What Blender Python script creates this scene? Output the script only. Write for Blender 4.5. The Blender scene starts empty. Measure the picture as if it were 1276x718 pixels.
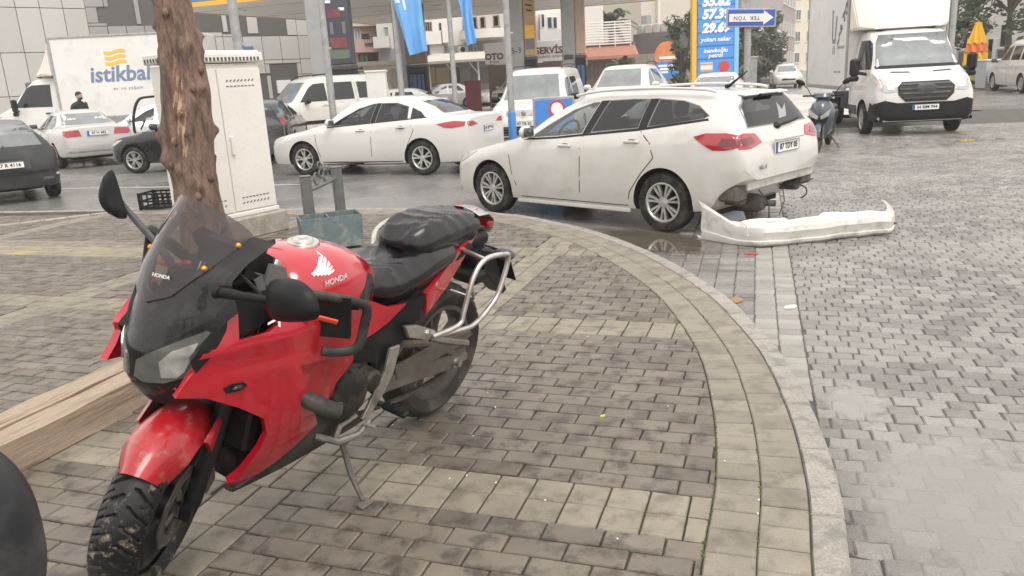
import bpy, bmesh, math, random
from mathutils import Vector, Matrix
from mathutils.bvhtree import BVHTree
from mathutils.geometry import tessellate_polygon
R = math.radians
rnd = random.Random(7)
S = bpy.context.scene
COL = S.collection

# ------------------------------------------------------------------ camera
cam_d = bpy.data.cameras.new('camera'); cam = bpy.data.objects.new('camera', cam_d); COL.objects.link(cam)
PITCH, ROLL, CAM_H = R(15.0), R(-3.25), 1.52
_w = Vector((0, math.cos(PITCH), -math.sin(PITCH))); _u = Vector((0, math.sin(PITCH), math.cos(PITCH))); _r = Vector((1, 0, 0))
_r2 = _r*math.cos(ROLL) + _u*math.sin(ROLL); _u2 = -_r*math.sin(ROLL) + _u*math.cos(ROLL)
cam.matrix_world = Matrix(((_r2.x, _u2.x, -_w.x, 0), (_r2.y, _u2.y, -_w.y, 0), (_r2.z, _u2.z, -_w.z, CAM_H), (0, 0, 0, 1)))
cam_d.sensor_width = 36; cam_d.lens = 27.79; cam_d.clip_end = 3000; cam_d.clip_start = .05
S.camera = cam
S.view_settings.view_transform = 'Standard'; S.view_settings.look = 'None'
S.view_settings.exposure = 0.90; S.view_settings.gamma = 1
try: S.view_settings.use_curve_mapping = False
except Exception: pass
S.render.resolution_x, S.render.resolution_y = 1024, 576

# ------------------------------------------------------------------ overcast sky + soft sun
SUN_EL, SUN_AZ = R(58), R(150)       # azimuth measured clockwise from +Y
W = bpy.data.worlds.new("World"); S.world = W; W.use_nodes = True
nt = W.node_tree; nt.nodes.clear()
sky = nt.nodes.new('ShaderNodeTexSky'); sky.sky_type = 'NISHITA'; sky.sun_disc = False
sky.sun_elevation = SUN_EL; sky.sun_rotation = SUN_AZ; sky.dust_density = 6; sky.air_density = 1.2
hs = nt.nodes.new('ShaderNodeHueSaturation'); hs.inputs['Saturation'].default_value = .10
mx = nt.nodes.new('ShaderNodeMix'); mx.data_type = 'RGBA'; mx.inputs['Factor'].default_value = .8
mx.inputs['B'].default_value = (9.7, 9.4, 9.1, 1)
bg = nt.nodes.new('ShaderNodeBackground'); bg.inputs['Strength'].default_value = .10
out = nt.nodes.new('ShaderNodeOutputWorld')
nt.links.new(sky.outputs[0], hs.inputs['Color']); nt.links.new(hs.outputs[0], mx.inputs['A'])
nt.links.new(mx.outputs['Result'], bg.inputs[0]); nt.links.new(bg.outputs[0], out.inputs[0])
sl = bpy.data.lights.new('sun', 'SUN'); sl.energy = .9; sl.angle = R(25); sl.color = (1, .97, .92)
so = bpy.data.objects.new('sun', sl); COL.objects.link(so)
_d = Vector((math.sin(SUN_AZ)*math.cos(SUN_EL), math.cos(SUN_AZ)*math.cos(SUN_EL), math.sin(SUN_EL)))
so.rotation_euler = _d.to_track_quat('Z', 'Y').to_euler(); so.location = (0, 0, 60)

# ------------------------------------------------------------------ materials
MATS = {}
def pm(name, col, rough=.5, metal=0., spec=.5, ior=1.45, var=0., vscale=6., bump=0., bscale=40., bdist=.004, coat=0., rvar=0., rscale=3.,
       stain=None, sscale=2., samt=.5, slo=.5, shi=.65, island=0., emit=0., trans=0., stretch=None, world=False, fine=0.):
    """Principled material with noise-driven colour, stains, roughness and relief."""
    if name in MATS: return MATS[name]
    m = bpy.data.materials.new(name); m.use_nodes = True; t = m.node_tree; b = t.nodes['Principled BSDF']
    L = t.links.new; N = t.nodes.new
    def put(sock, v):
        if sock in b.inputs: b.inputs[sock].default_value = v
    put('Base Color', (*col, 1)); put('Roughness', rough); put('Metallic', metal); put('IOR', ior); put('Specular IOR Level', spec)
    put('Coat Weight', coat); put('Coat Roughness', .04)
    if trans: put('Transmission Weight', trans)
    if emit: put('Emission Color', (*col, 1)); put('Emission Strength', emit)
    if var or bump or rvar or stain or island or fine:
        tc = N('ShaderNodeTexCoord'); src = tc.outputs['Object']
        if world:
            g = N('ShaderNodeNewGeometry'); src = g.outputs['Position']
        if stretch:
            mp = N('ShaderNodeMapping'); mp.inputs['Scale'].default_value = stretch; L(src, mp.inputs['Vector']); src = mp.outputs[0]
        def noise(sc, det=5, ro=.6):
            n = N('ShaderNodeTexNoise'); n.inputs['Scale'].default_value = sc; n.inputs['Detail'].default_value = det; n.inputs['Roughness'].default_value = ro
            L(src, n.inputs['Vector']); return n.outputs['Fac']
        cur = None
        def rgb(c):
            n = N('ShaderNodeRGB'); n.outputs[0].default_value = (*c, 1); return n.outputs[0]
        cur = rgb(col)
        def scale_by(cur, fac, amt):
            mr = N('ShaderNodeMapRange'); mr.inputs['From Min'].default_value = .25; mr.inputs['From Max'].default_value = .75
            mr.inputs['To Min'].default_value = 1-amt; mr.inputs['To Max'].default_value = 1+amt; L(fac, mr.inputs['Value'])
            mm = N('ShaderNodeMix'); mm.data_type = 'RGBA'; mm.blend_type = 'MULTIPLY'; mm.inputs['Factor'].default_value = 1
            L(cur, mm.inputs['A']); L(mr.outputs[0], mm.inputs['B']); return mm.outputs['Result']
        if var: cur = scale_by(cur, noise(vscale), var)
        if fine: cur = scale_by(cur, noise(bscale*1.0, 3), fine)
        if island:
            oi = N('ShaderNodeObjectInfo'); g = N('ShaderNodeNewGeometry'); ad = N('ShaderNodeMath'); ad.operation = 'ADD'
            L(oi.outputs['Random'], ad.inputs[0]); L(g.outputs['Random Per Island'], ad.inputs[1])
            fr = N('ShaderNodeMath'); fr.operation = 'FRACT'; L(ad.outputs[0], fr.inputs[0])
            mr = N('ShaderNodeMapRange'); mr.inputs['To Min'].default_value = 1-island; mr.inputs['To Max'].default_value = 1+island; L(fr.outputs[0], mr.inputs['Value'])
            mm = N('ShaderNodeMix'); mm.data_type = 'RGBA'; mm.blend_type = 'MULTIPLY'; mm.inputs['Factor'].default_value = 1
            L(cur, mm.inputs['A']); L(mr.outputs[0], mm.inputs['B']); cur = mm.outputs['Result']
        if stain:
            mr = N('ShaderNodeMapRange'); mr.inputs['From Min'].default_value = slo; mr.inputs['From Max'].default_value = shi
            mr.inputs['To Max'].default_value = samt; L(noise(sscale, 7, .65), mr.inputs['Value'])
            mm = N('ShaderNodeMix'); mm.data_type = 'RGBA'; L(mr.outputs[0], mm.inputs['Factor']); L(cur, mm.inputs['A']); mm.inputs['B'].default_value = (*stain, 1)
            cur = mm.outputs['Result']
        L(cur, b.inputs['Base Color'])
        if rvar:
            mr = N('ShaderNodeMapRange'); mr.inputs['From Min'].default_value = .35; mr.inputs['From Max'].default_value = .65
            mr.inputs['To Min'].default_value = max(.02, rough-rvar); mr.inputs['To Max'].default_value = min(1, rough+rvar)
            L(noise(rscale, 4), mr.inputs['Value']); L(mr.outputs[0], b.inputs['Roughness'])
        if bump:
            bp = N('ShaderNodeBump'); bp.inputs['Strength'].default_value = bump; bp.inputs['Distance'].default_value = bdist
            L(noise(bscale, 6), bp.inputs['Height']); L(bp.outputs[0], b.inputs['Normal'])
    MATS[name] = m; return m

WHITE = pm('white_paint', (.565, .546, .51), .28, coat=.6, var=.05, vscale=1.2, stain=(.40, .34, .26), sscale=3.5, samt=.38, slo=.48, shi=.75)
WHITE2 = pm('white_paint_clean', (.60, .585, .555), .28, coat=.5, var=.03, vscale=2, stain=(.45, .4, .32), sscale=3, samt=.14, slo=.5, shi=.8)
DIRTYW = pm('dusty_white_plastic', (.62, .60, .55), .5, var=.12, vscale=5, stain=(.25, .2, .15), sscale=6, samt=.6, slo=.5, shi=.7)
BLACKP = pm('black_paint', (.008, .009, .011), .25, coat=.6, stain=(.2, .18, .15), sscale=4, samt=.2, slo=.5, shi=.75)
DGREYP = pm('anthracite_paint', (.016, .018, .021), .28, coat=.6, stain=(.2, .18, .15), sscale=4, samt=.2, slo=.5, shi=.75)
SILVERP = pm('silver_paint', (.52, .51, .49), .35, metal=.35, coat=.4, stain=(.3, .26, .2), sscale=4, samt=.25, slo=.5, shi=.75)
BLUEG = pm('pale_blue_paint', (.42, .50, .57), .3, coat=.5)
PLASTB = pm('black_plastic', (.009, .009, .010), .45, spec=.3, bump=.12, bscale=300, bdist=.001, stain=(.09, .08, .068), sscale=7, samt=.22, slo=.5, shi=.75)
PLASTG = pm('grey_plastic', (.06, .06, .063), .55, stain=(.2, .18, .15), sscale=5, samt=.3)
RUB = pm('tyre_rubber', (.011, .011, .012), .75, spec=.3, bump=.2, bscale=120, bdist=.002, stain=(.16, .14, .115), sscale=9, samt=.45, slo=.45, shi=.7)
VOID = pm('arch_black', (.008, .008, .008), .9)
GLASS = pm('tinted_glass', (.008, .010, .011), .04, spec=.6, ior=1.5, rvar=.04, rscale=4)
GLASSL = pm('reflection_grey_glass', (.15, .165, .165), .07, spec=.9, ior=1.65, var=.35, vscale=2.2, rvar=.05)  # grey base colour paints in the sky and dash reflection on windscreens
GLASSM = pm('mid_glass', (.035, .04, .04), .05, spec=.8, ior=1.55, var=.6, vscale=2.5)
S.cycles.volume_bounces = 2; S.cycles.max_bounces = 8
CHROME = pm('chrome', (.75, .74, .72), .15, metal=1)
STEEL = pm('worn_steel', (.45, .44, .42), .35, metal=.9, var=.2, vscale=20, stain=(.18, .15, .12), sscale=8, samt=.5)
ALLOY = pm('alloy_rim', (.5, .49, .47), .38, metal=.6, stain=(.12, .1, .08), sscale=9, samt=.5)
LAMPR = pm('red_lamp', (.36, .008, .018), .12, coat=.8, spec=.7)
LAMPRD = pm('dark_red_lamp', (.13, .01, .014), .12, coat=.8)
LAMPC = pm('clear_lamp', (.42, .42, .40), .14, metal=.1, spec=.8, coat=.8, var=.35, vscale=9)
AMBER = pm('amber_lamp', (.75, .28, .03), .2, coat=.5)
PLATE = pm('plate_white', (.78, .77, .74), .4)
INK = pm('ink_black', (.015, .015, .015), .6)
PBLUE = pm('plate_blue', (.03, .10, .45), .4)
DIRTYM = pm('dirty_metal', (.10, .09, .08), .65, metal=.3, var=.4, vscale=12, stain=(.22, .18, .14), sscale=10, samt=.6)

# ------------------------------------------------------------------ objects and tags
def tag(o, label=None, cat=None, group=None, kind=None):
    if label: o['label'] = label
    if cat: o['category'] = cat
    if group: o['group'] = group
    if kind: o['kind'] = kind
    return o
def thing(name, label, cat, loc=(0, 0, 0), rz=0., group=None, scale=1.):
    o = bpy.data.objects.new(name, None); COL.objects.link(o); o.empty_display_size = .2
    o.location = loc; o.rotation_euler = (0, 0, rz); o.scale = (scale,)*3
    return tag(o, label, cat, group)
def link(name, me, parent=None, loc=None, rot=None):
    o = bpy.data.objects.new(name, me); COL.objects.link(o)
    if parent is not None: o.parent = parent
    if loc is not None: o.location = loc
    if rot is not None: o.rotation_euler = rot
    return o
def kids(o): return [c for c in bpy.data.objects if c.parent == o]
def copy_tree(o, parent=None, cache=None):
    c = o.copy(); COL.objects.link(c); c.parent = parent
    for ch in o.children: copy_tree(ch, c)
    return c

class MB:
    """collects vertices and faces (with a material index) and links them as one mesh object"""
    def __init__(s): s.v = []; s.f = []; s.m = []; s.M = None
    def add(s, vs, fs, mi=0):
        n = len(s.v)
        if s.M is not None: vs = [s.M @ Vector(p) for p in vs]
        s.v += [tuple(p) for p in vs]; s.f += [tuple(i+n for i in f) for f in fs]; s.m += [mi]*len(fs); return s
    def box(s, c, d, rot=None, mi=0, taper=1.):
        x, y, z = d[0]/2, d[1]/2, d[2]/2; q = taper
        vs = [Vector(p) for p in ((-x,-y,-z),(x,-y,-z),(x,y,-z),(-x,y,-z),(-x*q,-y*q,z),(x*q,-y*q,z),(x*q,y*q,z),(-x*q,y*q,z))]
        if rot is not None: vs = [rot @ p for p in vs]
        c = Vector(c)
        return s.add([p+c for p in vs], [(3,2,1,0),(4,5,6,7),(0,1,5,4),(1,2,6,5),(2,3,7,6),(3,0,4,7)], mi)
    def cbox(s, c, d, b=.01, rot=None, mi=0):
        """box with chamfered edges"""
        x, y, z = d[0]/2, d[1]/2, d[2]/2; b = min(b, x*.9, y*.9, z*.9)
        vs = []; ix = {}
        for sx in (-1, 1):
            for sy in (-1, 1):
                for sz in (-1, 1):
                    for a in range(3):
                        p = [sx*(x-b), sy*(y-b), sz*(z-b)]; p[a] = (sx*x, sy*y, sz*z)[a]
                        ix[(sx, sy, sz, a)] = len(vs); vs.append(Vector(p))
        fs = []
        def quad(ks):
            pts = [vs[ix[k]] for k in ks]; n = (pts[1]-pts[0]).cross(pts[2]-pts[0]); cc = sum(pts, Vector())/len(pts)
            f = [ix[k] for k in ks]; fs.append(tuple(f if n.dot(cc) > 0 else f[::-1]))
        for a in range(3):
            o1, o2 = (a+1) % 3, (a+2) % 3
            for sa in (-1, 1):
                ks = []
                for s1, s2 in ((-1,-1),(1,-1),(1,1),(-1,1)):
                    g = [0,0,0]; g[a] = sa; g[o1] = s1; g[o2] = s2; ks.append((*g, a))
                quad(ks)
            for s1 in (-1, 1):
                for s2 in (-1, 1):
                    g1 = [0,0,0]; g1[a] = -1; g1[o1] = s1; g1[o2] = s2; g2 = list(g1); g2[a] = 1
                    quad([(*g1, o1), (*g2, o1), (*g2, o2), (*g1, o2)])
        for sx in (-1, 1):
            for sy in (-1, 1):
                for sz in (-1, 1): quad([(sx, sy, sz, 0), (sx, sy, sz, 1), (sx, sy, sz, 2)])
        if rot is not None: vs = [rot @ p for p in vs]
        c = Vector(c)
        return s.add([p+c for p in vs], fs, mi)
    def tube(s, pts, r, n=8, mi=0, closed=False, cap=True, flat=1., up=None):
        pts = [Vector(p) for p in pts]; k = len(pts); rr = r if isinstance(r, (list, tuple)) else [r]*k
        base = len(s.v); vs = []; fs = []; prev = None
        for i, p in enumerate(pts):
            if closed: t = pts[(i+1) % k]-pts[i-1]
            else: t = pts[min(i+1, k-1)]-pts[max(i-1, 0)]
            if t.length < 1e-9: t = Vector((0, 0, 1))
            t.normalize()
            if prev is None:
                a = Vector(up) if up is not None else (Vector((0, 0, 1)) if abs(t.z) < .9 else Vector((1, 0, 0)))
            else: a = prev
            a = a - t*a.dot(t)
            if a.length < 1e-6: a = t.orthogonal()
            a.normalize(); prev = a; b = t.cross(a)
            for j in range(n):
                q = 2*math.pi*j/n; vs.append(p+a*math.cos(q)*rr[i]+b*math.sin(q)*rr[i]*flat)
        for i in range(k if closed else k-1):
            i2 = (i+1) % k
            for j in range(n): fs.append((i*n+j, i*n+(j+1) % n, i2*n+(j+1) % n, i2*n+j))
        if cap and not closed: fs.append(tuple(range(n))[::-1]); fs.append(tuple((k-1)*n+j for j in range(n)))
        return s.add(vs, fs, mi)
    def lathe(s, prof, c=(0,0,0), axis='y', n=24, mi=0, a0=0., a1=2*math.pi, rot=None):
        """profile of (radius, offset along axis); right-handed ring"""
        full = abs(a1-a0-2*math.pi) < 1e-6; m = n if full else n+1; vs = []; fs = []; c = Vector(c)
        for (r, h) in prof:
            for j in range(m):
                q = a0+(a1-a0)*j/n; ca, sa = r*math.cos(q), r*math.sin(q)
                p = {'y': Vector((ca, h, sa)), 'z': Vector((ca, sa, h)), 'x': Vector((h, ca, sa))}[axis]
                if rot is not None: p = rot @ p
                vs.append(p+c)
        for i in range(len(prof)-1):
            for j in range(n):
                j2 = (j+1) % m
                f = (i*m+j, i*m+j2, (i+1)*m+j2, (i+1)*m+j)
                fs.append(f if axis != 'y' else f[::-1])
        return s.add(vs, fs, mi)
    def prism(s, poly, o, ax, ay, d, mi=0, inset=0.):
        """polygon in the plane (ax, ay) at o, extruded by the vector d"""
        o, ax, ay, d = Vector(o), Vector(ax), Vector(ay), Vector(d); n = len(poly)
        a = [o+ax*p[0]+ay*p[1] for p in poly]; b = [p+d for p in a]
        if inset:
            c = sum(b, Vector())/n; b = [c+(p-c)*(1-inset) for p in b]
        nn = Vector((0, 0, 0))
        for i in range(n): nn += (a[i]-a[0]).cross(a[(i+1) % n]-a[0])
        fl = nn.dot(d) > 0
        fs = [tuple(range(n))[::-1] if fl else tuple(range(n)), tuple(range(n, 2*n)) if fl else tuple(range(n, 2*n))[::-1]]
        for i in range(n):
            j = (i+1) % n; f = (i, j, n+j, n+i); fs.append(f if fl else f[::-1])
        return s.add(a+b, fs, mi)
    def sphere(s, c, r, n=12, m=8, mi=0, rot=None):
        r = Vector(r) if not isinstance(r, (int, float)) else Vector((r, r, r)); c = Vector(c); vs = [Vector((0, 0, r.z))]; fs = []
        for i in range(1, m):
            th = math.pi*i/m
            for j in range(n):
                q = 2*math.pi*j/n; vs.append(Vector((r.x*math.sin(th)*math.cos(q), r.y*math.sin(th)*math.sin(q), r.z*math.cos(th))))
        vs.append(Vector((0, 0, -r.z))); L = len(vs)-1
        for j in range(n): fs.append((0, 1+j, 1+(j+1) % n)); fs.append((L, 1+(m-2)*n+(j+1) % n, 1+(m-2)*n+j))
        for i in range(m-2):
            for j in range(n): fs.append((1+i*n+j, 1+(i+1)*n+j, 1+(i+1)*n+(j+1) % n, 1+i*n+(j+1) % n))
        if rot is not None: vs = [rot @ p for p in vs]
        return s.add([p+c for p in vs], fs, mi)
    def grid(s, rows, mi=0, closed=False):
        """rows of points, each the same length"""
        k = len(rows[0]); vs = [p for r in rows for p in r]; fs = []
        for i in range(len(rows)-1):
            for j in range(k if closed else k-1): fs.append((i*k+j, i*k+(j+1) % k, (i+1)*k+(j+1) % k, (i+1)*k+j))
        return s.add(vs, fs, mi)
    def mesh(s, name, mats, smooth=35, bevel=0., fix=False, sub=0):
        me = bpy.data.meshes.new(name); me.from_pydata(s.v, [], s.f)
        mats = mats if isinstance(mats, (list, tuple)) else [mats]
        for m in mats: me.materials.append(m)
        if len(mats) > 1: me.polygons.foreach_set('material_index', s.m)
        if bevel or fix:
            bm = bmesh.new(); bm.from_mesh(me)
            if fix: bmesh.ops.remove_doubles(bm, verts=bm.verts, dist=1e-5); bmesh.ops.recalc_face_normals(bm, faces=bm.faces)
            if bevel:
                es = [e for e in bm.edges if len(e.link_faces) == 2 and e.calc_face_angle(0) > R(28)]
                bmesh.ops.bevel(bm, geom=es, offset=bevel, segments=2, affect='EDGES', clamp_overlap=True)
            bm.to_mesh(me); bm.free()
        if smooth:
            me.polygons.foreach_set('use_smooth', [True]*len(me.polygons))
            me.set_sharp_from_angle(angle=R(smooth))
        me.update(); return me
    def build(s, name, mats, parent=None, **k):
        return link(name, s.mesh(name, mats, **k), parent)

def catmull(pts, n=6, closed=False):
    pts = [Vector(p) for p in pts]; k = len(pts); o = []
    rng = range(k if closed else k-1)
    for i in rng:
        if closed: p0, p1, p2, p3 = pts[i-1], pts[i], pts[(i+1) % k], pts[(i+2) % k]
        else: p0, p1, p2, p3 = pts[max(i-1, 0)], pts[i], pts[i+1], pts[min(i+2, k-1)]
        for j in range(n):
            t = j/n; o.append(.5*((2*p1)+(p2-p0)*t+(2*p0-5*p1+4*p2-p3)*t*t+(3*p1-p0-3*p2+p3)*t**3))
    if not closed: o.append(pts[-1])
    return o
def interp(x, xs, ys):
    if x <= xs[0]: return ys[0]
    for i in range(len(xs)-1):
        if x <= xs[i+1]:
            t = (x-xs[i])/(xs[i+1]-xs[i]); return ys[i]*(1-t)+ys[i+1]*t
    return ys[-1]
def pchip(x, xs, ys):
    n = len(xs)
    if x <= xs[0]: return ys[0]
    if x >= xs[-1]: return ys[-1]
    h = [xs[i+1]-xs[i] for i in range(n-1)]; d = [(ys[i+1]-ys[i])/h[i] for i in range(n-1)]
    def slope(i):
        if i == 0: return d[0]
        if i == n-1: return d[-1]
        if d[i-1]*d[i] <= 0: return 0
        w1, w2 = 2*h[i]+h[i-1], h[i]+2*h[i-1]; return (w1+w2)/(w1/d[i-1]+w2/d[i])
    i = max(j for j in range(n-1) if xs[j] <= x); t = (x-xs[i])/h[i]
    a, b = slope(i)*h[i], slope(i+1)*h[i]
    return (2*t**3-3*t*t+1)*ys[i]+(t**3-2*t*t+t)*a+(-2*t**3+3*t*t)*ys[i+1]+(t**3-t*t)*b
def fill2d(poly, step):
    """triangulated polygon cut along a grid, so that it can be bent"""
    bm = bmesh.new(); vs = [bm.verts.new((p[0], p[1], 0)) for p in poly]
    for tri in tessellate_polygon([[Vector((q[0], q[1], 0)) for q in poly]]):
        try: bm.faces.new([vs[i] for i in tri])
        except ValueError: pass
    bmesh.ops.recalc_face_normals(bm, faces=bm.faces)
    for ax in (0, 1):
        lo, hi = min(p[ax] for p in poly), max(p[ax] for p in poly); n = int((hi-lo)/step)
        for i in range(1, n+1):
            no = Vector((1, 0, 0)) if ax == 0 else Vector((0, 1, 0)); c = lo+(hi-lo)*i/(n+1)
            bmesh.ops.bisect_plane(bm, geom=bm.verts[:]+bm.edges[:]+bm.faces[:], plane_co=no*c, plane_no=no, dist=1e-6)
    bm.verts.index_update(); bm.faces.ensure_lookup_table()
    V = [(v.co.x, v.co.y) for v in bm.verts]; F = [tuple(v.index for v in f.verts) for f in bm.faces]
    bm.free(); return V, F
def shell(P, F, N, thick, mb, mi=0):
    """a bent sheet P/F with outward normals N becomes a closed slab"""
    P = [Vector(p) for p in P]; n = len(P)
    a, b, c = F[0][:3]; nn = (P[b]-P[a]).cross(P[c]-P[a])
    if nn.dot(Vector(N[a])) < 0: F = [f[::-1] for f in F]
    Q = [p-Vector(q)*thick for p, q in zip(P, N)]
    fs = list(F)+[tuple(i+n for i in f[::-1]) for f in F]; cnt = {}
    for f in F:
        for i in range(len(f)): cnt[(f[i], f[(i+1) % len(f)])] = 1
    for (i, j) in cnt:
        if (j, i) not in cnt: fs.append((j, i, i+n, j+n))
    mb.add(P+Q, fs, mi)
def ypanel(mb, poly, Y, thick=.006, step=.05, mi=0, side=1, off=0.):
    """panel whose outline is drawn in side view (x, z) and which bulges to y = Y(x, z)"""
    V, F = fill2d(poly, step); e = .004
    P = []; N = []
    for x, z in V:
        y = Y(x, z)+off; n = Vector((-(Y(x+e, z)-Y(x-e, z))/(2*e), 1, -(Y(x, z+e)-Y(x, z-e))/(2*e))).normalized()
        P.append((x, side*y, z)); N.append((n.x, side*n.y, n.z))
    shell(P, F, N, thick, mb, mi)
def xpanel(mb, poly, X, thick=.006, step=.04, mi=0, off=0.):
    """panel drawn in front view (y, z), bulging to x = X(y, z)"""
    V, F = fill2d(poly, step); e = .004; P = []; N = []
    for y, z in V:
        n = Vector((1, -(X(y+e, z)-X(y-e, z))/(2*e), -(X(y, z+e)-X(y, z-e))/(2*e))).normalized()
        P.append(Vector((X(y, z), y, z))+n*off); N.append(n)
    shell(P, F, N, thick, mb, mi)
def text_mesh(s, size, mat, extrude=.002, align='CENTER', shear=0., spacing=1., bold=0.):
    cu = bpy.data.curves.new('lettering', 'FONT'); cu.body = s; cu.size = size; cu.extrude = extrude; cu.align_x = align; cu.align_y = 'CENTER'
    cu.shear = shear; cu.space_character = spacing; cu.resolution_u = 2; cu.offset = bold
    o = bpy.data.objects.new('lettering', cu); COL.objects.link(o)
    me = bpy.data.meshes.new_from_object(o.evaluated_get(bpy.context.evaluated_depsgraph_get()))
    bpy.data.objects.remove(o); bpy.data.curves.remove(cu)
    me.materials.clear(); me.materials.append(mat); return me
def lettering(s, size, mat, parent, M, name='lettering', **k):
    """M maps text (x right, y up, z out) into the parent's space"""
    o = link(name, text_mesh(s, size, mat, **k), parent); o.matrix_local = M; return o
def frame(o, x, y):
    """matrix with the given origin, text-right x and text-up y"""
    x = Vector(x).normalized(); y = Vector(y); y = (y-x*y.dot(x)).normalized(); z = x.cross(y); o = Vector(o)
    return Matrix(((x.x, y.x, z.x, o.x), (x.y, y.y, z.y, o.y), (x.z, y.z, z.z, o.z), (0, 0, 0, 1)))
ROAD = -.15
# ------------------------------------------------------------------ ground: road, pavement, pavers, kerb, paving blocks, puddles
ASPH = pm('wet_asphalt', (.165, .158, .15), .25, world=True, var=.25, vscale=.5, fine=.35, bump=.5, bscale=55, bdist=.012, rvar=.20, rscale=.35,
          stain=(.20, .19, .175), sscale=.3, samt=.5, slo=.45, shi=.6)
BED = pm('joint_grit', (.052, .046, .036), .95, world=True, var=.4, vscale=9, bump=.5, bscale=160, bdist=.004, stain=(.065, .085, .02), sscale=1.9, samt=.85, slo=.52, shi=.6)
PAVER = pm('grey_paver', (.148, .126, .10), .50, world=True, var=.16, vscale=7, fine=.16, bscale=210, bump=.35, bdist=.003, island=.17, rvar=.16, rscale=3,
           stain=(.056, .048, .039), sscale=8.5, samt=.85, slo=.485, shi=.62)
SQUARE = pm('tan_paver', (.225, .197, .152), .6, world=True, var=.15, vscale=7, fine=.18, bscale=210, bump=.35, bdist=.003, island=.11, rvar=.15, rscale=3,
            stain=(.105, .09, .066), sscale=9, samt=.75, slo=.48, shi=.66)
BORDER = pm('border_paver', (.225, .20, .158), .6, world=True, var=.15, vscale=6, fine=.18, bscale=210, bump=.35, bdist=.003, island=.12, rvar=.15, rscale=3,
            stain=(.115, .102, .082), sscale=8, samt=.75, slo=.48, shi=.66)
YELL = pm('worn_yellow_paver', (.25, .215, .155), .6, world=True, var=.2, vscale=4, fine=.2, bscale=200, bump=.35, bdist=.003, island=.12,
          stain=(.42, .31, .09), sscale=2.4, samt=.7, slo=.52, shi=.66)
KERB = pm('kerb_concrete', (.30, .278, .245), .6, world=True, var=.15, vscale=8, fine=.3, bscale=90, bump=.7, bdist=.008, island=.08,
          stain=(.16, .15, .13), sscale=9, samt=.7, slo=.5, shi=.62)
BLOCK = pm('wet_paving_block', (.208, .195, .181), .27, world=True, var=.2, vscale=2.2, fine=.3, bscale=110, bump=.8, bdist=.007, island=.30, rvar=.22, rscale=.9,
           stain=(.33, .308, .28), sscale=.7, samt=.55, slo=.48, shi=.64)
BLOCKL = pm('pale_paving_block', (.29, .272, .245), .42, world=True, var=.14, vscale=3, fine=.2, bscale=150, bump=.5, bdist=.005, island=.16, rvar=.2, rscale=.9)
def puddle_mat(name='puddle_water', silt_glare=(.60, .565, .51), amt=.26):
    """thin water: clear film, sky glare painted into the pale default silt, mirror-like at a flat angle, its edge broken up by noise"""
    m = bpy.data.materials.new(name); m.use_nodes = True; t = m.node_tree; t.nodes.clear(); N = t.nodes.new; L = t.links.new
    o = N('ShaderNodeOutputMaterial'); tc = N('ShaderNodeTexCoord'); ln = N('ShaderNodeVectorMath'); ln.operation = 'LENGTH'; L(tc.outputs['Object'], ln.inputs[0])
    no = N('ShaderNodeTexNoise'); no.inputs['Scale'].default_value = 3.2; no.inputs['Detail'].default_value = 7; no.inputs['Roughness'].default_value = .65; L(tc.outputs['Object'], no.inputs['Vector'])
    ml = N('ShaderNodeMath'); ml.operation = 'MULTIPLY_ADD'; L(no.outputs['Fac'], ml.inputs[0]); ml.inputs[1].default_value = 1.15; L(ln.outputs['Value'], ml.inputs[2])
    mr = N('ShaderNodeMapRange'); mr.inputs['From Min'].default_value = 1.10; mr.inputs['From Max'].default_value = 1.55; mr.inputs['To Min'].default_value = 1; mr.inputs['To Max'].default_value = 0; L(ml.outputs[0], mr.inputs['Value'])
    tr = N('ShaderNodeBsdfTransparent'); tr.inputs[0].default_value = (.86, .84, .80, 1); df = N('ShaderNodeBsdfDiffuse'); df.inputs[0].default_value = (*silt_glare, 1)
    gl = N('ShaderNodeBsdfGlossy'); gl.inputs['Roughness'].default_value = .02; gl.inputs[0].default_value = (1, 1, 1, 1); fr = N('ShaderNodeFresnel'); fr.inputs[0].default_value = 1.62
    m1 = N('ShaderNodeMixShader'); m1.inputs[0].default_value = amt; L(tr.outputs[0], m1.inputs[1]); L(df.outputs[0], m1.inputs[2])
    m2 = N('ShaderNodeMixShader'); L(fr.outputs[0], m2.inputs[0]); L(m1.outputs[0], m2.inputs[1]); L(gl.outputs[0], m2.inputs[2])
    t2 = N('ShaderNodeBsdfTransparent'); m3 = N('ShaderNodeMixShader'); L(mr.outputs[0], m3.inputs[0]); L(t2.outputs[0], m3.inputs[1]); L(m2.outputs[0], m3.inputs[2]); L(m3.outputs[0], o.inputs[0]); return m
PUDDLE = puddle_mat(); PUDDLEB = puddle_mat('brown_puddle', (.15, .125, .095), .6)  # pale diffuse colour of PUDDLE stands in for sky glare; the brown is mud
LINEW = pm('road_line_paint', (.40, .39, .37), .5, world=True, var=.25, vscale=5, stain=(.2, .19, .18), sscale=2.5, samt=.7, slo=.48, shi=.6)
MOSS = pm('moss', (.085, .105, .03), .9, var=.4, vscale=30)

def cam_px(p):
    d = Vector(p)-Vector((0, 0, CAM_H)); z = d.dot(_w)
    if z < .2: return (-9999, 0, z)
    k = 790.5/z; return (512+k*d.dot(_r2), 288-k*d.dot(_u2), z)
def in_view(p, m=40):
    x, y, z = cam_px(p); return -m < x < 1024+m and -m < y < 576+m

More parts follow.
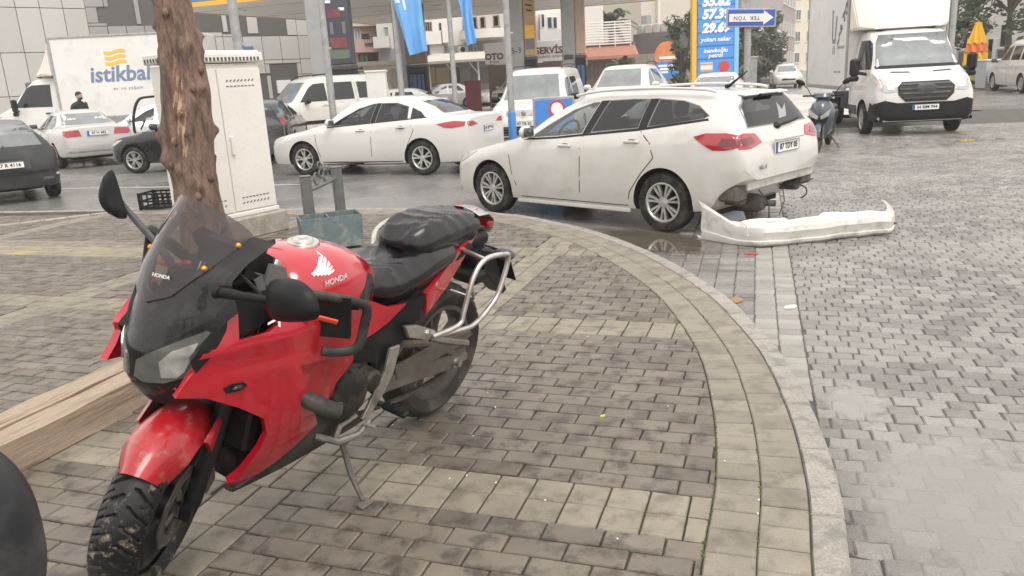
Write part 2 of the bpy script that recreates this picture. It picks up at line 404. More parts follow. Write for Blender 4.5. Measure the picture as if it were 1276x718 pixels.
kc = catmull([(.62, .9, 0), (.80, 1.5, 0), (.98, 2.07, 0), (1.17, 2.63, 0), (1.34, 3.36, 0), (1.455, 4.27, 0), (1.415, 5.57, 0), (1.07, 7.12, 0), (.485, 8.36, 0), (-.31, 9.28, 0),
              (-1.5, 9.93, 0), (-2.93, 10.35, 0), (-4.88, 11.05, 0), (-7.42, 11.72, 0), (-12, 13.0, 0), (-18, 14.7, 0)], 10)
kl = [0.]
for a, b in zip(kc, kc[1:]): kl.append(kl[-1]+(b-a).length)
def kerb_at(s, off):
    """point at arc length s along the kerb, off metres inside its outer edge"""
    s = min(max(s, 0), kl[-1]-1e-4); i = max(j for j in range(len(kl)-1) if kl[j] <= s); t = (s-kl[i])/(kl[i+1]-kl[i])
    def nrm(k):
        d = kc[min(k+1, len(kc)-1)]-kc[max(k-1, 0)]; d.normalize(); return Vector((-d.y, d.x, 0))
    n = (nrm(i)*(1-t)+nrm(i+1)*t).normalized(); return kc[i]*(1-t)+kc[i+1]*t+n*off
def kerb_dist(x, y):
    """signed distance to the kerb's outer edge (positive on the pavement) and the inward normal"""
    best = (1e9, None)
    for a, b in zip(kc, kc[1:]):
        dx, dy = b.x-a.x, b.y-a.y; L2 = dx*dx+dy*dy; t = min(max(((x-a.x)*dx+(y-a.y)*dy)/L2, 0), 1)
        qx, qy = x-a.x-t*dx, y-a.y-t*dy; d2 = qx*qx+qy*qy
        if d2 < best[0]: l = math.sqrt(L2); best = (d2, (qx*-dy/l+qy*dx/l), (-dy/l, dx/l))
    return (math.copysign(math.sqrt(best[0]), best[1]), best[2])

# the road: one sheet to the horizon
mb = MB(); mb.add([(-320, -60, ROAD), (320, -60, ROAD), (320, 520, ROAD), (-320, 520, ROAD)], [(0, 1, 2, 3)])
road = tag(mb.build('road', ASPH, smooth=0), 'wet grey asphalt and block paved street', kind='structure')
# pavement body under the pavers
mb = MB(); inner = [kerb_at(s, .10) for s in [kl[-1]*i/150 for i in range(151)]]
poly = [(p.x, p.y) for p in inner]+[(-18, -3), (.4, -3)]
mb.prism(poly, (0, 0, ROAD-.03), (1, 0, 0), (0, 1, 0), (0, 0, -ROAD+.03-.011))
pave = tag(mb.build('pavement', BED, smooth=0), 'raised pavement of grey and tan concrete pavers', kind='structure')

def slab_mesh(poly, h=.03, ch=.006, jit=0., mb=None, z=0., tilt=(0, 0)):
    """a paving piece: chamfered prism on the polygon (x, y), top at z"""
    n = len(poly); cx = sum(p[0] for p in poly)/n; cy = sum(p[1] for p in poly)/n
    def ring(k, zz):
        o = []
        for p in poly:
            dx, dy = p[0]-cx, p[1]-cy; l = math.hypot(dx, dy) or 1; f = max(.2, 1-k*1.3/l); o.append((cx+dx*f, cy+dy*f, zz+tilt[0]*dx+tilt[1]*dy))
        return o
    vs = ring(0, z-h)+ring(0, z-ch)+ring(ch, z); fs = []
    for a in (0, 1):
        for i in range(n): j = (i+1) % n; fs.append((a*n+i, a*n+j, (a+1)*n+j, (a+1)*n+i))
    fs.append(tuple(2*n+i for i in range(n)))
    mb = mb if mb is not None else MB(); mb.add(vs, fs); return mb

LA = R(-19); UX = Vector((math.cos(LA), math.sin(LA), 0)); VX = Vector((-math.sin(LA), math.cos(LA), 0))
def uv2(u, v): return (UX.x*u+VX.x*v, UX.y*u+VX.y*v)
SQ, PL, PW = .147, .207, .1029
HB = [.32+2.04*i for i in range(5)]          # tan cross bands, two squares deep
VB = [-2.06-3.42*i for i in range(5)]+[1.36]
pieces = {'paver': [], 'square_paver': [], 'yellow_paver': []}
def clip(poly, px, py, nx, ny):
    o = []; n = len(poly)
    for i in range(n):
        a, b = poly[i], poly[(i+1) % n]; da = (a[0]-px)*nx+(a[1]-py)*ny; db = (b[0]-px)*nx+(b[1]-py)*ny
        if da >= 0: o.append(a)
        if da*db < 0: t = da/(da-db); o.append((a[0]+(b[0]-a[0])*t, a[1]+(b[1]-a[1])*t))
    return o
BW = .445                                     # kerb + two border rows
def piece(kind, u0, u1, v0, v1):
    g = .0032; c = uv2((u0+u1)/2, (v0+v1)/2)
    if not in_view((c[0], c[1], 0), 220): return
    d, n = kerb_dist(*c)
    if d < BW-.12: return
    poly = [uv2(u0+g, v0+g), uv2(u1-g, v0+g), uv2(u1-g, v1-g), uv2(u0+g, v1-g)]
    whole = True
    if d < BW+.16:
        q = clip(poly, c[0]-n[0]*(d-BW), c[1]-n[1]*(d-BW), n[0], n[1])
        if len(q) < 3: return
        ar = abs(sum(q[i][0]*q[(i+1) % len(q)][1]-q[(i+1) % len(q)][0]*q[i][1] for i in range(len(q))))/2
        if ar < .0012: return
        whole = len(q) == 4 and ar > .98*(u1-u0-2*g)*(v1-v0-2*g); poly = q
    pieces[kind].append((math.hypot(c[0], c[1]), c, poly, whole and (u1-u0) > .14, u1-u0))
for hb in range(-1, len(HB)):
    # square bands along u
    if hb >= 0:
        for r in range(2):
            for i in range(-90, 20):
                u = i*SQ+.03; v = HB[hb]+r*SQ
                if v < .8: continue
                piece('square_paver', u, u+SQ, v, v+SQ)
    lo = HB[hb]+2*SQ if hb >= 0 else .32-2.04+2*SQ; hi = HB[hb+1] if hb+1 < len(HB) else lo+1.75
    vbs = sorted(VB)
    for k in range(-1, len(vbs)):
        if k >= 0:
            n = int(round((hi-lo)/SQ)); h = (hi-lo)/n
            for c in range(2):
                for j in range(n):
                    if lo+j*h > .8: piece('square_paver', vbs[k]+c*SQ, vbs[k]+(c+1)*SQ, lo+j*h, lo+(j+1)*h)
        ul = vbs[k]+2*SQ if k >= 0 else vbs[0]-6; uh = vbs[k+1] if k+1 < len(vbs) else ul+3
        n = int(round((hi-lo)/PW)); h = (hi-lo)/n
        for j in range(n):
            v = lo+j*h
            if v < .8: continue
            yel = hb == 2 and j >= n-4
            u = ul-(PL/2 if j % 2 else 0)
            while u < uh-.01:
                a, b = max(u, ul), min(u+PL, uh)
                if b-a > .03: piece('yellow_paver' if yel and b < -5.2 else 'paver', a, b, v, v+h)
                u += PL
def place_pieces(kind, items, mat, parent, limit=300, top=0., wob=.0022, proto=None, h=.03, ch=.005):
    items.sort(key=lambda t: (not in_view((t[1][0], t[1][1], top), 8), t[0])); cache = {}; rest = MB()
    for n, (d, c, poly, whole, wd) in enumerate(items):
        z = top+rnd.uniform(-wob, wob); tl = (rnd.uniform(-.012, .012), rnd.uniform(-.012, .012))
        if n < limit:
            if whole:
                key = round(wd, 2), n % 3
                if key not in cache:
                    r = [(p[0]-c[0]+rnd.uniform(-.001, .001), p[1]-c[1]+rnd.uniform(-.001, .001)) for p in poly]
                    cache[key] = slab_mesh(r, h, ch).mesh(kind, mat, smooth=0)
                link(kind, cache[key], parent, (c[0], c[1], z), (tl[1], -tl[0], 0))
            else:
                slab_mesh([(p[0]-c[0], p[1]-c[1]) for p in poly], h, ch).build(kind, mat, parent, smooth=0).location = (c[0], c[1], z)
        else: slab_mesh(poly, h, ch, mb=rest, z=z, tilt=tl)
    if rest.v: tag(rest.build(kind+'_field', mat, parent, smooth=0), kind='stuff')
place_pieces('paver', pieces['paver'], PAVER, pave)
place_pieces('square_paver', pieces['square_paver'], SQUARE, pave)
place_pieces('yellow_paver', pieces['yellow_paver'], YELL, pave)
# two curved border rows and the kerb stones
bp = []
for r in range(2):
    o0 = .115+r*.163; s = .15+.05*r
    while s < 14.5:
        l = .132+rnd.uniform(-.006, .006); q = [kerb_at(s+.0022, o0+.002), kerb_at(s+l-.0022, o0+.002), kerb_at(s+l-.0022, o0+.1615), kerb_at(s+.0022, o0+.1615)]
        c = sum(q, Vector())/4
        if in_view(c, 220): bp.append((c.length, (c.x, c.y), [(p.x, p.y) for p in q], False, .13))
        s += l
place_pieces('border_paver', bp, BORDER, pave)
s = .1
while s < 20:
    l = .50+rnd.uniform(-.06, .04) if s < 15 else .9
    mb = MB(); n = 6; q = [kerb_at(s+.006+(l-.012)*i/n, 0) for i in range(n+1)]+[kerb_at(s+.006+(l-.012)*i/n, .112) for i in range(n, -1, -1)]
    z = rnd.uniform(-.006, .003); cz = .012; N = len(q)
    c = sum(q, Vector())/N; vs = [(p.x, p.y, ROAD-.04) for p in q]+[(p.x, p.y, z-cz) for p in q]
    ins = [kerb_at(s+.012+(l-.024)*i/n, .010) for i in range(n+1)]+[kerb_at(s+.012+(l-.024)*i/n, .106) for i in range(n, -1, -1)]
    vs += [(p.x, p.y, z+rnd.uniform(-.002, .002)) for p in ins]; fs = []
    for a in (0, 1):
        for i in range(N): j = (i+1) % N; fs.append((a*N+i, a*N+j, (a+1)*N+j, (a+1)*N+i))
    for i in range(n): fs.append((2*N+i, 2*N+i+1, 2*N+N-2-i, 2*N+N-1-i))
    mb.add(vs, fs)
    if in_view(c, 120): mb.build('kerb_stone', KERB, pave, smooth=0)
    s += l
# interlocking road blocks: stacked columns beside the kerb, two pale columns, running bond beyond
RA = R(-17.5); RU = Vector((math.cos(RA), math.sin(RA), 0)); RV = Vector((-math.sin(RA), math.cos(RA), 0))
dark, pale = [], []
def road_piece(lst, u0, u1, v0, v1, jit):
    g = .0028; q = []
    for (u, v) in ((u0+g, v0+g), ((u0+u1)/2, v0+g+jit), (u1-g, v0+g), (u1-g, v1-g), ((u0+u1)/2, v1-g+jit), (u0+g, v1-g)):
        p = RU*u+RV*v; q.append((p.x+rnd.uniform(-.003, .003), p.y+rnd.uniform(-.003, .003)))
    c = RU*(u0+u1)/2+RV*(v0+v1)/2
    if not in_view((c.x, c.y, ROAD), 420): return
    if u0 < 3 and kerb_dist(c.x, c.y)[0] > -.01: return
    lst.append((c.length, (c.x, c.y), q, False, u1-u0))
for j in range(10, 250):
    v = j*.104
    for i in range(-5, 0):
        if v < 12: road_piece(dark, .02+i*.15, .02+(i+1)*.15, v, v+.104, 0)
    for i in range(2): road_piece(pale, .02+i*.145, .02+(i+1)*.145, v, v+.104, 0)
    if v < 21:
        q_ = .124; of = rnd.uniform(-.03, .03)
        for i in range(0, 56+int(v*3.2)):
            u = .31+(i-(.5 if j % 2 else 0))*q_+of; w = .10*math.sin(u*.7+v*.35)+.05*math.sin(u*1.9-v*.8)
            a = max(u, .312)
            if u+q_-a > .04: road_piece(dark, a, u+q_, v+w*.15, v+w*.15+.104, .006*(1 if (i+j) % 2 else -1))
place_pieces('paving_block', dark, BLOCK, road, top=ROAD+.010, wob=.0035, h=.02, ch=.006)
place_pieces('pale_paving_block', pale, BLOCKL, road, top=ROAD+.010, wob=.003, h=.02, ch=.006)
JB = pm('road_joint', (.085, .08, .073), .8, world=True, var=.3, vscale=4)
mb = MB(); q = [RU*a+RV*b for a, b in ((-.6, 1.0), (9.6, 1.0), (17, 15), (18, 26), (-.3, 26), (-.6, 12.4))]
mb.add([(p.x, p.y, ROAD+.003) for p in q], [tuple(range(6))]); tag(mb.build('road_bedding', JB, smooth=0), 'dark grit bed between the road blocks', kind='structure')
# puddles lying in the hollows of the road
def puddle(label, cx, cy, rx, ry, rz, z, seed, mat=None):
    n = 48; mb = MB(); mb.add([(math.cos(2*math.pi*i/n), math.sin(2*math.pi*i/n), 0) for i in range(n)], [tuple(range(n))])
    o = tag(mb.build('puddle', mat or PUDDLE, smooth=0), label, kind='structure'); o.location = (cx, cy, z); o.scale = (rx, ry, 1); o.rotation_euler.z = rz+seed*0
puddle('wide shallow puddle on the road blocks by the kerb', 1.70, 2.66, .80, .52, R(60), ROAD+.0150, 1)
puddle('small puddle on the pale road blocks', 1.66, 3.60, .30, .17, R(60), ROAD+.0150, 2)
puddle('brown puddle beside the estate car rear wheel', 1.42, 7.70, 1.05, .50, R(-52), ROAD+.016, 3, PUDDLEB)


puddle('dark wet patch in front of the box truck', 9.05, 15.1, .75, .18, R(0), ROAD+.014, 4)
# painted lines on the asphalt
def paint(label, a, b, w, z=ROAD+.004):
    a, b = Vector((*a, z)), Vector((*b, z)); n = (b-a).normalized().cross(Vector((0, 0, 1)))*w/2; mb = MB()
    mb.add([a-n, b-n, b+n, a+n], [(0, 1, 2, 3)]); tag(mb.build('road_marking', LINEW, smooth=0), label, kind='structure')
paint('faded white edge line along the far kerb', (-9.0, 12.9), (-.6, 10.45), .13)
paint('faded white line across the far lane', (-13.5, 17.2), (-3.4, 14.1), .12)
paint('white give way bar beside the box truck', (10.9, 17.6), (12.8, 17.3), .4)
FORE = pm('forecourt_concrete', (.46, .44, .41), .5, world=True, var=.12, vscale=.5, fine=.1, bscale=30, rvar=.15, rscale=.4, stain=(.22, .21, .19), sscale=.4, samt=.5)
mb = MB(); mb.add([(-22, 24.2, ROAD+.003), (13.5, 22.5, ROAD+.003), (16, 60, ROAD+.003), (-22, 60, ROAD+.003)], [(0, 1, 2, 3)]); tag(mb.build('forecourt', FORE, smooth=0), 'pale concrete forecourt added under the station canopy to bounce light up', kind='structure')  # pale slab added so that its bounce brightens the canopy soffit
# a strip of pale stones crossing the far corner of the pavement
mb = MB(); n = 14
strip = []
for i in range(n):
    a = Vector((-8.6, 9.15, 0)).lerp(Vector((-5.2, 11.05, 0)), i/n); b = Vector((-8.6, 9.15, 0)).lerp(Vector((-5.2, 11.05, 0)), (i+.97)/n); nn = (b-a).normalized().cross(Vector((0, 0, 1)))*.07
    strip.append((0, ((a+b)/2)[:2], [tuple((a+nn)[:2]), tuple((b+nn)[:2]), tuple((b-nn)[:2]), tuple((a-nn)[:2])], False, .2))
place_pieces('pale_edging_stone', strip, KERB, pave, top=.012)
# moss along the inner edge of the border
mb = MB(); r2 = random.Random(3)
for i in range(260):
    s_ = r2.choice([r2.uniform(1.0, 2.4), r2.uniform(3.2, 5.6), r2.uniform(5.5, 8.2)]); p = kerb_at(s_, BW-.002+r2.uniform(-.006, .006) if r2.random() < .75 else .279+r2.uniform(-.005, .005)); q = .003+.004*r2.random()
    mb.box((p.x, p.y, -.004), (q*2.4, q*2.4, .006+q*.7), rot=Matrix.Rotation(r2.uniform(0, 3), 3, 'Z'), taper=.4)
tag(mb.build('moss', MOSS, smooth=0), 'green moss growing in the joints of the border pavers', 'moss', kind='stuff')
# small litter
LIT = pm('litter_pale', (.62, .60, .55), .7); LITR = pm('litter_red', (.42, .06, .05), .5); LEAFD = pm('dead_leaf', (.30, .19, .09), .8); LEAFG = pm('green_leaf', (.38, .48, .10), .6)
def scrap(name, label, cat, x, y, z, sx, sy, m, rz, sz=.006):
    mb = MB(); n = 7
    top = [(sx*math.cos(2*math.pi*i/n)*(.7+.3*((i*5) % 3)/2), sy*math.sin(2*math.pi*i/n)*(.7+.3*((i*7) % 3)/2), sz*(.5+.5*((i*3) % 2))) for i in range(n)]
    mb.add([(p[0], p[1], 0) for p in top]+top+[(0, 0, sz*1.3)], [(i, (i+1) % n, n+(i+1) % n, n+i) for i in range(n)]+[(n+i, n+(i+1) % n, 2*n) for i in range(n)])
    o = mb.build(name, m); o.location = (x, y, z); o.rotation_euler.z = rz; tag(o, label, cat)
scrap('leaf', 'tiny yellow green leaf lying on the grey pavers right of the motorcycle', 'leaf', .38, 3.32, .002, .018, .012, LEAFG, .4)
scrap('paper_scrap', 'white torn scrap on the road blocks near the kerb', 'litter', 1.93, 5.25, ROAD+.012, .07, .04, LIT, .3)
scrap('leaf', 'brown wet leaf clump in the gutter beside the kerb', 'leaf', 1.62, 5.48, ROAD+.012, .085, .05, LEAFD, .9, .014)
scrap('plastic_shard', 'red plastic shard just in front of the fallen bumper', 'litter', 2.16, 6.88, ROAD+.012, .08, .03, LITR, -.3, .012)
scrap('cigarette_butt', 'white cigarette butt on the pavers left of the front tyre', 'litter', -1.43, 2.93, .003, .022, .007, LIT, .7, .008)
for i in range(26):
    r_ = random.Random(50+i); x, y = r_.uniform(-1.2, 1.0), r_.uniform(2.1, 4.6)
    if kerb_dist(x, y)[0] < .2: continue
    mb = MB() if i == 0 else mb
    mb.box((x, y, .003), (.008*r_.uniform(.5, 1.3), .005, .004), rot=Matrix.Rotation(r_.uniform(0, 3), 3, 'Z'))
tag(mb.build('crumbs', LIT, smooth=0), 'pale crumbs scattered over the grey pavers', kind='stuff')
# ------------------------------------------------------------------ the red motorcycle
REDP = pm('red_paint', (.42, .006, .018), .13, coat=.9, var=.08, vscale=3, stain=(.16, .05, .035), sscale=9, samt=.35, slo=.52, shi=.74, rvar=.08, rscale=5)
REDD = pm('dusty_red_paint', (.34, .008, .014), .3, coat=.5, var=.25, vscale=14, stain=(.33, .21, .16), sscale=30, samt=.38, slo=.54, shi=.68, bump=.1, bscale=60)
COWL = pm('black_cowl', (.008, .008, .009), .25, spec=.4, coat=.4, stain=(.07, .065, .058), sscale=12, samt=.4, slo=.46, shi=.72, rvar=.12, rscale=9)
GREYM = pm('matt_grey_panel', (.028, .027, .027), .5, spec=.3, var=.2, vscale=8, stain=(.2, .17, .13), sscale=7, samt=.45, slo=.48, shi=.7)
LEATH = pm('black_leather', (.007, .007, .008), .27, spec=.5, bump=.25, bscale=220, bdist=.001, var=.2, vscale=5, coat=.15)
ENG = pm('engine_cast', (.022, .021, .020), .5, metal=.4, var=.3, vscale=20, stain=(.14, .115, .085), sscale=13, samt=.5, slo=.48, shi=.7)
DUSTY = pm('dusty_cast', (.13, .112, .092), .7, metal=.2, var=.3, vscale=14, stain=(.07, .06, .05), sscale=9, samt=.6)
RIMB = pm('black_rim', (.02, .02, .021), .35, metal=.2, stain=(.16, .14, .11), sscale=7, samt=.5, slo=.46, shi=.7)
RIMD = pm('dusty_rim', (.10, .09, .08), .6, metal=.2, stain=(.22, .18, .14), sscale=6, samt=.6)
SSTEEL = pm('brushed_steel_tube', (.55, .53, .49), .33, metal=.85, var=.15, vscale=20, stain=(.3, .24, .17), sscale=15, samt=.4)
ORED = pm('orange_red_anodised', (.75, .06, .02), .3, metal=.3, coat=.4)
BRASS = pm('brass_bolt', (.65, .30, .05), .3, metal=.7)
TAILG = pm('smoke_grey_plastic', (.30, .30, .30), .3, coat=.4)
TYREF = pm('muddy_tyre', (.008, .008, .009), .40, bump=.2, bscale=160, bdist=.001, stain=(.27, .225, .17), sscale=30, samt=.75, slo=.55, shi=.68)
TYRER = pm('dusty_tyre', (.024, .022, .020), .75, bump=.2, bscale=130, bdist=.001, stain=(.15, .13, .105), sscale=9, samt=.6, slo=.45, shi=.7)
def smoke():
    m = bpy.data.materials.new('smoke_screen'); m.use_nodes = True; t = m.node_tree; t.nodes.clear(); N = t.nodes.new
    o = N('ShaderNodeOutputMaterial'); tr = N('ShaderNodeBsdfTransparent'); tr.inputs[0].default_value = (.56, .51, .51, 1)
    gl = N('ShaderNodeBsdfGlossy'); gl.inputs[0].default_value = (1, .96, .95, 1); gl.inputs['Roughness'].default_value = .06
    df = N('ShaderNodeBsdfDiffuse'); df.inputs[0].default_value = (.16, .14, .14, 1); lw = N('ShaderNodeLayerWeight'); lw.inputs['Blend'].default_value = .35
    m1 = N('ShaderNodeMixShader'); m1.inputs[0].default_value = .08; m2 = N('ShaderNodeMixShader')
    t.links.new(tr.outputs[0], m1.inputs[1]); t.links.new(df.outputs[0], m1.inputs[2]); gm = N('ShaderNodeNewGeometry'); sb_ = N('ShaderNodeMath'); sb_.operation = 'SUBTRACT'; sb_.inputs[0].default_value = 1; t.links.new(gm.outputs['Backfacing'], sb_.inputs[1]); mu = N('ShaderNodeMath'); mu.operation = 'MULTIPLY'; t.links.new(lw.outputs['Fresnel'], mu.inputs[0]); t.links.new(sb_.outputs[0], mu.inputs[1]); t.links.new(mu.outputs[0], m2.inputs[0])
    t.links.new(m1.outputs[0], m2.inputs[1]); t.links.new(gl.outputs[0], m2.inputs[2]); t.links.new(m2.outputs[0], o.inputs[0]); return m
SMOKE = smoke()

bike = thing('motorcycle', 'red sports motorcycle with black cowl and smoked windscreen leaning on its side stand', 'motorcycle')
_yw, _ln, _sc = R(237), R(11.2), 1.033
_f = Vector((math.cos(_yw), math.sin(_yw), 0)); _lf = Vector((-math.sin(_yw), math.cos(_yw), 0)); _zz = Vector((0, 0, 1))
_L = _lf*math.cos(_ln)-_zz*math.sin(_ln); _U = _zz*math.cos(_ln)+_lf*math.sin(_ln)
bike.matrix_world = Matrix(((_f.x*_sc, _L.x*_sc, _U.x*_sc, -.443), (_f.y*_sc, _L.y*_sc, _U.y*_sc, 3.477), (_f.z*_sc, _L.z*_sc, _U.z*_sc, .012), (0, 0, 0, 1)))
def ss(v): return min(max(v, 0), 1)
_zs = [.55, .62, .70, .80, .90, 1.0, 1.1, 1.2, 1.25]
def CX(y, z): return interp(z, _zs, [1.30, 1.37, 1.415, 1.41, 1.375, 1.325, 1.265, 1.19, 1.14])-interp(z, _zs, [5, 4.8, 4.5, 4.5, 4.2, 4.2, 5, 6, 6.5])*y*y
def FY(x, z): return .24-.11*ss((x-1.0)/.45)**1.5-.35*ss(z-.80)-.9*ss(.60-z)**2-.03*ss((x-.8)/.3)*ss((z-.70)/.1)*ss((.80-z)/.1)
SD = R(31); SAX = Vector((-.4226, 0, .9063)); SA = Vector((1.05, 0, .90))
ST = Matrix.Translation(SA) @ Matrix.Rotation(SD, 4, SAX) @ Matrix.Translation(-SA)
BT = Matrix.Translation(SA) @ Matrix.Rotation(R(19), 4, SAX) @ Matrix.Translation(-SA)      # the bars sit a little straighter: swept clip-ons
def tread_tyre(Rr, hw, rim, n, m, M, treads, dep, center):
    """motorcycle tyre whose tread grooves are cut into the mesh"""
    mb = MB(); mb.M = M; rows = []
    for i in range(n):
        th = 2*math.pi*i/n; row = []
        for k in range(m+1):
            ph = R(-78)+R(156)*k/m; y = hw*math.sin(ph)/math.sin(R(78)); r = Rr-hw*.80*(1-math.cos(ph))
            a = abs(ph)/R(78); g = 0.
            fr = (th*treads/(2*math.pi)+a*1.1+(.5 if ph > 0 else 0)) % 1
            if .12 < a < .80 and fr < .15: g = dep
            fr2 = (th*treads/(2*math.pi)+a*1.1+(.5 if ph > 0 else 0)+.5) % 1
            if .45 < a < .92 and fr2 < .11: g = dep*.8
            row.append(Vector(((r-g)*math.cos(th), y, (r-g)*math.sin(th)))+center)
        row = [Vector((rim*math.cos(th), -hw*.62, rim*math.sin(th)))+center, Vector(((rim+.02)*math.cos(th), -hw*.86, (rim+.02)*math.sin(th)))+center]+row+\
              [Vector(((rim+.02)*math.cos(th), hw*.86, (rim+.02)*math.sin(th)))+center, Vector((rim*math.cos(th), hw*.62, rim*math.sin(th)))+center]
        rows.append(row)
    rows.append(rows[0])
    mb.grid([r[::-1] for r in rows]); return mb
def cast_wheel(M, c, rim, hw, mat, parent, y0=0):
    mb = MB(); mb.M = M
    mb.lathe([(rim-.012, -hw), (rim+.012, -hw), (rim+.004, -hw*.6), (rim-.014, 0), (rim+.004, hw*.6), (rim+.012, hw), (rim-.012, hw), (rim-.024, hw*.5), (rim-.026, -hw*.5), (rim-.012, -hw)], c, 'y', 48)
    mb.lathe([(0, -.06), (.045, -.06), (.055, -.03), (.055, .03), (.045, .06), (0, .06)], c, 'y', 20)
    for k in range(5):
        q = 2*math.pi*k/5+.3
        for s in (-1, 1):
            e = q+s*.20; p0 = c+Vector((.045*math.cos(q), 0, .045*math.sin(q))); p1 = c+Vector(((rim-.02)*math.cos(e), 0, (rim-.02)*math.sin(e)))
            mb.tube([p0, (p0+p1)/2, p1], [.020, .014, .017], 6, flat=1.2)
    return mb.build('rim', mat, parent, smooth=40)
def disc(M, c, r0, r1, y, mat, parent, name='brake_disc'):
    mb = MB(); mb.M = M; n = 60; rows = [[], [], [], []]
    for i in range(n+1):
        q = 2*math.pi*i/n; k = 1+.03*math.cos(q*10)
        for j, (r, yy) in enumerate(((r0, y-.003), (r1*k, y-.003), (r1*k, y+.003), (r0, y+.003))): rows[j].append(c+Vector((r*math.cos(q), yy, r*math.sin(q))))
    mb.grid(rows+[rows[0]]); 
    for k in range(5): q = 2*math.pi*k/5; mb.tube([c+Vector((.04*math.cos(q), y, .04*math.sin(q))), c+Vector((r0*1.03*math.cos(q), y, r0*1.03*math.sin(q)))], .009, 6)
    return mb.build(name, mat, parent, smooth=30, fix=True)
I4 = Matrix.Identity(4); FA, RAx = Vector((1.38, 0, .290)), Vector((0, 0, .314))
fw = tread_tyre(.290, .072, .212, 400, 30, ST, 34, .0065, FA).build('front_tyre', TYREF, bike, smooth=30, fix=True)
cast_wheel(ST, FA, .212, .036, RIMB, fw); disc(ST, FA, .09, .128, .066, DIRTYM, fw)
rw = tread_tyre(.314, .072, .212, 240, 22, I4, 24, .005, RAx).build('rear_tyre', TYRER, bike, smooth=30, fix=True)
cast_wheel(I4, RAx, .212, .05, RIMD, rw); disc(I4, RAx, .07, .11, -.07, STEEL, rw)
# sprocket and chain on the left side
mb = MB(); n = 42
prof = [RAx+Vector((((.085 if i % 2 else .078))*math.cos(2*math.pi*i/(2*n)), 0, ((.085 if i % 2 else .078))*math.sin(2*math.pi*i/(2*n)))) for i in range(2*n)]
mb.prism([(p.x, p.z-.314) for p in prof], (0, .083, .314), (1, 0, 0), (0, 0, 1), (0, .006, 0)); mb.build('sprocket', DIRTYM, bike)
ch = []
for i in range(30): ch.append((-.0+.53*i/29, .0875, .314+.088-.012*math.sin(i/29*3.14)))
mb = MB()
for i in range(29): mb.box((Vector(ch[i])+Vector(ch[i+1]))/2, (.015, .014, .016))
mb.build('chain', DIRTYM, bike, smooth=0); mb = MB()
for i in range(29): mb.box((.53*i/29, .0875, .314-.088+.03*i/29-.02*math.sin(i/29*3.14)), (.015, .014, .016))
mb.build('chain', DIRTYM, bike, smooth=0)
# swingarm with gusset, chain guard, adjuster
mb = MB()
for s in (-1, 1):
    mb.prism([(.50, .40), (.50, .335), (.05, .275), (-.085, .275), (-.085, .325), (.03, .338), (.2, .375)], (0, s*.118-.018, 0), (1, 0, 0), (0, 0, 1), (0, .036, 0))
    mb.tube([(.48, s*.118, .40), (.36, s*.118, .50), (.17, s*.118, .44), (0, s*.118, .335)], .017, 8)
mb.box((.46, 0, .37), (.06, .2, .07)); mb.build('swingarm', DUSTY, bike, bevel=.004)
mb = MB(); mb.prism([(.42, .43), (.40, .365), (-.02, .365), (-.12, .395), (-.10, .42), (.1, .44)], (0, .128, 0), (1, 0, 0), (0, 0, 1), (0, .012, 0)); mb.build('chain_guard', DUSTY, bike, bevel=.003)
mb = MB(); mb.lathe([(0, .02), (.016, .02), (.016, 0), (.026, 0), (.026, -.012), (0, -.012)], (0, .145, .30), 'y', 12); mb.box((-.055, .137, .30), (.06, .012, .03)); mb.build('axle_nut', STEEL, bike)
# front fork, steered
mb = MB(); mb.M = ST; d = SAX
for s in (-1, 1):
    p = Vector((1.365, s*.098, .29)); mb.tube([p+d*.30, p+d*.80], .021, 12)
mb.build('fork_tube', CHROME, bike)
for s in (-1, 1):
    mb = MB(); mb.M = ST; p = Vector((1.365, s*.098, .29)); mb.tube([p-d*.03, p+d*.02, p+d*.30, p+d*.36], [.020, .027, .026, .029], 14)
    mb.box(p+Vector((.015, 0, 0)), (.06, .035, .05)); mb.build('fork_leg', PLASTB, bike, bevel=.002)
mb = MB(); mb.M = ST; mb.cbox((1.12, 0, .86), (.09, .26, .03), .01); mb.cbox((1.17, 0, .72), (.09, .26, .035), .01); mb.build('triple_clamp', PLASTB, bike)
mb = MB(); mb.M = ST
mb.cbox(FA+Vector((-.105, .088, .045)), (.075, .055, .12), .012, rot=Matrix.Rotation(R(25), 3, 'Y')); mb.tube([FA+Vector((-.08, .1, .1)), FA+Vector((-.12, .11, .25)), FA+Vector((-.2, .11, .42))], .006, 6)
mb.build('brake_caliper', DUSTY, bike)
# front mudguard over the tyre, with side blades to the fork
mb = MB(); mb.M = ST; rows = []
for i in range(19):
    t = i/18; th = R(52+98*t); w = .082*min(1, .70+1.5*t)*(1-.15*ss((t-.7)/.3)); row = []
    for k in range(11):
        v = -1+2*k/10; rr = .318-.075*abs(v)**2.6; row.append(FA+Vector((rr*math.cos(th), v*w*(1.12 if abs(v) < .9 else 1.16), rr*math.sin(th))))
    rows.append(row)
P = [p for r in rows for p in r]; F = [(i*11+j, i*11+j+1, (i+1)*11+j+1, (i+1)*11+j) for i in range(18) for j in range(10)]
shell(P, F, [(p-FA).normalized() for p in P], .004, mb)
for s in (-1, 1):
    mb.prism([(1.37, .545), (1.28, .575), (1.20, .535), (1.22, .45), (1.262, .345), (1.29, .335), (1.30, .45)], (0, s*.098, 0), (1, 0, 0), (0, 0, 1), (0, s*.012, 0), inset=.10)
mb.build('front_mudguard', REDD, bike, smooth=50)
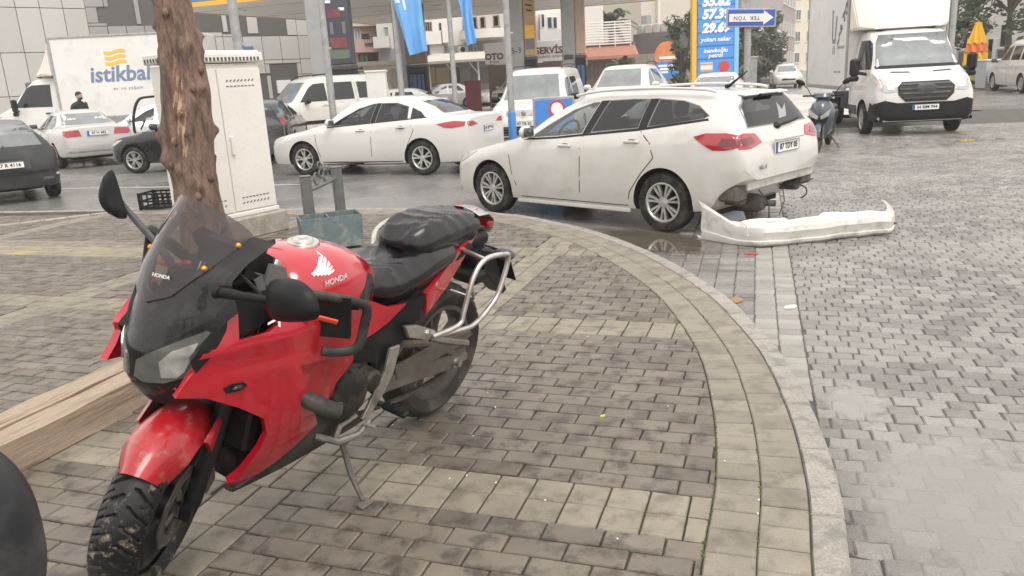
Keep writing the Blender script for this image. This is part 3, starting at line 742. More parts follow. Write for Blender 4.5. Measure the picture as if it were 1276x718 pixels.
# nose cowl, headlights, windscreen
half = [(0, .655), (.05, .66), (.095, .682), (.131, .726), (.151, .77), (.172, .86), (.195, .915), (.178, .965), (.170, .995), (.178, 1.04), (.200, 1.092), (.162, 1.112), (.132, 1.085), (.108, 1.042), (.066, .978), (0, .953)]
cw = MB(); xpanel(cw, half+[(-a, b) for a, b in half[::-1] if a > 0], CX, .010, .03); cw = cw.build('nose_cowl', COWL, bike, smooth=45)
mb = MB()
for s in (-1, 1):                             # raised ridge either side of the cowl
    xpanel(mb, [(s*a, b) for a, b in [(.085, .83), (.165, .905), (.16, .99), (.165, 1.03), (.10, .955)]], CX, .01, .03, off=.007)
mb.build('cowl_ridge', COWL, cw, smooth=45)
lens = [(.010, .722), (.02, .775), (.076, .815), (.12, .844), (.156, .866), (.166, .858), (.157, .83), (.142, .765), (.128, .732), (.09, .714), (.04, .712)]
HLB = pm('headlight_bowl', (.095, .092, .087), .22, spec=.7, coat=1., var=.35, vscale=16)
HLR = pm('headlight_reflector', (.50, .49, .46), .16, metal=.55, coat=.8, var=.5, vscale=22)
for s in (-1, 1):
    mb = MB(); xpanel(mb, [(s*a, b) for a, b in lens], CX, .012, .03, off=.004); hl = mb.build('headlight', HLB, bike, smooth=60)
    mb = MB(); xpanel(mb, [(s*a, b) for a, b in [(.085, .732), (.080, .78), (.105, .812), (.146, .834), (.140, .795), (.128, .75), (.115, .733)]], CX, .01, .02, off=.008); mb.build('reflector', HLR, hl, smooth=60)
mb = MB(); xpanel(mb, [(-.12, .655), (-.10, .628), (0, .612), (.10, .628), (.12, .655), (.07, .668), (0, .662), (-.07, .668)], CX, .02, .04, off=-.004); mb.build('nose_chin', PLASTB, cw, smooth=45)
sh = [(0, .925), (.07, .955), (.12, 1.025), (.142, 1.068), (.155, 1.098), (.160, 1.114), (.134, 1.140), (.09, 1.172), (.05, 1.188), (0, 1.195)]
mb = MB(); xpanel(mb, sh+[(-a, b) for a, b in sh[::-1] if a > 0], CX, .004, .025, off=.012); scr = mb.build('windscreen', SMOKE, bike, smooth=60)
for y, z in ((.153, 1.092), (.118, 1.034), (-.153, 1.092), (-.118, 1.034)): mb = MB(); mb.sphere((CX(y, z)+.014, y, z), .0095, 10, 6); mb.build('screen_bolt', BRASS, scr)
def on_cowl(y, z, off):
    e = .004; n = Vector((1, -(CX(y+e, z)-CX(y-e, z))/(2*e), -(CX(y, z+e)-CX(y, z-e))/(2*e))).normalized(); return Vector((CX(y, z), y, z))+n*off, n
p, n = on_cowl(.034, 1.0, .018); tx = Vector((-2*4.2*.034, 1, 0)).normalized()
LETW = pm('lettering_white', (.75, .74, .72), .4)
lettering('HONDA', .015, LETW, scr, frame(p, tx, n.cross(tx)), extrude=.0008)
# side fairings
fair = [(1.389, .692), (1.329, .764), (1.332, .787), (1.241, .878), (1.191, .898), (1.206, .825), (1.113, .829), (1.08, .843), (1.096, .893), (1.012, .884), (.882, .811), (.765, .688), (.767, .656), (1.009, .685), (.935, .488), (.9, .419), (1.017, .331), (1.091, .289), (1.166, .262), (1.198, .298), (1.171, .327), (1.13, .427), (1.118, .477), (1.137, .546), (1.215, .61), (1.31, .671)]
rec = [(1.012, .690), (.90, .695), (.760, .690), (.735, .65), (.735, .597), (.814, .536), (.82, .489), (.898, .445), (.94, .48)]
for s in (1, -1):
    mb = MB(); ypanel(mb, fair, FY, .024, .035, side=s, off=0 if s > 0 else .045); fp = mb.build('side_fairing', REDP, bike, smooth=40)
    mb = MB(); ypanel(mb, rec, FY, .012, .05, side=s, off=-.030); mb.build('fairing_inset', REDD, fp, smooth=40)
    mb = MB(); ypanel(mb, [(1.33, .752), (1.345, .80), (1.245, .892), (1.22, .905), (1.235, .86)], FY, .02, .05, side=s, off=.002); mb.build('fairing_trim', PLASTB, fp, smooth=40)
    mb = MB(); ypanel(mb, [(1.255, .672), (1.262, .688), (1.240, .697), (1.205, .694), (1.192, .682), (1.215, .668)], FY, .02, .05, side=s, off=.005); mb.sphere((1.222, s*(FY(1.22, .68)+.004), .682), (.02, .012, .010), 10, 6); mb.build('side_indicator', COWL, fp, smooth=50)
    mb = MB(); ypanel(mb, [(.787, .660), (.795, .672), (.785, .680), (.777, .668)], FY, .01, .05, side=s, off=.004); mb.build('fairing_screw', PLASTB, fp); mb = MB(); ypanel(mb, [(1.07, .868), (1.08, .875), (1.07, .882), (1.06, .875)], FY, .01, .05, side=s, off=.004); mb.build('fairing_screw', PLASTB, fp)
    # belly pan
    def BY(x, z): return .165-.55*ss(.33-z)
    mb = MB(); ypanel(mb, [(1.225, .30), (1.166, .262), (1.09, .290), (1.017, .333), (.895, .425), (.84, .42), (.70, .335), (.56, .285), (.545, .25), (.6, .232), (.70, .228), (.93, .225), (1.09, .24), (1.18, .255)], BY, .02, .05, side=s); mb.build('belly_pan', GREYM, fp, smooth=40)
mb = MB(); ypanel(mb, [(1.115, .850), (1.112, .856), (1.04, .872), (1.04, .866)], FY, .004, .05, off=.005); ypanel(mb, [(1.077, .835), (1.083, .838), (1.077, .868), (1.071, .866)], FY, .004, .05, off=.005); mb.build('fairing_mark', LETW, bike)
# dark structure behind the fairings: radiator, engine, frame
mb = MB(); mb.cbox((1.10, 0, .54), (.05, .30, .30), .01, rot=Matrix.Rotation(R(-14), 3, 'Y')); rad = mb.build('radiator', PLASTB, bike)
mb = MB()
for i in range(12): mb.box((1.128, 0, .42+.02*i), (.004, .26, .004), rot=Matrix.Rotation(R(-14), 3, 'Y'))
tag(mb.build('radiator_fin', ENG, rad, smooth=0), kind='stuff')
mb = MB(); mb.cbox((.80, 0, .42), (.42, .30, .28), .04); mb.cbox((.92, 0, .58), (.2, .22, .26), .03, rot=Matrix.Rotation(R(35), 3, 'Y'))
for i in range(6): mb.box((.90+.008*i, 0, .50+.035*i), (.23, .245, .008), rot=Matrix.Rotation(R(35), 3, 'Y'))
mb.box((1.0, 0, .32), (.3, .2, .12)); en = mb.build('engine', ENG, bike, bevel=.004)
mb = MB(); mb.lathe([(0, .055), (.05, .055), (.085, .04), (.095, .015), (.098, -.03)], (.74, .17, .46), 'y', 28); mb.lathe([(0, .03), (.03, .03), (.042, .02), (.045, -.03)], (.62, .185, .47), 'y', 18)
for k in range(8): q = 2*math.pi*k/8; mb.lathe([(0, .012), (.008, .01), (.009, 0)], (.74+.088*math.cos(q), .195, .46+.088*math.sin(q)), 'y', 8)
mb.build('engine_cover', ENG, en, smooth=40)
mb = MB(); mb.lathe([(0, .012), (.017, .012), (.02, .004), (.02, 0)], (.805, .215, .445), 'y', 16); mb.build('oil_plug', SSTEEL, en)
mb = MB(); mb.tube([(.86, .16, .33), (.80, .21, .30), (.70, .215, .285), (.63, .2, .30)], .013, 8); mb.tube([(.80, .2, .31), (.78, .2, .35), (.70, .2, .36)], .010, 8); mb.tube([(.66, .2, .31), (.645, .25, .305)], .008, 8); mb.build('gear_lever', pm('grimy_alloy', (.26, .24, .21), .45, metal=.6, stain=(.10, .085, .065), sscale=14, samt=.6), bike)
mb = MB(); mb.tube([(.97, .14, .565), (.985, .22, .560), (.94, .285, .525), (.905, .305, .505)], [.024, .028, .030, .030], 14); sl_ = mb.build('crash_slider', GREYM, bike)
mb = MB(); mb.lathe([(0, .008), (.022, .008), (.034, 0)], (.900, .310, .502), 'y', 14); mb.build('slider_cap', PLASTB, sl_)
mb = MB()
for s in (-1, 1):
    mb.tube([(1.06, s*.05, .88), (.95, s*.13, .80), (.70, s*.135, .66), (.55, s*.13, .56), (.52, s*.13, .36)], .022, 8)
    mb.tube([(.55, s*.12, .60), (.3, s*.11, .70), (-.1, s*.09, .80)], .016, 8)
mb.build('main_frame', PLASTB, bike)
mb = MB(); mb.cbox((.80, 0, .74), (.34, .2, .22), .03); mb.cbox((.40, 0, .60), (.36, .17, .20), .03); mb.cbox((1.08, 0, .88), (.12, .16, .16), .02); mb.build('airbox', PLASTB, bike)
# rear side covers and seat-side panels
def SY(x, z): return .150-.10*ss((.25-x)/.5)-.3*ss(z-.86)
for s in (1, -1):
    mb = MB(); ypanel(mb, [(.71, .66), (.70, .565), (.66, .545), (.54, .495), (.45, .512), (.31, .605), (.255, .690), (.40, .70), (.50, .665), (.61, .645)], SY, .02, .06, side=s); mb.build('side_cover', GREYM if s < 0 else PLASTB, bike, smooth=40)
    mb = MB(); ypanel(mb, [(.76, .70), (.71, .76), (.60, .765), (.5, .712), (.395, .695), (.50, .648), (.56, .632), (.64, .62), (.74, .65)], SY, .012, .06, side=s, off=.008); mb.build('seat_side_panel', REDP, bike, smooth=40)
    mb = MB(); ypanel(mb, [(.27, .700), (.173, .735), (.02, .802), (-.085, .850), (-.15, .935), (-.205, .94), (-.18, .84), (-.06, .760), (.085, .676), (.262, .612)], SY, .02, .06, side=s, off=.006); mb.build('tail_panel', REDP, bike, smooth=40)
# tank
tx_ = [.43, .49, .56, .64, .74, .84, .92, .965, .99]; tw = [.05, .09, .134, .168, .187, .191, .179, .144, .08]
tz = [.805, .852, .905, .950, .975, .981, .968, .938, .89]; tb = [.74, .72, .70, .69, .70, .72, .75, .79, .82]
rows = []
for i in range(41):
    x = tx_[0]+(tx_[-1]-tx_[0])*i/40; w, t, b = pchip(x, tx_, tw), pchip(x, tx_, tz), pchip(x, tx_, tb); row = []
    for yy, fz in ((0, 0), (.3, .01), (.55, .05), (.76, .14), (.90, .28), (.985, .46), (1., .62), (.95, .8), (.84, 1.)): row.append((x, yy*w, t-(t-b)*fz))
    rows.append([(p[0], -p[1], p[2]) for p in row[:0:-1]]+row)
mb = MB(); mb.grid(rows); mb.f += [tuple(range(len(rows[0]))), tuple(len(rows[0])*40+k for k in range(len(rows[0])))[::-1]]; mb.m += [0, 0]
tank = mb.build('fuel_tank', REDP, bike, smooth=60, fix=True)
def bvh_of(o):
    bm = bmesh.new(); bm.from_mesh(o.data); b = BVHTree.FromBMesh(bm); bm.free(); return b
def rpanel(mb, poly, bvh, ax, sgn, off=.004, thick=.008, step=.06, mi=0, far=3.):
    """panel drawn in side ('y': x,z), front ('x': y,z) or top ('z': x,y) view and laid on a body by rays from outside"""
    V, F = fill2d(poly, step); P = []; N = []; miss = []
    for i, (a, b) in enumerate(V):
        o = {'y': (a, sgn*far, b), 'x': (sgn*far, a, b), 'z': (a, b, sgn*far)}[ax]; d = {'y': (0, -sgn, 0), 'x': (-sgn, 0, 0), 'z': (0, 0, -sgn)}[ax]
        h = bvh.ray_cast(Vector(o), Vector(d), far*1.05)
        if h[0] is None: miss.append(i); P.append(None); N.append(None); continue
        n = h[1]; n = n if n.dot(Vector(d)) < 0 else -n; P.append(h[0]+n*off); N.append(n)
    if len(miss) == len(V): return
    good = [i for i in range(len(V)) if P[i] is not None]
    for i in miss:
        k = min(good, key=lambda j: (V[j][0]-V[i][0])**2+(V[j][1]-V[i][1])**2); p = Vector(P[k])
        for c, v in zip({'y': (0, 2), 'x': (1, 2), 'z': (0, 1)}[ax], V[i]): p[c] = v
        P[i] = p; N[i] = N[k]
    shell(P, F, N, thick, mb, mi)
tbv = bvh_of(tank)
mb = MB(); mb.lathe([(0, .020), (.030, .020), (.034, .016), (.036, .010), (.052, .010), (.055, .004), (.057, -.01)], (.775, 0, .974), 'z', 28); cap_ = mb.build('filler_cap', SSTEEL, bike, smooth=30)
mb = MB(); mb.box((.775, 0, .996), (.03, .012, .006)); mb.build('key_flap', CHROME, cap_)
mb = MB()
for i in range(5):
    t = i/5; a = (.883-.070*t, .934-.012*t); b = (.790-.004*t, .972-.054*t); q = .0085*(1-.3*t)
    mb2 = [(a[0], a[1]), (b[0], b[1]), (b[0]+.003, b[1]-q), (a[0]-.006, a[1]-q)]
    rpanel(mb, mb2, tbv, 'y', 1, .002, .004, .03)
mb.build('wing_emblem', LETW, tank, smooth=0)
h = tbv.ray_cast(Vector((.795, 3, .898)), Vector((0, -1, 0))); n = h[1]
lettering('HONDA', .030, LETW, tank, frame(h[0]+n*.003, Vector((-1, n.x/n.y, 0)), (0, 0, 1)), extrude=.0008)
for s in (1, -1): mb = MB(); rpanel(mb, [(.69, .80), (.60, .865), (.565, .846), (.553, .80), (.61, .752), (.665, .772)], tbv, 'y', s, .003, .006, .04); mb.build('tank_pad', COWL, tank, smooth=40)
# seats
def cushion(name, xs, ws, ts, bs, mat, wr, seed):
    r2 = random.Random(seed); ph = [r2.uniform(0, 6) for _ in range(6)]; rows = []; n = 80
    for i in range(n+1):
        x = xs[0]+(xs[-1]-xs[0])*i/n; w, t, b = pchip(x, xs, ws), pchip(x, xs, ts), pchip(x, xs, bs); row = []
        for k in range(37):
            v = -1+2*k/36; a = abs(v); yy = math.copysign(min(1, a*1.25)**.9, v)*w*(1 if a < .8 else 1-.25*(a-.8)/.2); zz = t-(t-b)*(ss((a-.45)/.55)**1.7)
            def ridge(q): return 1-abs(math.sin(q))**.55*2
            wrk = wr*(ridge(x*40+v*5.5+1.2*math.sin(v*4+ph[1])+ph[0])*(.5+.5*math.sin(x*13+v*3+ph[3]))+.7*ridge(x*29-v*8.5+ph[2])*(.5+.5*math.sin(v*5+ph[4]+x*9)))*ss(1.25-a)*(1 if a > .12 else .55+a*3.7)
            row.append((x, yy, zz+wrk))
        rows.append(row)
    mb = MB(); mb.grid(rows); k = len(rows[0]); mb.f += [tuple(range(k)), tuple(k*n+j for j in range(k))[::-1]]; mb.m += [0, 0]
    return mb.build(name, mat, bike, smooth=60, fix=True)
cushion('rider_seat', [.06, .18, .30, .42, .54, .605], [.140, .155, .162, .158, .138, .10], [.865, .872, .850, .836, .842, .83], [.745, .715, .695, .685, .705, .74], LEATH, .0080, 2)
cushion('pillion_seat', [-.20, -.15, -.02, .10, .21, .27, .30], [.07, .098, .114, .128, .132, .105, .05], [.912, .935, .957, .965, .955, .925, .895], [.86, .82, .785, .765, .775, .815, .86], LEATH, .0068, 5)
# tail: grey end, light, number plate, rear indicators
rows = [[(-.15, y, .925+.02*(1-(y/.09)**2)) for y in (-.09, -.05, 0, .05, .09)], [(-.24, y, .915+.02*(1-(y/.08)**2)) for y in (-.08, -.045, 0, .045, .08)], [(-.32, y*.8, .875+.015*(1-(y/.07)**2)) for y in (-.07, -.04, 0, .04, .07)], [(-.355, y*.7, .84) for y in (-.06, -.03, 0, .03, .06)], [(-.33, y*.7, .80) for y in (-.06, -.03, 0, .03, .06)]]
mb = MB(); mb.grid(rows); mb.build('tail_cap', TAILG, bike, smooth=60)
mb = MB(); mb.cbox((-.325, 0, .845), (.05, .10, .045), .012); mb.build('tail_light', LAMPR, bike)
mb = MB(); mb.cbox((-.15, 0, .79), (.30, .13, .07), .02); mb.cbox((-.26, 0, .705), (.12, .10, .12), .02, rot=Matrix.Rotation(R(35), 3, 'Y')); mb.prism([(-.30, .73), (-.36, .72), (-.53, .47), (-.50, .455), (-.30, .62)], (0, -.045, 0), (1, 0, 0), (0, 0, 1), (0, .09, 0)); mb.build('rear_mudguard', PLASTB, bike, bevel=.003)
pl = Matrix.Rotation(R(32), 3, 'Y')
mb = MB(); mb.cbox((-.47, 0, .62), (.008, .19, .20), .003, rot=pl); npl = mb.build('plate_holder', PLASTB, bike)
mb = MB(); mb.box((-.478, 0, .622), (.004, .17, .17), rot=pl); mb.build('number_plate', PLATE, npl)
for s in (-1, 1):
    mb = MB(); mb.tube([(-.25, s*.06, .74), (-.26, s*.12, .745)], .010, 8); mb.sphere((-.27, s*.165, .745), (.045, .05, .024), 12, 8); mb.build('rear_indicator', PLASTG, bike)
mb = MB(); mb.cbox((-.22, .02, .62), (.10, .14, .06), .015); mb.build('plate_light', PLASTB, bike)
# steel luggage rack loops and grab rails
for s in (1, -1):
    mb = MB(); y = s*.225
    mb.tube(catmull([(.27, s*.20, .530), (.13, y, .545), (.10, y, .60), (.055, y, .735), (-.02, y, .795), (-.16, y, .785), (-.205, y, .755), (-.155, y, .61), (-.07, y, .545), (.02, y, .512), (.10, y, .516), (.27, s*.20, .53)], 5), .0115, 10)
    mb.tube([(-.02, y, .795), (-.03, s*.12, .80), (-.05, s*.07, .80)], .010, 8); mb.tube([(.03, s*.10, .635), (.0, s*.20, .62), (.06, s*.225, .70)], .008, 8)
    mb.build('luggage_rail', SSTEEL, bike, smooth=50)
    mb = MB(); mb.prism([(.44, .625), (.41, .57), (.25, .505), (.22, .52), (.25, .55), (.36, .605)], (0, s*.175, 0), (1, 0, 0), (0, 0, 1), (0, s*.02, 0)); mb.lathe([(0, .01), (.012, .01), (.014, 0)], (.30, s*.195, .555), 'y', 10); mb.build('rear_peg_bracket', SSTEEL, bike, bevel=.003)
    mb = MB(); mb.tube([(.27, s*.19, .52), (.20, s*.23, .495), (.12, s*.27, .475)], .016, 8); mb.build('passenger_peg', DUSTY, bike)
    mb = MB(); mb.tube(catmull([(.25, s*.14, .80), (.18, s*.19, .86), (.02, s*.19, .89), (-.12, s*.14, .90)], 5), .011, 8); mb.build('grab_rail', SSTEEL, bike) if s < 0 else None
    mb = MB(); mb.prism([(.50, .55), (.44, .545), (.47, .44), (.52, .37), (.60, .30), (.64, .305), (.57, .40), (.52, .46)], (0, s*.165, 0), (1, 0, 0), (0, 0, 1), (0, s*.014, 0)); mb.build('foot_plate', SSTEEL, bike, bevel=.003)
    mb = MB(); mb.cbox((.53, s*.245, .325), (.035, .11, .022), .006); mb.tube([(.55, s*.17, .34), (.53, s*.2, .325)], .011, 8)
    for k in range(5): mb.box((.53, s*(.20+.02*k), .338), (.036, .006, .006))
    mb.build('foot_peg', PLASTB, bike)
# side stand
mb = MB(); mb.tube([(.70, .14, .22), (.725, .21, .13), (.752, .30, .068)], [.013, .012, .010], 8); mb.cbox((.755, .31, .064), (.06, .035, .010), .004, rot=Matrix.Rotation(R(-11), 3, 'X')); mb.tube([(.735, .25, .10), (.66, .27, .16), (.655, .28, .17)], .005, 6); mb.build('side_stand', DIRTYM, bike)
# exhaust on the right side
mb = MB(); mb.tube(catmull([(1.0, 0, .45), (.95, -.05, .28), (.6, -.12, .27), (.3, -.17, .36), (.12, -.19, .44)], 5), .02, 8); mb.tube([(.15, -.19, .43), (.10, -.19, .45), (-.28, -.2, .57), (-.33, -.2, .58)], [.03, .052, .055, .04], 14); mb.build('exhaust', STEEL, bike)
# dash, bars, grips, levers, guards, mirrors
mb = MB(); mb.cbox((1.09, 0, 1.005), (.07, .17, .09), .015, rot=Matrix.Rotation(R(-35), 3, 'Y')); da = mb.build('dashboard', PLASTB, bike)
mb = MB(); mb.cbox((1.065, 0, 1.02), (.01, .14, .06), .004, rot=Matrix.Rotation(R(-35), 3, 'Y')); mb.build('dash_glass', GLASS, da)
mb = MB()
for s in (1, -1):
    ypanel(mb, [(1.19, .94), (1.24, .86), (1.21, .80), (1.08, .83), (.99, .88), (1.0, .92), (1.10, .93)], lambda x, z: .165-.2*ss(z-.8), .008, .06, side=s)
    ypanel(mb, [(1.13, 1.055), (1.09, 1.07), (.99, 1.00), (.975, .955), (1.02, .95), (1.10, .99)], lambda x, z: .105, .006, .06, side=s)
mb.build('inner_cowl', PLASTB, bike, smooth=40)
mb = MB(); ypanel(mb, [(1.035, 1.00), (.975, .975), (.965, .93), (1.01, .915), (1.06, .94)], lambda x, z: .135, .01, .06); ypanel(mb, [(1.10, .965), (1.07, .97), (1.04, .87), (1.06, .86)], lambda x, z: .14, .008, .06); mb.build('dash_bracket', pm('dash_grey', (.14, .14, .14), .4), bike, smooth=40)
mb = MB()
for s in (1, -1):
    a, b = Vector((1.04, s*.10, .90)), Vector((.955, s*.35, .915)); mb.M = BT; mb.tube([a, b], .012, 8)
mb.build('handlebar', PLASTB, bike)
for s in (1, -1):
    a, b = Vector((1.01, s*.20, .905)), Vector((.955, s*.35, .915)); mb = MB(); mb.M = BT
    pts = [a.lerp(b, k/14) for k in range(15)]; mb.tube(pts, [.019 if k % 2 else .0175 for k in range(15)], 12); mb.tube([b, b+(b-a).normalized()*.02], .016, 10); mb.cbox(a+Vector((0, -s*.03, .0)), (.045, .045, .05), .01); mb.build('grip', RUB, bike)
    mb = MB(); mb.M = BT; mb.tube(catmull([(1.055, s*.18, .90), (1.075, s*.24, .895), (1.045, s*.30, .885), (1.02, s*.335, .875)], 5), .009, 8, flat=.6); mb.lathe([(0, .012), (.016, .012), (.016, -.012), (0, -.012)], (1.05, s*.18, .902), 'z', 10); mb.build('brake_lever' if s < 0 else 'clutch_lever', ORED, bike)
    mb = MB(); mb.M = BT
    gp = catmull([(1.03, s*.20, .93), (1.0, s*.29, .938), (.955, s*.375, .928), (.945, s*.395, .91), (.948, s*.397, .86), (.955, s*.395, .79), (.97, s*.375, .765), (1.0, s*.33, .755), (1.02, s*.30, .758)], 6)
    mb.tube(gp, [.0108]*len(gp), 10, flat=1.5, up=(1, 0, 0)); mb.build('hand_guard', GREYM if s > 0 else PLASTB, bike, smooth=50)
mb = MB(); mb.M = BT; mb.prism([(0, 0), (.18, .03), (.20, -.11), (.06, -.13)], (1.02, .17, .92), (-.25, 1, 0), (0, 0, 1), (.012, 0, 0)); mb.build('guard_shield', PLASTB, bike)
mb = MB(); mb.M = BT; mb.cbox((1.01, -.02, .985), (.05, .22, .03), .008); mb.tube([(1.0, -.1, 1.0), (.99, -.1, 1.04), (1.01, -.08, 1.05)], .007, 6); mb.tube([(1.0, .05, 1.0), (.98, .05, 1.035), (.96, .06, 1.04)], .007, 6); mb.tube([(1.04, -.14, .98), (1.05, -.14, 1.035)], .008, 6); mb.tube([(1.0, .0, .90), (1.0, 0, .985)], .012, 8); mb.build('phone_holder', PLASTB, bike)
mb = MB(); mb.tube(catmull([(1.06, .12, .88), (1.10, .16, .93), (1.12, .08, .98), (1.09, -.05, .95)], 5), .006, 6); mb.tube(catmull([(1.06, .16, .92), (1.13, .10, .90), (1.17, .05, .80)], 5), .007, 6); mb.build('cable', RUB, bike)
mb = MB(); mb.cbox((1.0, .075, .93), (.05, .06, .05), .01); mb.build('fluid_tank', TAILG, bike)
def mirror(s, base, elbow, c, dx, rotz, tip):
    mb = MB(); mb.lathe([(0, .012), (.016, .012), (.02, 0)], base, 'y', 12); mb.tube(catmull([base, elbow, c, Vector(c)+Vector(dx)*(.75 if s < 0 else .4)], 5), [.016]*6+[.013]*5+[.011]*5, 10, flat=.8)
    st = mb.build('mirror_stalk', PLASTG if s < 0 else PLASTB, bike)
    mb = MB(); rot = Matrix.Rotation(rotz, 3, 'Z'); rows = []
    for i in range(9):                      # shell: rounded triangle, domed towards the front
        t = i/8; k = math.cos(t*math.pi/2)**.55; row = []
        for j in range(24):
            q = 2*math.pi*j/24; py, pz = tip(q); row.append(rot @ Vector((.045*math.sin(t*math.pi/2), py*k, pz*k))+Vector(c)+Vector(dx))
        rows.append(row)
    mb.grid(rows, closed=True); mb.f.append(tuple(range(24))[::-1]); mb.m.append(0); mb.f.append(tuple(8*24+j for j in range(24))); mb.m.append(0)
    mh = mb.build('mirror_head', PLASTB, st, smooth=60, fix=True)
    mb = MB(); mb.add([rot @ Vector((-.003, tip(2*math.pi*j/24)[0]*.92, tip(2*math.pi*j/24)[1]*.92))+Vector(c)+Vector(dx) for j in range(24)], [tuple(range(24))]); mb.build('mirror_glass', GLASSM, mh)
_tr = catmull([(-.012, .112, 0), (.012, .075, 0), (.040, .0, 0), (.068, -.085, 0), (.010, -.085, 0), (-.035, -.070, 0), (-.065, -.03, 0), (-.068, .015, 0), (-.045, .07, 0)], 8, closed=True)
def tipR(q): p = _tr[int(q/(2*math.pi)*len(_tr)) % len(_tr)]; return (.64*p.x, .74*p.y)
_tl = catmull([(.095, -.012, 0), (.075, -.048, 0), (-.06, -.050, 0), (-.082, -.02, 0), (-.078, .03, 0), (-.05, .055, 0), (.03, .050, 0), (.08, .025, 0)], 8, closed=True)
def tipL(q): p = _tl[int(q/(2*math.pi)*len(_tl)) % len(_tl)]; return (1.12*(p.x*.94-p.y*.34), 1.12*(p.x*.34+p.y*.94))
mirror(1, (1.262, .178, .985), (1.245, .22, .985), (1.19, .34, .985), (.0, .055, .022), R(-6), tipL)
mirror(-1, (1.14, -.185, .92), (1.13, -.25, .96), (1.135, -.385, 1.04), (.02, -.050, .058), R(8), tipR)
# ------------------------------------------------------------------ cars
def evaluated(o):
    dg = bpy.context.evaluated_depsgraph_get(); return bpy.data.meshes.new_from_object(o.evaluated_get(dg))
def hull(name, st, mats, arches, parent, dx=.05):
    """body shell lofted through stations (x, w, zb, zs, wd, zd, wr, zr, zt); wheel arches are cut out"""
    st = sorted(st); xs = [s[0] for s in st]; cols = [[s[k] for s in st] for k in range(1, 9)]
    X = sorted(set([round(xs[0]+(xs[-1]-xs[0])*i/int((xs[-1]-xs[0])/dx), 4) for i in range(int((xs[-1]-xs[0])/dx)+1)]+xs))
    X2 = [X[0]]
    for x in X[1:]:
        if x-X2[-1] > .012 or x in (xs[-1],): X2.append(x)
    rows = []
    for x in X2:
        w, zb, zs, wd, zd, wr, zr, zt = [pchip(x, xs, c) for c in cols]
        h = [(0, zb), (.80*w, zb), (.95*w, zb+.03), (.985*w, zb+.11), (w, zb+.45*(zs-zb)), (w*.998, zs-.07), (w*.985, zs-.02), ((w*.97+wd)/2*1.004, (zs+zd)/2), (wd, zd)]
        for t in (.25, .5, .75): h.append((wd+(wr-wd)*t+.018*math.sin(math.pi*t)*min(1, (zr-zd)/.2), zd+(zr-zd)*t))
        h += [(wr, zr), (wr*.95, zr+.45*(zt-zr)), (wr*.80, zr+.75*(zt-zr)), (wr*.45, zr+.95*(zt-zr)), (0, zt)]
        rows.append([Vector((x, -y, z)) for y, z in h[:0:-1]]+[Vector((x, y, z)) for y, z in h[:-1]])
    mb = MB(); mb.grid(rows, closed=True); k = len(rows[0]); n = len(rows)
    mb.f += [tuple(range(k)), tuple((n-1)*k+j for j in range(k))[::-1]]; mb.m += [0, 0]
    o = mb.build(name, mats, parent, smooth=0, fix=True); plain = bvh_of(o)
    if arches:
        cut = MB()
        for (ax, ay, az, r) in arches:
            for s in (-1, 1): cut.lathe([(0, s*(ay+.4)), (r, s*(ay+.4)), (r, s*(ay-.24)), (0, s*(ay-.24))], (ax, 0, az), 'y', 40)
        c = cut.build('arch_cutter', [mats[-1]], parent, smooth=0, fix=True)
        md = o.modifiers.new('arches', 'BOOLEAN'); md.object = c; md.operation = 'DIFFERENCE'; md.solver = 'EXACT'; md.material_mode = 'TRANSFER'
        bpy.context.view_layer.update(); me = evaluated(o); o.modifiers.clear(); old = o.data; o.data = me; me.name = name; bpy.data.meshes.remove(old)
        bpy.data.objects.remove(c)
    me = o.data; me.polygons.foreach_set('use_smooth', [True]*len(me.polygons)); me.set_sharp_from_angle(angle=R(38)); return o, plain
WHEELS = {}
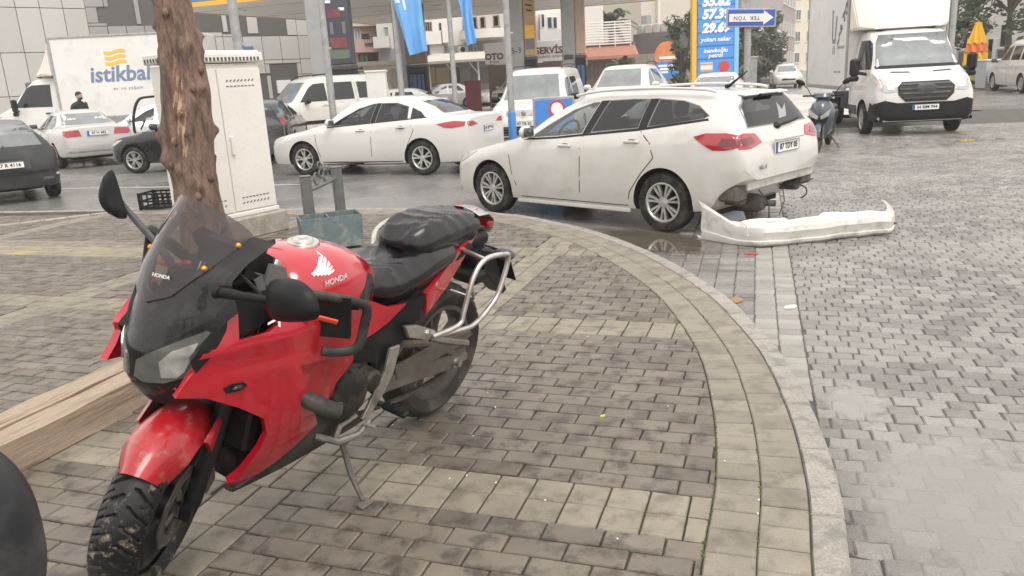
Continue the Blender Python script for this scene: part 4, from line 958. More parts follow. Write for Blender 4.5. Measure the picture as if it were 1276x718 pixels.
def wheel_mesh(style, r, w):
    key = (style, r, w)
    if key in WHEELS: return WHEELS[key]
    rr = r*.66; t = MB()
    t.lathe([(rr, w*.36), (rr+.012, w*.47), (rr+(r-rr)*.55, w*.5), (r-.018, w*.44), (r, w*.30), (r, w*.12), (r-.006, w*.10), (r, w*.08), (r, -w*.3), (r-.02, -w*.45), (rr, -w*.45)], (0, 0, 0), 'y', 40)
    tm = t.mesh('wheel', RUB, smooth=35)
    m = MB(); y = w*.34
    m.lathe([(rr+.004, y+.02), (rr-.012, y+.022), (rr-.024, y+.006), (rr-.03, -w*.3), (rr-.03, -w*.32)], (0, 0, 0), 'y', 40)
    m.lathe([(.06, y), (.055, y+.012), (.03, y+.016), (0, y+.018)], (0, 0, 0), 'y', 20)
    def spoke(q, r0, r1, a, b, dq=0):
        p0 = Vector((r0*math.cos(q), y+.004, r0*math.sin(q))); p1 = Vector((r1*math.cos(q+dq), y+.012, r1*math.sin(q+dq))); d = (p1-p0).normalized(); n = Vector((-d.z, 0, d.x))
        m.add([p0+n*a, p0-n*a, p1-n*b, p1+n*b, p0+n*a-Vector((0, .04, 0)), p0-n*a-Vector((0, .04, 0)), p1-n*b-Vector((0, .04, 0)), p1+n*b-Vector((0, .04, 0))], [(0, 3, 2, 1), (0, 1, 5, 4), (2, 3, 7, 6), (1, 2, 6, 5), (3, 0, 4, 7)])
    n = {'five': 5, 'pairs': 7, 'cover': 9, 'steel': 10}[style]
    for k in range(n):
        q = 2*math.pi*k/n+.2
        if style == 'five': spoke(q-.10, .045, rr-.012, .014, .016, -.10); spoke(q+.10, .045, rr-.012, .014, .016, .10)
        elif style == 'pairs': spoke(q-.13, .05, rr-.012, .010, .014, -.02); spoke(q+.13, .05, rr-.012, .010, .014, .02)
        elif style == 'cover': spoke(q, .03, rr-.01, .012, .032)
        else: spoke(q, .04, rr-.015, .014, .036)
    rim = m.mesh('rim', ALLOY, smooth=30); d = MB(); d.lathe([(0, -.02), (rr-.03, -.02)], (0, 0, 0), 'y', 28); d.lathe([(.05, .0), (.15, 0), (.15, -.012)], (0, 0, 0), 'y', 28)
    dm = d.mesh('wheel_back', VOID, smooth=0); WHEELS[key] = (tm, rim, dm); return WHEELS[key]
def add_wheel(parent, x, y, r, w=.21, style='five', steer=0.):
    tm, rm, dm = wheel_mesh(style, r, w); s = 1 if y > 0 else -1
    o = link('wheel', tm, parent, (x, y, r), (0, 0, (0 if s > 0 else math.pi)+steer)); link('rim', rm, o); link('wheel_back', dm, o); return o
def plate_text(par, s, c, xdir, w=.52, h=.112, up=(0, 0, 1), blue=True, size=.085):
    """registration plate centred at c, text running along xdir"""
    M = frame(c, xdir, up); x, y, z = Vector(M.col[0][:3]), Vector(M.col[1][:3]), Vector(M.col[2][:3]); rot = Matrix((x, y, z)).transposed()
    mb = MB(); mb.box(c, (w, h, .012), rot=rot); p = mb.build('number_plate', PLATE, par)
    mb = MB()
    for a, b, sx, sy in ((0, h/2-.003, w, .005), (0, -h/2+.003, w, .005), (w/2-.003, 0, .005, h), (-w/2+.003, 0, .005, h)): mb.box(Vector(c)+x*a+y*b+z*.006, (sx, sy, .004), rot=rot)
    mb.build('plate_rim', INK, p)
    if blue: mb = MB(); mb.box(Vector(c)-x*(w/2-.025)+z*.0065, (.042, h*.9, .004), rot=rot); mb.build('plate_strip', PBLUE, p)
    lettering(s, size, INK, p, Matrix.Translation(Vector(c)+x*.02+z*.0085-Vector(c)) @ frame(Vector(c), xdir, up), extrude=.001, spacing=1.02, bold=.002); return p
def glass_mat(name, tint, k=.10):
    """car glass: tinted and clear, mirror-like at a flat angle"""
    m = bpy.data.materials.new(name); m.use_nodes = True; t = m.node_tree; t.nodes.clear(); N = t.nodes.new; L = t.links.new
    o = N('ShaderNodeOutputMaterial'); tr = N('ShaderNodeBsdfTransparent'); tr.inputs[0].default_value = (*tint, 1); gl = N('ShaderNodeBsdfGlossy'); gl.inputs['Roughness'].default_value = .02
    fr = N('ShaderNodeFresnel'); fr.inputs[0].default_value = 1.5; ad = N('ShaderNodeMath'); ad.operation = 'ADD'; ad.use_clamp = True; ad.inputs[1].default_value = k; L(fr.outputs[0], ad.inputs[0])
    gm = N('ShaderNodeNewGeometry'); sb_ = N('ShaderNodeMath'); sb_.operation = 'SUBTRACT'; sb_.inputs[0].default_value = 1; L(gm.outputs['Backfacing'], sb_.inputs[1]); mu = N('ShaderNodeMath'); mu.operation = 'MULTIPLY'; L(ad.outputs[0], mu.inputs[0]); L(sb_.outputs[0], mu.inputs[1]); ad = mu
    mx_ = N('ShaderNodeMixShader'); L(ad.outputs[0], mx_.inputs[0]); L(tr.outputs[0], mx_.inputs[1]); L(gl.outputs[0], mx_.inputs[2]); L(mx_.outputs[0], o.inputs[0]); return m
CLEARG = glass_mat('clear_door_glass', (.88, .92, .90), .07); DARKG = glass_mat('privacy_glass', (.56, .58, .59), .02)
TRIMD = pm('cabin_trim', (.05, .05, .052), .8); SEATF = pm('seat_cloth', (.045, .045, .05), .9, var=.2)
def cabin(o, t, spec, cav, cw, seats, front=True):
    """hollow out the cabin behind the windows and furnish it"""
    def cutby(mb_):
        c = mb_.build('cabin_cutter', [TRIMD], t, smooth=0, fix=True); md = o.modifiers.new('cab', 'BOOLEAN'); md.object = c; md.operation = 'DIFFERENCE'; md.solver = 'EXACT'; md.material_mode = 'TRANSFER'
        bpy.context.view_layer.update(); me = evaluated(o); o.modifiers.clear(); old = o.data; o.data = me; me.name = 'body'; bpy.data.meshes.remove(old); bpy.data.objects.remove(c)
    mb_ = MB(); mb_.prism(cav, (0, -cw, 0), (1, 0, 0), (0, 0, 1), (0, 2*cw, 0)); cutby(mb_)
    for p in spec['side_glass']:
        cx_ = sum(q[0] for q in p)/len(p); cz_ = sum(q[1] for q in p)/len(p); q = [(cx_+(a-cx_)*.965, cz_+(b-cz_)*.95) for a, b in p]
        mb_ = MB(); mb_.prism(q, (0, -1.2, 0), (1, 0, 0), (0, 0, 1), (0, 2.4, 0)); cutby(mb_)
    for key, x0, x1 in (('rear_glass', -3, -1.05 if 'deck' in spec else -1.75), ('front_glass', .0, 3)):
        p = spec[key]; cz_ = sum(q[1] for q in p)/len(p); q = [(a*.96, cz_+(b-cz_)*.93) for a, b in p]; mb_ = MB(); mb_.prism(q, (x0, 0, 0), (0, 1, 0), (0, 0, 1), (x1-x0, 0, 0)); cutby(mb_)
    me = o.data; me.polygons.foreach_set('use_smooth', [True]*len(me.polygons)); me.set_sharp_from_angle(angle=R(38))
    for (x, y, z) in seats:
        mb_ = MB(); mb_.cbox((x, y, z-.10), (.14, .46, .62), .06, rot=Matrix.Rotation(R(-14), 3, 'Y')); mb_.cbox((x-.09, y, z+.30), (.10, .24, .17), .045, rot=Matrix.Rotation(R(-10), 3, 'Y')); mb_.build('seat', SEATF, t, smooth=50)
    mb_ = MB(); q = Matrix.Rotation(R(62), 3, 'Y'); mb_.tube([Vector((.44, .36, .99))+q @ Vector((.185*math.cos(2*math.pi*k/22), .185*math.sin(2*math.pi*k/22), 0)) for k in range(22)], .016, 7, closed=True); mb_.box((.44, .36, .99), (.03, .34, .05), rot=q); mb_.sphere((.43, .36, .99), .055, 10, 6); mb_.build('steering_wheel', PLASTB, t, smooth=60)
    mb_ = MB(); mb_.cbox((.60, 0, .90), (.36, 1.25, .20), .06); mb_.build('dashboard', TRIMD, t)
def car(name, label, cat, x, y, rz, spec, scale=1., group=None, z=ROAD):
    """a car from a spec dictionary: stations, windows, lamps and trim drawn in side, front and rear views"""
    t = thing(name, label, cat, (x, y, z), rz, group, scale)
    pm_ = spec['paint']; wb = spec['wb']/2; r = spec['r']; tr = spec['track']; far = spec.get('far', False)
    body, bv = hull('body', spec['st'], [pm_, VOID], [(wb, tr, r, r+spec.get('gap', .05)), (-wb, tr, r, r+spec.get('gap', .05))], t, .05 if not far else .10)
    for sx in (1, -1):
        for sy in (1, -1): add_wheel(t, sx*wb, sy*(tr-.105), r, .21, spec.get('rim', 'five'), spec.get('steer', 0) if sx > 0 else 0)
    def side(nm, poly, mat, off=.004, thick=.012, par=t, step=.12, only=(1, -1)):
        for s in only:
            mb = MB(); rpanel(mb, poly, bv, 'y', s, off, thick, step); mb.build(nm, mat, par, smooth=50)
    def fr(nm, poly, mat, sgn, off=.004, thick=.012, mir=False, step=.1):
        mb = MB(); rpanel(mb, poly, bv, 'x', sgn, off, thick, step, far=6.); o = mb.build(nm, mat, t, smooth=50)
        if mir: mb = MB(); rpanel(mb, [(-a, b) for a, b in poly], bv, 'x', sgn, off, thick, step, far=6.); mb.build(nm, mat, t, smooth=50)
        return o
    for k, p in enumerate(spec.get('side_glass', [])): side('side_window', p, spec['glass_first'] if k == 0 and 'glass_first' in spec else spec.get('glass', GLASS))
    for p in spec.get('side_black', []): side('window_trim', p, PLASTB, .003)
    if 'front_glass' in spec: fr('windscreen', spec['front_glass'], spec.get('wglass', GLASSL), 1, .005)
    if 'rear_glass' in spec: fr('rear_window', spec['rear_glass'], spec.get('rglass', GLASS), -1, .005)
    for p in spec.get('headlights', []): fr('headlight', p, LAMPC, 1, .006, mir=True, step=.06)
    for p in spec.get('taillights', []): fr('tail_light', p, spec.get('tailmat', LAMPR), -1, .008, mir=True, step=.05)
    for p in spec.get('side_tail', []): side('tail_light', p, spec.get('tailmat', LAMPR), .007, step=.06)
    for p in spec.get('side_head', []): side('headlight', p, LAMPC, .006, step=.06)
    for p, m in spec.get('front_bits', []): fr('grille', p, m, 1, .006)
    for p, m in spec.get('rear_bits', []): fr('bumper_trim', p, m, -1, .006)
    for p, m in spec.get('side_bits', []): side('side_trim', p, m, .006)
    for p in spec.get('seams', []):             # shut lines: thin dark strips
        for s in (1, -1):
            mb = MB()
            for a, b in zip(p, p[1:]):
                d = Vector((b[0]-a[0], b[1]-a[1])); d.normalize(); n = Vector((-d.y, d.x))*.0055
                rpanel(mb, [(a[0]+n.x, a[1]+n.y), (b[0]+n.x, b[1]+n.y), (b[0]-n.x, b[1]-n.y), (a[0]-n.x, a[1]-n.y)], bv, 'y', s, .0012, .004, .15)
            if mb.v: mb.build('door_seam', INK, t, smooth=0)
    for (hx, hz) in spec.get('handles', []):
        for s in (1, -1):
            h = bv.ray_cast(Vector((hx, s*3, hz)), Vector((0, -s, 0)))
            if h[0] is None: continue
            mb = MB(); mb.cbox(h[0]+Vector((0, s*.022, 0)), (.20, .022, .03), .009); mb.box(h[0]+Vector((.08, s*.008, 0)), (.03, .03, .02)); mb.box(h[0]+Vector((-.08, s*.008, 0)), (.03, .03, .02)); mb.build('door_handle', pm_, t)
            mb = MB(); mb.sphere(h[0]+Vector((.0, s*.001, -.004)), (.07, .006, .032), 12, 6); mb.build('handle_recess', PLASTG, t)
    if 'mirror' in spec:
        mx_, mz = spec['mirror']
        for s in (1, -1):
            h = bv.ray_cast(Vector((mx_, s*3, mz-.03)), Vector((0, -s, 0))); yy = abs(h[0].y) if h[0] is not None else tr
            mb = MB(); mb.cbox((mx_-.01, s*(yy+.13), mz+.04), (.11, .22, .145), .05); mb.tube([(mx_+.01, s*(yy-.02), mz-.02), (mx_, s*(yy+.10), mz)], .03, 8); mb.build('wing_mirror', spec.get('mirmat', pm_), t, smooth=60)
            mb = MB(); mb.cbox((mx_-.062, s*(yy+.13), mz+.04), (.02, .17, .105), .008); mb.build('mirror_glass', GLASSM, t, smooth=60)
    if 'rails' in spec:
        for s in (1, -1):
            q = catmull([(a, s*b, c) for a, b, c in spec['rails']], 4); mb = MB(); mb.tube(q, .016, 8); mb.build('roof_rail', spec.get('railmat', PLASTB), t, smooth=50)
    # underside
    x0, x1 = min(s[0] for s in spec['st'])+.25, max(s[0] for s in spec['st'])-.25
    mb = MB(); mb.box(((x0+x1)/2, 0, .27), (x1-x0-.3, tr*1.3, .14)); mb.build('underside', VOID, t)
    if 'cavity' in spec: cabin(body, t, spec, spec['cavity'], spec['cavw'], spec['seats'])
    return t, bv, fr, side

# --- stations: (x, w, zb, zs, wd, zd, wr, zr, zt)
def stations(xf, xt, w, zb, hood, cowl, roof, belt, roofx, deck=None, belt2=None, tail_w=.93, wr=.60, wb=.90, nose=.55, tailz=.60):
    """hood: (x, z) front edge; cowl: (x, z); roof: z; roofx: (front, rear) of the roof; deck: None for a hatch or (x, z) where the boot lid starts"""
    b2 = belt2 or belt; xc, zc = cowl; xh, zh = hood; r1, r2 = roofx; k = roof
    st = [(xf, w*.55, zb+.14, nose-.06, w*.50, nose, w*.38, nose+.01, nose+.015),
          (xf-.06, w*.76, zb+.05, nose+.02, w*.68, nose+.08, w*.5, nose+.09, nose+.10),
          (xf-.20, w*.90, zb+.01, zh-.08, w*.82, zh-.015, w*.62, zh, zh+.01),
          (xf-.45, w*.965, zb, zh-.02, w*.88, zh+.05, w*.66, zh+.07, zh+.085),
          ((xh+xc)/2-.1, w*.99, zb, belt-.10, w*.90, (zh+zc)/2-.0, w*.68, (zh+zc)/2+.03, (zh+zc)/2+.045),
          (xc, w, zb, belt-.06, w*.915, zc-.03, w*.70, zc, zc+.015),
          (xc-.06, w, zb, belt-.06, w*.92, belt, w*.70, zc+.02, zc+.035),
          ((xc+r1)/2, w, zb, belt-.05, w*.93, belt+.01, w*(.70+wr)/2, (zc+k)/2, (zc+k)/2+.04),
          (r1, w, zb, belt-.05, w*.93, belt+.015, w*wr, k-.085, k-.025),
          (r1-.35, w, zb, belt-.045, w*.93, belt+.02, w*wr*1.01, k-.06, k),
          ((r1+r2)/2-.1, w, zb, (belt+b2)/2-.04, w*.93, (belt+b2)/2+.02, w*wr, k-.065, k),
          (r2+.12, w*.995, zb, b2-.04, w*.92, b2+.01, w*wr*.97, k-.085, k-.025),
          (r2, w*.99, zb, b2-.04, w*.915, b2+.01, w*wr*.94, k-.115, k-.06)]
    if deck:
        xd, zd_ = deck
        st += [((r2+xd)/2, w*.985, zb, b2-.04, w*.90, b2, w*(wr*.94+.62)/2, (k-.1+zd_)/2, (k-.06+zd_)/2+.035),
               (xd, w*.98, zb+.01, b2-.05, w*.88, zd_-.04, w*.66, zd_-.01, zd_),
               (xt+.14, w*tail_w, zb+.03, b2-.07, w*.84, zd_-.05, w*.62, zd_-.02, zd_-.005),
               (xt+.05, w*(tail_w-.03), zb+.05, b2-.10, w*.80, zd_-.09, w*.6, zd_-.06, zd_-.05),
               (xt, w*(tail_w-.18), zb+.12, tailz, w*.66, tailz+.02, w*.5, tailz+.03, tailz+.035)]
    else:
        st += [(xt+.12, w*.965, zb+.01, b2-.05, w*.89, b2-.01, w*(wr*.94+.72)/2, (k-.1+b2)/2+.03, (k-.06+b2)/2+.06),
               (xt+.05, w*.94, zb+.02, b2-.09, w*.87, b2-.04, w*.74, b2-.01, b2+.01),
               (xt+.02, w*.90, zb+.03, b2-.17, w*.83, b2-.13, w*.70, b2-.11, b2-.10),
               (xt, w*.80, zb+.10, tailz, w*.70, tailz+.02, w*.5, tailz+.03, tailz+.035)]
    return st

# --- the white estate car with its rear bumper torn off
est = dict(cavity=[(.66, .80), (.66, .985), (.34, 1.15), (-.05, 1.32), (-.4, 1.395), (-1.4, 1.375), (-1.85, 1.32), (-2.0, 1.10), (-2.0, .80)], cavw=.50, seats=[(-.28, .38, .98), (-.28, -.38, .98), (-1.15, .40, .98), (-1.15, -.40, .98)], paint=WHITE, wb=2.648, r=.325, track=.905, rim='pairs', mirror=(.60, 1.02), far=False,
    st=[(2.22, .50, .34, .50, .46, .56, .34, .57, .58), (2.14, .70, .26, .56, .62, .64, .46, .655, .66), (2.0, .82, .22, .64, .75, .71, .56, .725, .735), (1.75, .88, .20, .72, .80, .79, .60, .81, .825),
        (1.35, .905, .20, .80, .83, .87, .62, .895, .91), (1.02, .91, .20, .86, .84, .93, .64, .955, .97), (.94, .91, .20, .87, .845, .955, .64, .985, 1.0), (.45, .912, .20, .90, .85, .98, .60, 1.225, 1.27),
        (.0, .912, .20, .92, .85, .99, .56, 1.38, 1.44), (-.4, .912, .20, .94, .855, 1.01, .565, 1.425, 1.485), (-1.0, .912, .20, .97, .855, 1.05, .56, 1.425, 1.49), (-1.5, .912, .21, 1.00, .85, 1.09, .545, 1.405, 1.47),
        (-1.86, .905, .25, 1.02, .84, 1.13, .525, 1.38, 1.445), (-1.98, .895, .40, 1.02, .83, 1.13, .53, 1.355, 1.42), (-2.03, .89, .45, 1.01, .82, 1.12, .56, 1.28, 1.335), (-2.14, .87, .52, .99, .80, 1.08, .65, 1.12, 1.145), (-2.20, .85, .55, .93, .78, .99, .66, 1.01, 1.02), (-2.25, .80, .57, .83, .73, .87, .60, .88, .885), (-2.27, .74, .58, .72, .66, .75, .5, .76, .765)],
    side_glass=[[(.66, .975), (.42, 1.135), (.10, 1.30), (-.20, 1.385), (-.30, 1.39), (-.19, 1.035), (.2, 1.0)], [(-.31, 1.05), (-.42, 1.395), (-.75, 1.405), (-.98, 1.40), (-.97, 1.10)], [(-1.08, 1.115), (-1.09, 1.40), (-1.40, 1.375), (-1.62, 1.32), (-1.80, 1.225), (-1.76, 1.20), (-1.4, 1.15)]],
    side_black=[[(.74, .955), (.66, .975), (.2, 1.0), (-.19, 1.035), (-.97, 1.10), (-1.8, 1.20), (-1.82, 1.18), (-.97, 1.075), (-.19, 1.012), (.2, .978)], [(-.19, 1.035), (-.30, 1.39), (-.42, 1.395), (-.31, 1.05)], [(-.97, 1.10), (-.98, 1.40), (-1.09, 1.40), (-1.08, 1.115)]],
    front_glass=[(-.60, 1.0), (.60, 1.0), (.50, 1.38), (-.50, 1.38)], rear_glass=[(-.64, 1.09), (.64, 1.09), (.56, 1.30), (.44, 1.385), (-.44, 1.385), (-.56, 1.30)],
    side_tail=[[(-1.70, 1.025), (-1.84, 1.06), (-2.05, 1.06), (-2.20, 1.03), (-2.20, .92), (-2.05, .895), (-1.93, .895), (-1.82, .95)]], taillights=[[(.47, .94), (.70, .90), (.845, .90), (.84, 1.03), (.74, 1.05), (.55, 1.035)]],
    seams=[[(.98, .88), (.93, .55), (.80, .26)], [(-.21, 1.01), (-.19, .6), (-.17, .26)], [(-1.02, 1.07), (-1.17, .95), (-1.22, .80), (-1.05, .62), (-.90, .42), (-.86, .26)], [(.80, .26), (-.86, .26)]],
    handles=[(.03, .905), (-.93, .965)], headlights=[[(.40, .60), (.70, .66), (.80, .76), (.62, .72)]], side_head=[[(2.1, .60), (1.78, .78), (1.62, .80), (1.85, .68)]],
    rails=[(.1, .56, 1.455), (-.3, .575, 1.50), (-1.0, .57, 1.51), (-1.6, .55, 1.48), (-1.75, .545, 1.45)], railmat=WHITE2, glass=DARKG, glass_first=CLEARG, rglass=DARKG, wglass=CLEARG)
wag, wbv, wfr, wside = car('estate_car', 'white estate car with its rear bumper torn off beside the kerb', 'car', 1.33, 9.65, R(134.3), est, .968)
for s in (1, -1): wside('lamp_core', [(-1.98, .935), (-2.19, .925), (-2.195, 1.0), (-2.02, 1.01)], LAMPRD, .010, step=.06, only=(s,))
for s in (1, -1): wfr('lamp_core', [(s*.60, .95), (s*.80, .93), (s*.80, 1.0), (s*.64, 1.01)], LAMPRD, -1, .011, step=.05)
plate_text(wag, '07 TDY 05', (-2.275, 0, .865), (0, -1, 0))
lettering('16L-4', .07, pm('badge_grey', (.25, .25, .25), .3, metal=.7), wag, frame((-2.283, .52, .70), (0, -1, 0), (0, 0, 1)))
mb = MB(); mb.cbox((-2.30, 0, .955), (.04, .60, .035), .012); mb.build('boot_handle_trim', WHITE2, wag)
mb = MB(); mb.cbox((-1.99, 0, 1.412), (.10, .92, .026), .012, rot=Matrix.Rotation(R(-10), 3, 'Y')); mb.build('roof_spoiler', WHITE2, wag)
mb = MB(); mb.cbox((-2.035, 0, 1.40), (.07, .36, .024), .008); mb.build('spoiler_lamp', COWL, wag)
mb = MB(); mb.tube([(-1.55, .0, 1.48), (-1.60, 0, 1.50), (-1.80, 0, 1.64)], [.03, .016, .006], 8); mb.build('roof_aerial', PLASTB, wag)
mb = MB(); mb.tube([(-2.19, .05, 1.08), (-2.19, -.2, 1.10), (-2.17, -.42, 1.12)], .018, 6); mb.sphere((-2.17, .05, 1.075), (.05, .07, .035), 10, 6); mb.build('rear_wiper', PLASTB, wag)
STK = pm('window_sticker', (.30, .30, .30), .4)
mb = MB(); rpanel(mb, [(-.05, 1.14), (-.22, 1.15), (-.33, 1.28), (-.20, 1.22), (-.16, 1.30), (-.10, 1.20)], wbv, 'x', -1, .007, .004, .08, far=6); mb.build('window_sticker', STK, wag)
# what the missing bumper bares: crash beam, foam scraps, exhaust, bent brackets
mb = MB(); mb.cbox((-2.17, -.08, .525), (.05, 1.45, .12), .012); cb = mb.build('crash_beam', DIRTYW, wag)
mb = MB()
for i in range(20): mb.box((-2.20, -.74+.07*i, .588), (.03, .04, .022))
tag(mb.build('beam_slot', INK, cb, smooth=0), kind='stuff')
mb = MB(); mb.cbox((-2.12, .0, .62), (.10, 1.5, .06), .01); mb.build('bumper_carrier', PLASTB, wag)
for s in (1, -1):
    mb = MB(); mb.cbox((-2.06, s*.72, .45), (.22, .22, .16), .02); mb.cbox((-1.95, s*.60, .36), (.35, .12, .10), .02); mb.build('chassis_leg', DIRTYM, wag)
mb = MB(); mb.tube([(-1.65, .25, .28), (-1.75, .22, .27), (-2.05, .18, .27), (-2.12, .18, .27)], [.05, .10, .10, .07], 14); mb.tube([(-2.08, .16, .27), (-2.22, .10, .265)], [.032, .035], 12); mb.build('exhaust_box', DIRTYM, wag)
mb = MB(); mb.tube(catmull([(-2.12, -.45, .42), (-2.25, -.5, .36), (-2.30, -.44, .30), (-2.26, -.40, .25)], 5), .008, 6); mb.tube(catmull([(-2.1, .25, .42), (-2.24, .30, .28), (-2.30, .42, .16)], 5), .006, 6); mb.tube([(-2.1, -.2, .42), (-2.26, -.25, .41), (-2.28, -.62, .44)], .008, 6); mb.build('torn_wire', INK, wag)
mb = MB(); mb.cbox((-1.05, .0, .22), (1.6, 1.2, .06), .01); mb.cbox((-1.35, 0, .30), (.14, 1.5, .12), .03); mb.build('rear_axle', DIRTYM, wag)
mb = MB()
for s in (1, -1): mb.prism([(.84, .235), (-.90, .235), (-.90, .19), (.84, .19)], (0, s*.875, 0), (1, 0, 0), (0, 0, 1), (0, s*.035, 0))
mb.build('sill', WHITE, wag, bevel=.008)

# --- the bumper lying on the road
fb = thing('bumper', 'torn off white rear bumper lying on the road blocks behind the estate car', 'bumper', (3.00, 7.33, ROAD+.012), R(12))
rows = []; N_ = 60
PRO = [(.06, .16, .012), (.02, .055, .0), (-.02, .0, .0), (-.045, -.03, .022), (-.05, -.035, .045), (-.03, -.025, .054), (-.035, -.03, .085), (-.05, -.035, .13), (-.035, -.02, .175), (.015, .03, .200), (.10, .10, .210)]
for i in range(N_+1):
    t = -1+2*i/N_; a = abs(t); y0 = 1.02*t+(.30*ss((t-.55)/.45)**1.3); back = (.62*max(0, (a-.66)/.34)**1.6 if t < 0 else .95*max(0, (a-.60)/.40)**1.35)
    tip = ss((t-.55)/.45); lt = ss((-.84-t)/.16)
    h = 1-.72*tip**1.3+.85*lt; up = .07*tip**1.6+.004*math.sin(t*7)+.003*math.sin(t*17); row = []
    for k, (d0, d1, z) in enumerate(PRO): row.append(Vector((y0, -.05+(d0 if k < 99 else d1)*(1-.4*tip)+back, .004+z*h+up)))
    rows.append(row)
P = [p for r_ in rows for p in r_]; m_ = len(PRO); F = [(i*m_+j, i*m_+j+1, (i+1)*m_+j+1, (i+1)*m_+j) for i in range(N_) for j in range(m_-1)]
mb = MB(); shell(P, F, [Vector((p.x*.3, -1, .4)).normalized() for p in P], .006, mb); mb.build('bumper_skin', pm('scuffed_white_paint', (.58, .56, .52), .38, coat=.3, var=.1, vscale=4, stain=(.22, .19, .15), sscale=6, samt=.6, slo=.5, shi=.68), fb, smooth=28)
FOAM = pm('polystyrene_foam', (.74, .71, .64), .8, var=.06, vscale=12, bump=.3, bscale=120, stain=(.42, .31, .17), sscale=4, samt=.5, slo=.58, shi=.7)
mb = MB(); q = []
for i in range(29):
    x = -.80+1.40*i/28; w = .05+.015*math.sin(i*.7); h = .20+.008*math.sin(i*.5)-(.016 if 9 < i < 17 else 0)-(.03*ss((i-20)/8)); q.append([(x, .02, .10), (x, .035, h), (x, .10+w, h+.022-(.012 if 9 < i < 17 else 0)), (x, .17+w, h-.02), (x, .17+w, .05)])
mb.grid([[Vector(p) for p in r_] for r_ in q], closed=True); mb.f += [tuple(range(5)), tuple(28*5+k for k in range(5))[::-1]]; mb.m += [0, 0]; mb.build('foam_core', FOAM, fb, fix=True, smooth=30)
mb = MB(); mb.prism([(.55, .020), (.80, .045), (.84, .075), (.58, .045)], (0, -.082, 0), (1, .20, 0), (0, 0, 1), (0, .02, 0)); mb.build('reflector', LAMPRD, fb)
mb = MB(); mb.tube([(-.40, .16, .24), (-.30, .24, .36), (-.27, .32, .46)], .005, 6); mb.build('torn_strut', PLASTB, fb)
mb = MB(); mb.prism([(0, 0), (.42, .02), (.38, .17), (.06, .15)], (0, 0, 0), (1, .2, 0), (0, .35, 1), (0, .03, 0)); o = mb.build('bumper_fragment', pm('pale_blue_foam', (.55, .62, .68), .7, var=.1), None); o.location = (2.15, 8.32, ROAD+.015); tag(o, 'pale blue grey plastic piece lying under the estate car tail', 'debris')

# --- the white saloon
sal = dict(deck=1, cavity=[(.66, .80), (.66, .97), (.34, 1.13), (-.02, 1.29), (-.4, 1.355), (-1.0, 1.33), (-1.35, 1.20), (-1.55, 1.10), (-1.55, .80)], cavw=.50, seats=[(-.28, .38, .94), (-.28, -.38, .94), (-1.12, .40, .94), (-1.12, -.40, .94)], paint=WHITE2, wb=2.70, r=.325, track=.895, rim='five', mirror=(.62, .99),
    st=stations(2.30, -2.36, .905, .20, (1.95, .74), (.98, .98), 1.465, .93, (.10, -1.10), deck=(-1.86, 1.085), belt2=1.02, wr=.58, nose=.56, tailz=.62),
    side_glass=[[(.70, .955), (.45, 1.10), (.10, 1.27), (-.22, 1.345), (-.30, 1.35), (-.24, .985)], [(-.34, .99), (-.40, 1.352), (-.75, 1.345), (-1.02, 1.27), (-1.08, 1.03)], [(-1.13, 1.04), (-1.09, 1.25), (-1.30, 1.165), (-1.42, 1.075)]],
    side_black=[[(.76, .945), (-1.45, 1.075), (-1.45, 1.055), (.76, .925)], [(-.24, .985), (-.30, 1.35), (-.40, 1.352), (-.34, .99)]],
    front_glass=[(-.62, 1.0), (.62, 1.0), (.50, 1.36), (-.50, 1.36)], rear_glass=[(-.56, 1.12), (.56, 1.12), (.44, 1.36), (-.44, 1.36)],
    side_tail=[[(-1.70, .94), (-2.05, .985), (-2.27, .965), (-2.26, .89), (-2.02, .86), (-1.88, .87)]], taillights=[[(.42, .90), (.70, .88), (.80, .90), (.78, .965), (.60, .97)]],
    side_head=[[(2.22, .60), (1.95, .76), (1.80, .78), (2.0, .66)]], headlights=[[(.45, .60), (.70, .66), (.78, .74), (.55, .69)]],
    seams=[[(1.02, .90), (1.0, .6), (.90, .27)], [(-.29, .97), (-.27, .6), (-.25, .27)], [(-1.10, 1.0), (-1.22, .85), (-1.05, .55), (-.93, .27)], [(.9, .27), (-.93, .27)]], handles=[(-.05, .865), (-.95, .905)],
    side_bits=[([(.90, .20), (-.92, .20), (-.92, .26), (.90, .26)], PLASTB)], rear_bits=[([(-.62, .26), (.62, .26), (.72, .36), (-.72, .36)], PLASTB)], glass=DARKG, wglass=CLEARG, rglass=DARKG)
sd, sbv, _a, _b = car('saloon_car', 'white saloon parked across the lane behind the motorcycle', 'car', -2.36, 15.86, R(156.4), sal, .97)
plate_text(sd, '34 KP 913', (-2.355, 0, .80), (0, -1, 0), .45)
mb = MB(); mb.cbox((-2.30, .72, .42), (.03, .05, .14), .01, rot=Matrix.Rotation(R(20), 3, 'X')); mb.build('bumper_reflector', LAMPRD, sd)
mb = MB(); mb.prism([(-1.05, 1.47), (-1.2, 1.465), (-1.17, 1.54)], (0, -.015, 0), (1, 0, 0), (0, 0, 1), (0, .03, 0)); mb.build('roof_fin', COWL, sd)

